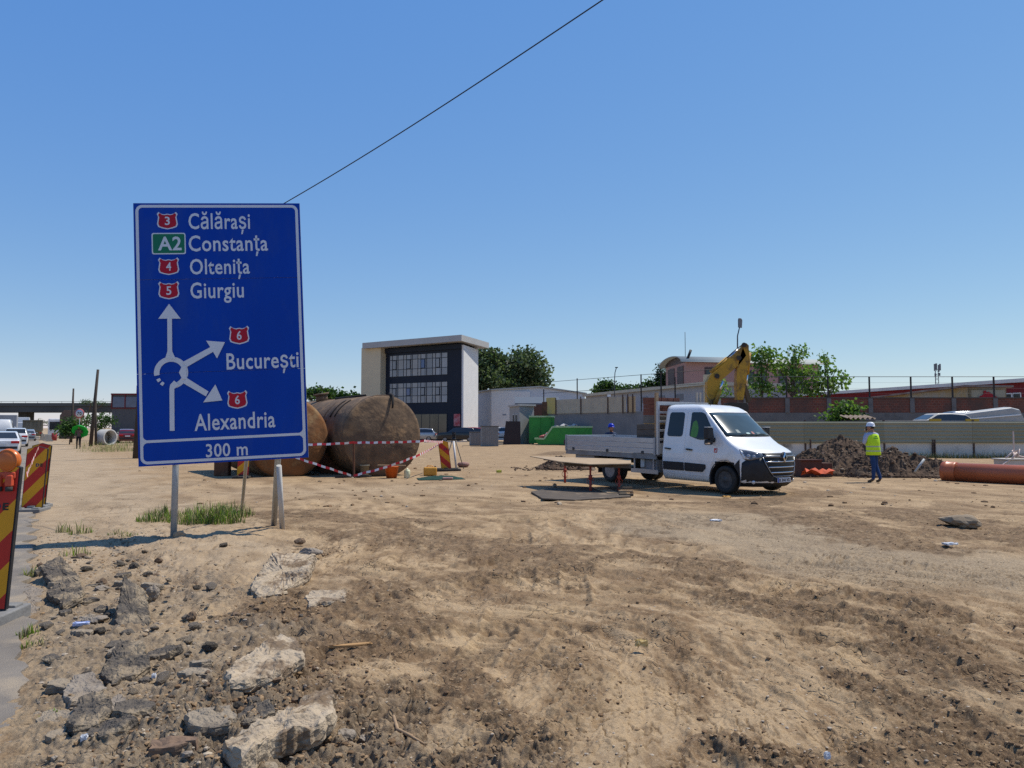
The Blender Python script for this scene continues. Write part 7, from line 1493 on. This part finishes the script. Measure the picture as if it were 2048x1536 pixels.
CARGLASS = glass('car_glass', (.03, .035, .042), .06, .6)
def car(base, ang, L, W, Hh, paint, label, kind='sedan', group='cars queuing on the road', detail=True):
    """car built from body rings along its length; x forward"""
    r = empty('parked_car' if 'queuing' not in group else 'car', base, ang, label, 'car', group)
    hood = {'sedan': .62, 'suv': .66, 'hatch': .64, 'van': .55}[kind] * Hh; bz = .24
    top = {'sedan': [(-.5, .60), (-.47, .66), (-.34, .68), (-.19, .97), (-.05, 1.0), (.08, .985), (.24, .70), (.42, .63), (.49, .52), (.5, .40)],
           'suv': [(-.5, .58), (-.49, .64), (-.46, .70), (-.40, .96), (-.2, 1.0), (.05, .985), (.10, .96), (.25, .68), (.44, .63), (.49, .54), (.5, .40)],
           'hatch': [(-.5, .56), (-.49, .64), (-.46, .68), (-.36, .95), (-.15, 1.0), (.06, .985), (.26, .69), (.44, .62), (.49, .52), (.5, .38)],
           'van': [(-.5, .60), (-.495, .90), (-.47, .985), (-.2, 1.0), (.18, 1.0), (.24, .97), (.38, .62), (.47, .52), (.5, .40), (.5, .38)]}[kind]
    xs = np.linspace(-.5, .5, 41); hz = np.interp(xs, [t[0] for t in top], [t[1] for t in top]); m = 15; vs = []
    for x, h in zip(xs, hz):
        e = 1 - .10 * max(0, (abs(x) - .40) / .10) ** 2; zt = h * Hh; belt = min(zt, .66 * Hh); prof = [(0.0, bz), (.46, bz), (.49, bz + .08), (.50, .42 * Hh), (.495, belt * .93), (.485, belt), (.485 - .10 * max(0, (zt - belt) / (.34 * Hh)) * .9, max(belt, zt - .10 * (zt - belt) - .02)), (.36 if zt > belt + .1 else .46, zt - .012), (0.0, zt)]
        pr = [(w * W * e, z) for w, z in prof]; vs += [Vector((x * L, -w, z)) for w, z in pr] + [Vector((x * L, w, z)) for w, z in pr[::-1][1:-1]]
    n = len(vs) // len(xs); b = MB(); fs = [(i * n + j, i * n + (j + 1) % n, (i + 1) * n + (j + 1) % n, (i + 1) * n + j) for i in range(len(xs) - 1) for j in range(n)]; b.add(vs, fs, 0, True); b.add(vs[:n], [tuple(range(n))[::-1]]); b.add(vs[-n:], [tuple(range(n))])
    b.build('body', paint, r)
    # windows: side glass, windscreen, rear window as patches a little proud of the body
    def roof(x): return float(np.interp(x, [t[0] for t in top], [t[1] for t in top])) * Hh
    xf, xr = {'sedan': (.22, -.30), 'suv': (.22, -.42), 'hatch': (.23, -.40), 'van': (.34, -.05)}[kind]
    for sd in (-1, 1):
        up = []; lo = []
        for x in np.linspace(xr, xf, 13):
            zt = roof(x); bl = .66 * Hh; z1 = max(bl + .02, zt - .09); k = max(0, (zt - bl) / (.34 * Hh)); wy = lambda z: W * (.487 - .09 * k * min(1, max(0, (z - bl) / max(.05, zt - bl - .02)))) + .012
            up.append(Vector((x * L, sd * wy(z1), z1))); lo.append(Vector((x * L, sd * wy(bl + .02), bl + .025)))
        q = MB(); q.add(lo + up, [(i, i + 1, 13 + i + 1, 13 + i) for i in range(12)]); q.build('window', CARGLASS, r, fix=False)
    def cap(x0, x1, w0, w1, nm):
        a = Vector((x0 * L, 0, roof(x0) + .012)); c = Vector((x1 * L, 0, roof(x1) + .012)); q = MB(); q.add([a + Vector((0, -w0 * W, 0)), a + Vector((0, w0 * W, 0)), c + Vector((0, w1 * W, 0)), c + Vector((0, -w1 * W, 0))], [(0, 1, 2, 3)]); q.build(nm, CARGLASS, r, fix=False)
    if kind == 'van': cap(.25, .37, .36, .42, 'windscreen')
    elif kind == 'sedan': cap(.095, .225, .34, .42, 'windscreen'); cap(-.33, -.205, .42, .34, 'rear_window')
    else: cap(.105, .235, .34, .42, 'windscreen'); cap(-.458, -.405, .41, .37, 'rear_window')
    rl = pm('tail_lamp', (.5, .01, .012), None, 3, .25)
    for sd in (-1, 1):
        if detail:
            MB().box((-.492 * L, sd * W * .36, .55 * Hh), (.08, W * .24, .16)).build('tail_lamp', rl, r, bevel=.02); MB().box((.475 * L, sd * W * .36, .46 * Hh), (.14, W * .18, .12)).build('headlamp', LED_CAR, r, bevel=.03); MB().box((.12 * L, sd * (W * .5 + .08), .68 * Hh), (.12, .18, .13)).build('mirror', paint, r, bevel=.04)
        for x in (-.30, .31): wheel('wheel', r, (x * L, sd * (W * .5 - .10), .32), .32, .2, sd)
    if detail:
        MB().box((-.498 * L, 0, .33 * Hh), (.05, W * .86, .16)).build('rear_bumper', BLACKP, r, bevel=.03); MB().box((-.503 * L, 0, .50 * Hh), (.02, .5, .12)).build('number_plate', SIGNWHITE, r)
    return r
LED_CAR = pm('car_lamp', (.55, .57, .6), None, 3, .15, .3)
PW = pm('car_white', (.66, .66, .66), None, 1, .2, coat=.6, spec=.5); PSIL = pm('car_silver', (.36, .38, .41), None, 1, .25, .5, coat=.5); PBLK = pm('car_black', (.012, .015, .022), None, 1, .2, coat=.6); PRED = pm('car_red', (.30, .012, .015), None, 1, .2, coat=.6); PMAR = pm('car_maroon', (.12, .012, .018), None, 1, .25, coat=.6)
RA = math.atan2(RD.y, RD.x)
def build_cars():
    G2 = 'cars parked before the office building'
    car(gx(838, 97), rad(180), 4.4, 1.8, 1.62, PSIL, 'silver hatchback parked behind the round end of the rusty tank', 'suv', G2); car(gx(915, 93), rad(183), 4.75, 1.9, 1.72, PBLK, 'dark estate car parked before the office building', 'suv', G2)
    car(gx(938, 98), rad(186), 4.4, 1.8, 1.75, PRED, 'red car parked behind the dark estate car', 'hatch', G2); car(gx(1000, 92), rad(100), 4.6, 1.8, 1.75, PW, 'white car half hidden between grey box and brown board', 'suv', G2)
    car(gx(253, 86), rad(120), 4.3, 1.8, 1.55, PMAR, 'dark red car parked near the left edge of the blue sign', 'hatch', 'cars left of the sign')
    car(gx(8, 47.5), RA, 4.6, 1.82, 1.46, PW, 'nearest white saloon car at the left edge with red tail lamp', 'sedan'); car(gx(33, 69), RA, 4.5, 1.85, 1.66, PW, 'second white car in the queue with dark rear window', 'suv'); car(gx(56, 99), RA, 4.3, 1.8, 1.5, PSIL, 'third small silver car in the queue on the road', 'hatch')
    # white van, trucks and buses further along
    car(gx(3, 76), RA, 5.4, 2.0, 2.5, PW, 'tall white van beside the queue at the left edge', 'van', 'vans and trucks on the road')
    def box_truck(px, Y, L, W, z0, z1, mat, cabmat, lab, nm='truck', cat='truck', rev=False):
        p = gx(px, Y); r = empty(nm, p, RA + (math.pi if rev else 0), lab, cat, 'vans and trucks on the road'); MB().box((-L * .12, 0, (z0 + z1) / 2), (L * .76, W, z1 - z0)).build('cargo_box', mat, r, bevel=.05); MB().box((L * .39, 0, 1.55), (L * .2, W * .96, 2.2)).build('cab', cabmat, r, bevel=.12)
        MB().box((L * .478, 0, 1.95), (.04, W * .8, .8)).build('windscreen', CARGLASS, r); MB().box((0, 0, .75), (L * .95, .9, .25)).build('chassis', BLACKP, r)
        for x in (-.32, -.18, .36):
            for sd in (-1, 1): wheel('wheel', r, (x * L, sd * (W / 2 - .15), .48), .48, .28, sd)
        return r
    t = box_truck(66, 112, 7.0, 2.5, 1.25, 2.75, pm('tipper_dusty', (.23, .20, .145), (.16, .14, .1), 1, .9), pm('tipper_cab', (.3, .27, .2), None, 1, .7), 'dusty brown tipper truck ahead of the queue')
    b = MB()
    for y in (-1.0, -.5, 0, .5, 1.0): b.box((-7 * .5 - .04, y, 2.0), (.06, .1, 1.4))
    b.box((-3.55, 0, 2.72), (.1, 2.5, .12)); b.build('tailgate_rib', pm('tipper_rib', (.17, .15, .11), None, 1, .9), t)
    for sd in (-1, 1): MB().box((-3.56, sd * .95, .95), (.06, .3, .14)).build('tail_lamp', pm('tail_lamp', (.5, .01, .012)), t)
    box_truck(42, 135, 9.0, 2.5, .9, 3.5, PW, PW, 'white box lorry beyond the queue under the flyover', rev=True); box_truck(12, 100, 8.0, 2.5, 1.0, 3.3, pm('grey_tarpaulin', (.3, .31, .33), None, 1, .8), PW, 'grey lorry half hidden by the white van at the left edge')
    p = gx(113, 132); r = empty('bus', p, RA + math.pi, 'white bus with large dark windscreen coming towards the camera', 'bus', 'vans and trucks on the road'); MB().box((0, 0, 1.75), (10, 2.5, 2.9)).build('body', PW, r, bevel=.15); MB().box((5.0, 0, 2.05), (.06, 2.2, 1.3)).build('windscreen', CARGLASS, r); MB().box((0, 1.26, 2.2), (9, .04, .9)).build('window', CARGLASS, r); MB().box((0, -1.26, 2.2), (9, .04, .9)).build('window', CARGLASS, r)
    for sd in (-1, 1):
        for x in (-3, 3.2): wheel('wheel', r, (x, sd * 1.1, .48), .48, .28, sd)
build_cars()

# ------------------------------------------------------------ left background
def build_left():
    Y = 190; x0 = gx(-900, Y).x; x1 = gx(420, Y).x; base = Vector((x0, Y, 0)); r = empty('flyover', base, 0, 'long dark grey concrete flyover crossing the road in the left background', 'bridge'); L = x1 - x0; CG = pm('flyover_concrete', (.09, .09, .085), (.065, .065, .062), .15, .95)
    MB().box((L / 2, 5, 6.35), (L, 10, 1.5)).build('deck', CG, r); MB().box((L / 2, -.1, 7.45), (L, .3, .75)).build('parapet', pm('parapet_grey', (.115, .115, .105), (.085, .085, .08), .1, .95), r)
    b = MB(); b.tube([(0, .05, 8.2), (L, .05, 8.2)], .04, 4)
    for k in range(int(L / 3)): b.bar((k * 3, .05, 7.8), (k * 3, .05, 8.2), .05)
    b.build('railing', BLACKP, r)
    for px in (-160, 26, 262, 330): MB().box((gx(px, Y).x - x0, 5, 2.8), (2.2, 3.0, 5.6)).build('pier', CG, r)
    # brown pier like hut beside the path, blue-glazed kiosk with red frame
    p = gx(134, 118); r = empty('brown_hut', p, .1, 'brown brick hut with sloping edge behind the shrub under the flyover', 'hut'); MB().prism([(-1.1, 0), (1.1, 0), (1.1, 4.3), (-.5, 4.4), (-1.1, 3.6)], (0, 0, 0), (1, 0, 0), (0, 0, 1), (0, 1, 0), 2.5).build('wall', pm('hut_brown', (.16, .11, .085), (.12, .085, .065), 1, .9), r)
    p = gx(262, 165); r = empty('glass_kiosk', p, .05, 'glazed upper storey building with red frame just left of the blue sign', 'building'); MB().box((0, 3, 4.4), (8.2, 6, 8.8)).build('wall', pm('kiosk_wall', (.10, .10, .105), None, 1, .8), r); RF = pm('red_frame', (.16, .02, .025), None, 2, .6)
    for x in (-2.7, 0, 2.7): MB().box((x, -.06, 7.2), (2.45, .06, 2.2)).build('window', glass('kiosk_glass', (.09, .12, .2)), r)
    b = MB(); b.box((0, -.03, 8.9), (8.6, .5, .3)); b.box((0, -.04, 5.9), (8.6, .3, .2))
    for x in (-4.15, -1.35, 1.35, 4.15): b.box((x, -.08, 7.3), (.2, .2, 3.1))
    b.build('frame', RF, r); q = MB().box((2.6, -.3, 9.9), (3.0, .3, 1.7)).build('roof_sign', RF, r); MB().prism([(-.4, -.5), (.4, 0), (-.4, .5)], (2.6, -.48, 9.9), (1, 0, 0), (0, 0, 1), (0, -1, 0), .04).build('arrow_mark', SIGNWHITE, q)
    # dark red roof and red wall seen right of the sign
    p = gx(628, 108); r = empty('red_roof_house', p, 0, 'low house with dark red roof behind the orange tank', 'house'); MB().box((0, 2, 1.9), (5, 4, 3.8)).build('wall', pm('red_wall', (.4, .06, .04), None, 1, .8), r); MB().prism([(-2.9, 0), (2.4, 0), (1.9, 1.0), (-2.4, 1.0)], (0, -.5, 4.35), (1, 0, 0), (0, 0, 1), (0, 1, 0), 5).build('roof', pm('dark_red_roof', (.085, .035, .035), None, 1, .8), r)
    # poles
    for (bx, by, tx, ty, Y, rr, lab) in ((182, 872, 196, 739, 70, .17, 'taller dark wooden pole leaning right beside the path'), (143, 862, 147, 777, 88, .14, 'shorter dark wooden pole behind the shrub'), (193, 858, 191, 800, 74, .13, 'short dark pole stump right of the tall leaning pole'), (273, 918, 290, 640, 41, .17, 'dark wooden pole standing behind the left edge of the blue sign')):
        p = gx(bx, Y); tp = at(tx, ty, Y) - p; o = MB().tube([(0, 0, -.3), tp * .5, tp], [rr, rr * .85, rr * .65], 10).build('wooden_pole', DARKWOOD); o.location = p; tag(o, lab, 'pole', 'wooden poles')
    p = gx(158, 73); r = empty('speed_sign', p, 0, 'round white speed limit sign with red rim on a post beside the path', 'speed sign'); MB().tube([(0, .05, -.2), (0, .05, 3.5)], .035, 8).build('post', STEEL, r)
    M = Matrix.Rotation(math.pi / 2, 3, 'X'); MB().lathe([(.001, .012), (.46, .012), (.46, -.01), (.001, -.01)], (0, 0, 3.03), M=M, n=28).build('rim_disc', pm('rim_red', (.45, .12, .13), None, 3, .5), r); f = MB().lathe([(.001, .018), (.35, .018), (.35, .01)], (0, 0, 3.03), M=M, n=28).build('sign_face', SIGNWHITE, r)
    lettering('70', lambda x, y, n: Vector((x, -.018 - n, 3.03 + y)), -.22, .22, -.15, .15, BLACKP, f, 'numeral', .03, .004)
    p = gx(213, 75); o = MB(); M = Matrix.Rotation(rad(90), 3, 'X'); o.lathe([(.80, -.55), (.80, .55), (.66, .55), (.64, -.55), (.80, -.55)], (0, 0, .72), M=Matrix.Rotation(rad(68), 3, 'Z') @ M, n=32); o = o.build('concrete_ring', pm('pale_concrete', (.45, .44, .42), (.38, .37, .35), 3, .9)); o.location = p; tag(o, 'pale concrete pipe ring lying on the dry grass left of the sign', 'concrete ring')
    o = MB().lathe([(.0, 0), (.3, 0), (.33, .5), (.3, 1.0), (.0, 1.0)], n=14).build('red_barrel', pm('barrel_red', (.3, .04, .04), None, 3, .6)); o.location = gx(109, 100); tag(o, 'small red barrel at the far road edge before the bus', 'barrel')
    for k, px in enumerate((86, 93, 100)):
        o = MB().prism([(-.4, 0), (.4, 0), (.22, .35), (.15, .85), (-.15, .85), (-.22, .35)], (0, 0, 0), (1, 0, 0), (0, 0, 1), (0, 1, 0), 1.6).build('road_barrier', pm('barrier_concrete', (.42, .39, .33), None, 2, .9)); o.location = gx(px, 104 - k * 5); o.rotation_euler[2] = RA - math.pi / 2; tag(o, 'pale concrete barrier block at the far edge of the road', 'barrier', 'concrete barrier blocks')
    # dark rusty bits in the shade of the orange tank
    o = MB().box((0, 0, .35), (.5, .3, .7)).build('rusty_drum_plate', RUST, bevel=.03); o.location = gnd(gx(447, 26.5)); tag(o, 'rusty plate in the shade under the left edge of the orange tank', 'plate')
build_left()

# ------------------------------------------------------------ right side: lamp, mast, pipe, heaps, wrecks
def build_right():
    Y = 55; p = gx(1476, Y); r = empty('street_lamp', p, 0, 'tall thin street lamp rising behind the yellow excavator arm', 'street lamp'); P = lambda a, b_: at(a, b_, Y) - p
    MB().tube([(0, 0, 0), P(1475, 690), P(1475, 672), P(1479, 655)], [.07, .05, .045, .04], 8).build('pole', pm('lamp_pole', (.09, .1, .115), None, 3, .5, .3), r)
    h = MB(); h.prism([(-.13, 0), (.13, -.02), (.16, .62), (.08, .76), (-.10, .76), (-.14, .62)], P(1480, 655) + Vector((0, -.06, 0)), Vector((.99, 0, -.10)).normalized(), Vector((.12, .35, .93)).normalized(), (0, 1, 0), .13); h.build('lamp_head', pm('lamp_head_grey', (.10, .105, .115), None, 3, .6, .2), r, bevel=.02)
    Y = 85; p = gx(1229, Y); P = lambda a, b_: at(a, b_, Y) - p; r = empty('thin_lamp_post', p, 0, 'thin grey post with bent top behind the panelled wall', 'lamp post'); MB().tube([(0, 0, 0), P(1229, 760), P(1230, 745), P(1233, 735)], .05, 6).build('pole', pm('lamp_pole', (.09, .1, .115)), r); MB().box(P(1233, 735), (.3, .15, .1)).build('lamp_head', BLACKP, r)
    Y = 260; p = gx(1876, Y); r = empty('phone_mast', p, 0, 'far phone mast with antenna panels above the red warehouse', 'mast'); z = lambda y: at(1876, y, Y).z; MG = pm('mast_grey', (.17, .18, .2), None, 1, .6)
    b = MB()
    for sx, sy in ((-.5, -.3), (.5, -.3), (0, .5)): b.bar((sx * 1.4, sy * 1.4, 0), (sx, sy, z(736)), .16)
    for k in range(14): zz = 1.5 * k + 1; b.bar((-.6, -.3, zz), (.6, -.3, zz + 1.3), .08); b.bar((.6, -.3, zz), (0, .5, zz + 1.3), .08)
    b.build('lattice', MG, r)
    for x, z0, z1 in ((-.75, 742, 728), (-.2, 740, 727), (.6, 744, 730), (1.05, 741, 728), (-.6, 753, 747), (.8, 752, 746)):
        MB().box((x, -.5, (z(z0) + z(z1)) / 2), (.45, .3, z(z1) - z(z0))).build('antenna_panel', MG, r)
    # orange sewer pipe with socket end
    A = at(1892, 946, 24.35); B = at(2052, 953.5, 22.55); d = (B - A); d.z = 0; d.normalize(); R = .285; base = Vector((A.x, A.y, 0)); base.z = H(A.x, A.y); r = empty('sewer_pipe', base, 0, 'long orange plastic sewer pipe with thicker socket end lying on the dirt', 'pipe'); M = Matrix((Vector((-d.y, d.x, 0)), Vector((0, 0, 1)), d)).transposed()
    PO = pm('pipe_orange', (.43, .115, .04), (.37, .095, .034), 1.5, .38, c3=(.36, .17, .09), s3=2.5, t3=(.62, .75), spec=.4)
    b = MB(); b.lathe([(R - .02, .02), (R, .02), (R, 5.6), (R - .02, 5.6), (R - .02, .02)], (0, 0, R - .01), M=M, n=48); b.build('barrel', PO, r)
    b = MB(); b.lathe([(R + .005, .36), (R + .032, .30), (R + .032, .10), (R + .05, .085), (R + .05, .02), (R + .032, .0), (R + .032, -.06), (R + .012, -.06), (R + .012, .1)], (0, 0, R - .01), M=M, n=48); b.build('socket', PO, r)
    # white tub with hoses and stick
    p = gnd(gx(2020, 27.5)); r = empty('white_tub', p, .1, 'dirty white plastic tub with hoses on top behind the orange pipe', 'tub'); TW = pm('tub_white', (.55, .5, .43), (.45, .4, .34), 3, .7)
    b = MB(); b.prism([(-.42, 0), (.38, 0), (.42, .42), (-.46, .42)], (0, -.3, .12), (1, 0, 0), (0, 0, 1), (0, 1, 0), .6); b.build('tub_wall', TW, r, bevel=.03); MB().box((0, 0, .56), (1.0, .7, .05)).build('rim', TW, r, bevel=.02)
    HO = pm('hose_pink', (.55, .38, .30), (.6, .5, .42), 9, .6)
    for k, pts in enumerate(([(-1.0, -.4, .02), (-.5, -.35, .45), (0, -.2, .68), (.15, .1, .85)], [(.1, -.2, .62), (.2, -.15, .9), (.1, .1, .75), (-.2, .0, .6)], [(.5, -.3, .1), (.52, -.32, .45), (.3, -.3, .62), (0, -.1, .7)], [(-.2, -.3, .6), (.05, -.2, .78), (.3, .0, .66), (.5, -.1, .5)])):
        o = MB().tube([Vector(q) for q in pts], .035, 8).build('hose', HO, r)
    MB().bar((.12, 0, .6), (.16, .05, 1.55), .035).build('stick', HO, r)
    o = MB().box((0, 0, .05), (1.8, .05, .06)).build('pale_board', pm('board_pale', (.5, .42, .32), None, 3, .8)); o.location = gnd(gx(2045, 26.2), .25); tag(o, 'pale board lying on things just behind the orange pipe', 'board')
    # heaps of dug-out soil
    SO = pm('dug_soil', (.125, .077, .046), (.06, .038, .024), 3.5, .95, bump=.8, bscale=18, c3=(.14, .10, .068), s3=2.5, t3=(.56, .7))
    def heap(c, pk, sx, sy, label, seed):
        """pk = list of (dx, dy, height, radius x, radius y)"""
        n = 110; vs = []; g = np.linspace(-1, 1, n); X, Yg = np.meshgrid(g * sx, g * sy, indexing='ij'); Z = np.zeros_like(X)
        for dx, dy, hh, rx, ry in pk: q = np.clip(1 - np.sqrt(((X - dx) / rx) ** 2 + ((Yg - dy) / ry) ** 2), 0, 1); Z = np.maximum(Z, hh * (1.45 * q - .45 * q * q))
        N_ = fbm(X, Yg, 1.1, 6, seed, .6); Z = Z + np.clip(Z * 2.5, 0, 1) * (N_ * .17 + .10 * (1 - np.abs(fbm(X, Yg, .4, 4, seed + 9, .6)) * 2)); Z = np.where(Z < .04, -.08, Z)
        b = MB(); b.add(np.stack([X.ravel(), Yg.ravel(), Z.ravel()], 1).tolist(), [(i * n + j, (i + 1) * n + j, (i + 1) * n + j + 1, i * n + j + 1) for i in range(n - 1) for j in range(n - 1) if max(Z[i, j], Z[i + 1, j], Z[i, j + 1], Z[i + 1, j + 1]) > -.07], 0, False)
        r = empty('soil_heap', c, 0, label, 'soil heap', 'heaps of dug-out dark soil'); b.build('heap', SO, r, fix=False); rs = random.Random(seed); k = MB()
        for _ in range(700):
            i = rs.randrange(n); j = rs.randrange(n)
            if Z[i, j] < .03 and rs.random() > .25: continue
            v, f = rock_mesh(600 + rs.randrange(6), 1, .6); s = rs.uniform(.015, .06) * (1.6 if rs.random() < .08 else 1); k.add([Vector((X[i, j] + q.x * s, Yg[i, j] + q.y * s, max(0, Z[i, j]) + q.z * s + s * .2)) for q in v], f, rs.choice((0, 0, 0, 0, 1, 2)))
        tag(k.build('clods', [SO, pm('soil_stone', (.24, .185, .13), None, 4, .95), pm('soil_reddish', (.13, .08, .055), None, 4, .95)], r), kind='stuff')
    c = gx(1690, 28.2); heap(c, [(0, .3, 1.22, 1.9, 1.7), (-.75, 0, .98, 1.6, 1.5), (.75, .1, .95, 1.5, 1.4), (-1.3, -.2, .6, 1.1, 1.2), (.2, -.6, .55, 2.0, 1.0)], 2.6, 2.2, 'big pointed heap of dark dug-out soil left of the worker in yellow vest', 5)
    c = gx(1815, 26.6); heap(c, [(-.55, 0, .85, 1.2, 1.1), (.3, 0, .62, 1.3, 1.1), (1.0, -.1, .5, .8, .9), (-1.3, .2, .7, .9, 1.0)], 2.3, 1.5, 'lower flat heap of dark soil between the worker and the orange pipe', 6)
    c = gx(1118, 31); heap(c, [(0, 0, .42, 1.0, .8), (.7, .1, .3, .8, .7)], 1.9, 1.1, 'small dark heap of soil behind the plywood table', 7)
    o = MB().tube([(0, 0, 0), (.32, 0, .42)], .04, 8).build('grey_tube', pm('tube_grey', (.42, .44, .43), None, 3, .5)); o.location = gnd(gx(1827, 25.1), .22); tag(o, 'short pale grey tube sticking up on the lower soil heap', 'tube')
    # rusty trench box with an orange cloth by the big heap
    p = gnd(gx(1626, 26.8)); r = empty('steel_box', p, .06, 'low rusty brown steel box at the foot of the big soil heap', 'steel box'); RB = pm('rust_brown', (.105, .052, .036), (.07, .036, .027), 3, .9, bump=.2); b = MB(); b.box((-.2, 0, .3), (.75, .5, .6)); b.box((.36, .0, .24), (.36, .5, .48)); b.box((-.2, -.27, .58), (.78, .05, .06)); b.build('box_body', RB, r, bevel=.015)
    b = MB(); vs = [(x * .16, y * .12, .16 + .10 * math.sin(x * 1.3 + y) + .04 * math.cos(y * 3 + x)) for x in range(-3, 4) for y in range(-2, 3)]; b.add(vs, [(i * 5 + j, (i + 1) * 5 + j, (i + 1) * 5 + j + 1, i * 5 + j + 1) for i in range(6) for j in range(4)], 0, True); o = b.build('orange_cloth', pm('cloth_orange', (.55, .10, .04), None, 5, .8), fix=False); o.location = gnd(gx(1634, 26.0), .05); tag(o, 'crumpled orange cloth lying before the low rusty steel box', 'cloth')
    for px, py, lab in ((1627, 946, 'white stone on the ground before the orange cloth'),):
        v, f = rock_mesh(77, 2); o = MB().add([q * .11 for q in v], f).build('stone', pm('stone_white', (.6, .58, .54), None, 4, .8)); o.location = gnd(onz(px, py), .06); tag(o, lab, 'stone')
build_right()

# ------------------------------------------------------------ wrecks and recovery lorry between the fence and the brick wall
def build_wrecks():
    YG = pm('yellow_gear', (.50, .33, .04), None, 3, .6); GWH = pm('dusty_white', (.40, .39, .36), (.34, .33, .31), 2, .5, coat=.2)
    # white van on the right, seen above the fence
    p = gx(1946, 50.0); r = empty('white_van', p, rad(178), 'dusty white van roof showing above the fence at the right', 'van', 'vehicles behind the sheet fence'); L, W = 5.2, 2.0
    side = [(-2.75, .4), (2.0, .4), (2.3, 1.0), (1.9, 1.7), (1.15, 2.45), (.9, 2.58), (-2.0, 2.95), (-2.5, 2.82), (-2.8, 2.1)]
    b = MB(); m = len(side); lay = []
    for y, k in ((-1, .0), (-.98, .06), (-.8, .13), (0, .16), (.8, .13), (.98, .06), (1, 0)):
        lay += [Vector((x, y * (W / 2) * (.86 if z > 2 else 1), z + (k if z > 1.8 else 0) - .1)) for x, z in side]
    b.add(lay, [(i * m + j, i * m + (j + 1) % m, (i + 1) * m + (j + 1) % m, (i + 1) * m + j) for i in range(6) for j in range(m)] + [tuple(range(m))[::-1], tuple(range(6 * m, 7 * m))]); b.build('body', GWH, r)
    MB().bar((1.0, 1.02 * .9, 2.2), (-2.5, 1.0 * .9, 2.5), .05, .07).build('roof_trim', WHITE, r); MB().box((-1.0, .99, 1.7), (2.6, .04, .55)).build('window', CARGLASS, r); MB().box((-1.0, -.99, 1.7), (2.6, .04, .55)).build('window', CARGLASS, r)
    for sd in (-1, 1):
        for x in (-1.7, 1.4): wheel('wheel', r, (x, sd * .85, .34), .34, .22, sd)
    car(Vector((gx(1872, 49).x, 49, 1.1)), rad(182), 4.3, 1.75, 1.5, GWH, 'pale car standing raised on the recovery lorry deck behind the fence', 'hatch', 'vehicles behind the sheet fence', False); car(gx(1912, 52) + Vector((0, 0, 1.2)), rad(176), 4.4, 1.8, 1.6, PSIL, 'silver car with dark windows raised behind the pale one', 'suv', 'vehicles behind the sheet fence', False)
    p = gx(1850, 49); r = empty('recovery_lorry', p, 0, 'recovery lorry flat deck with yellow ends showing above the sheet fence', 'lorry', 'vehicles behind the sheet fence'); b = MB(); b.box((-1.4, 0, .9), (6.4, 2.2, .12)); b.box((-2.2, 0, 2.08), (4.4, 1.9, .10)); b.build('deck', pm('deck_pale', (.42, .38, .31), None, 1, .7), r)
    f = MB()
    for x in (-4.2, -2.2, -.1): f.box((x, -.9, 1.45), (.12, .12, 1.2)); f.box((x, .9, 1.45), (.12, .12, 1.2))
    f.build('upright', pm('upright_dark', (.05, .05, .05), None, 3, .7), r)
    for x, w in ((.05, .7), (2.35, .8)): MB().box((x, -1.12, 2.12), (w, .12, .2)).build('yellow_end', YG, r)
    for x in (-3.4, -1.0, 1.4):
        for sd in (-1, 1): wheel('wheel', r, (x, sd * .95, .42), .42, .24, sd)
    # wavy sheets on a stack left of the worker
    p = gx(1716, 47.5); r = empty('sheet_stack', p, .05, 'stack of wavy tan roofing sheets above the fence near the bush', 'roofing sheets'); b = MB(); n = 40; vs = []
    for j, y in enumerate((-.5, .5)): vs += [(-.9 + 1.8 * i / n, y, 2.24 + .06 * math.sin(i * .95) + .18 * j) for i in range(n + 1)]
    b.add(vs, [(i, i + 1, n + 2 + i, n + 1 + i) for i in range(n)], 0, True); b.build('wavy_sheet', pm('sheet_tan', (.34, .25, .17), None, 3, .8), r, fix=False); q = MB(); q.box((0, 0, 2.06), (1.7, 1.0, .10)); q.box((-.6, 0, 1.0), (.1, .9, 2.0)); q.box((.6, 0, 1.0), (.1, .9, 2.0)); q.build('stand', pm('stand_dark', (.06, .05, .045), None, 3, .8), r)
build_wrecks()
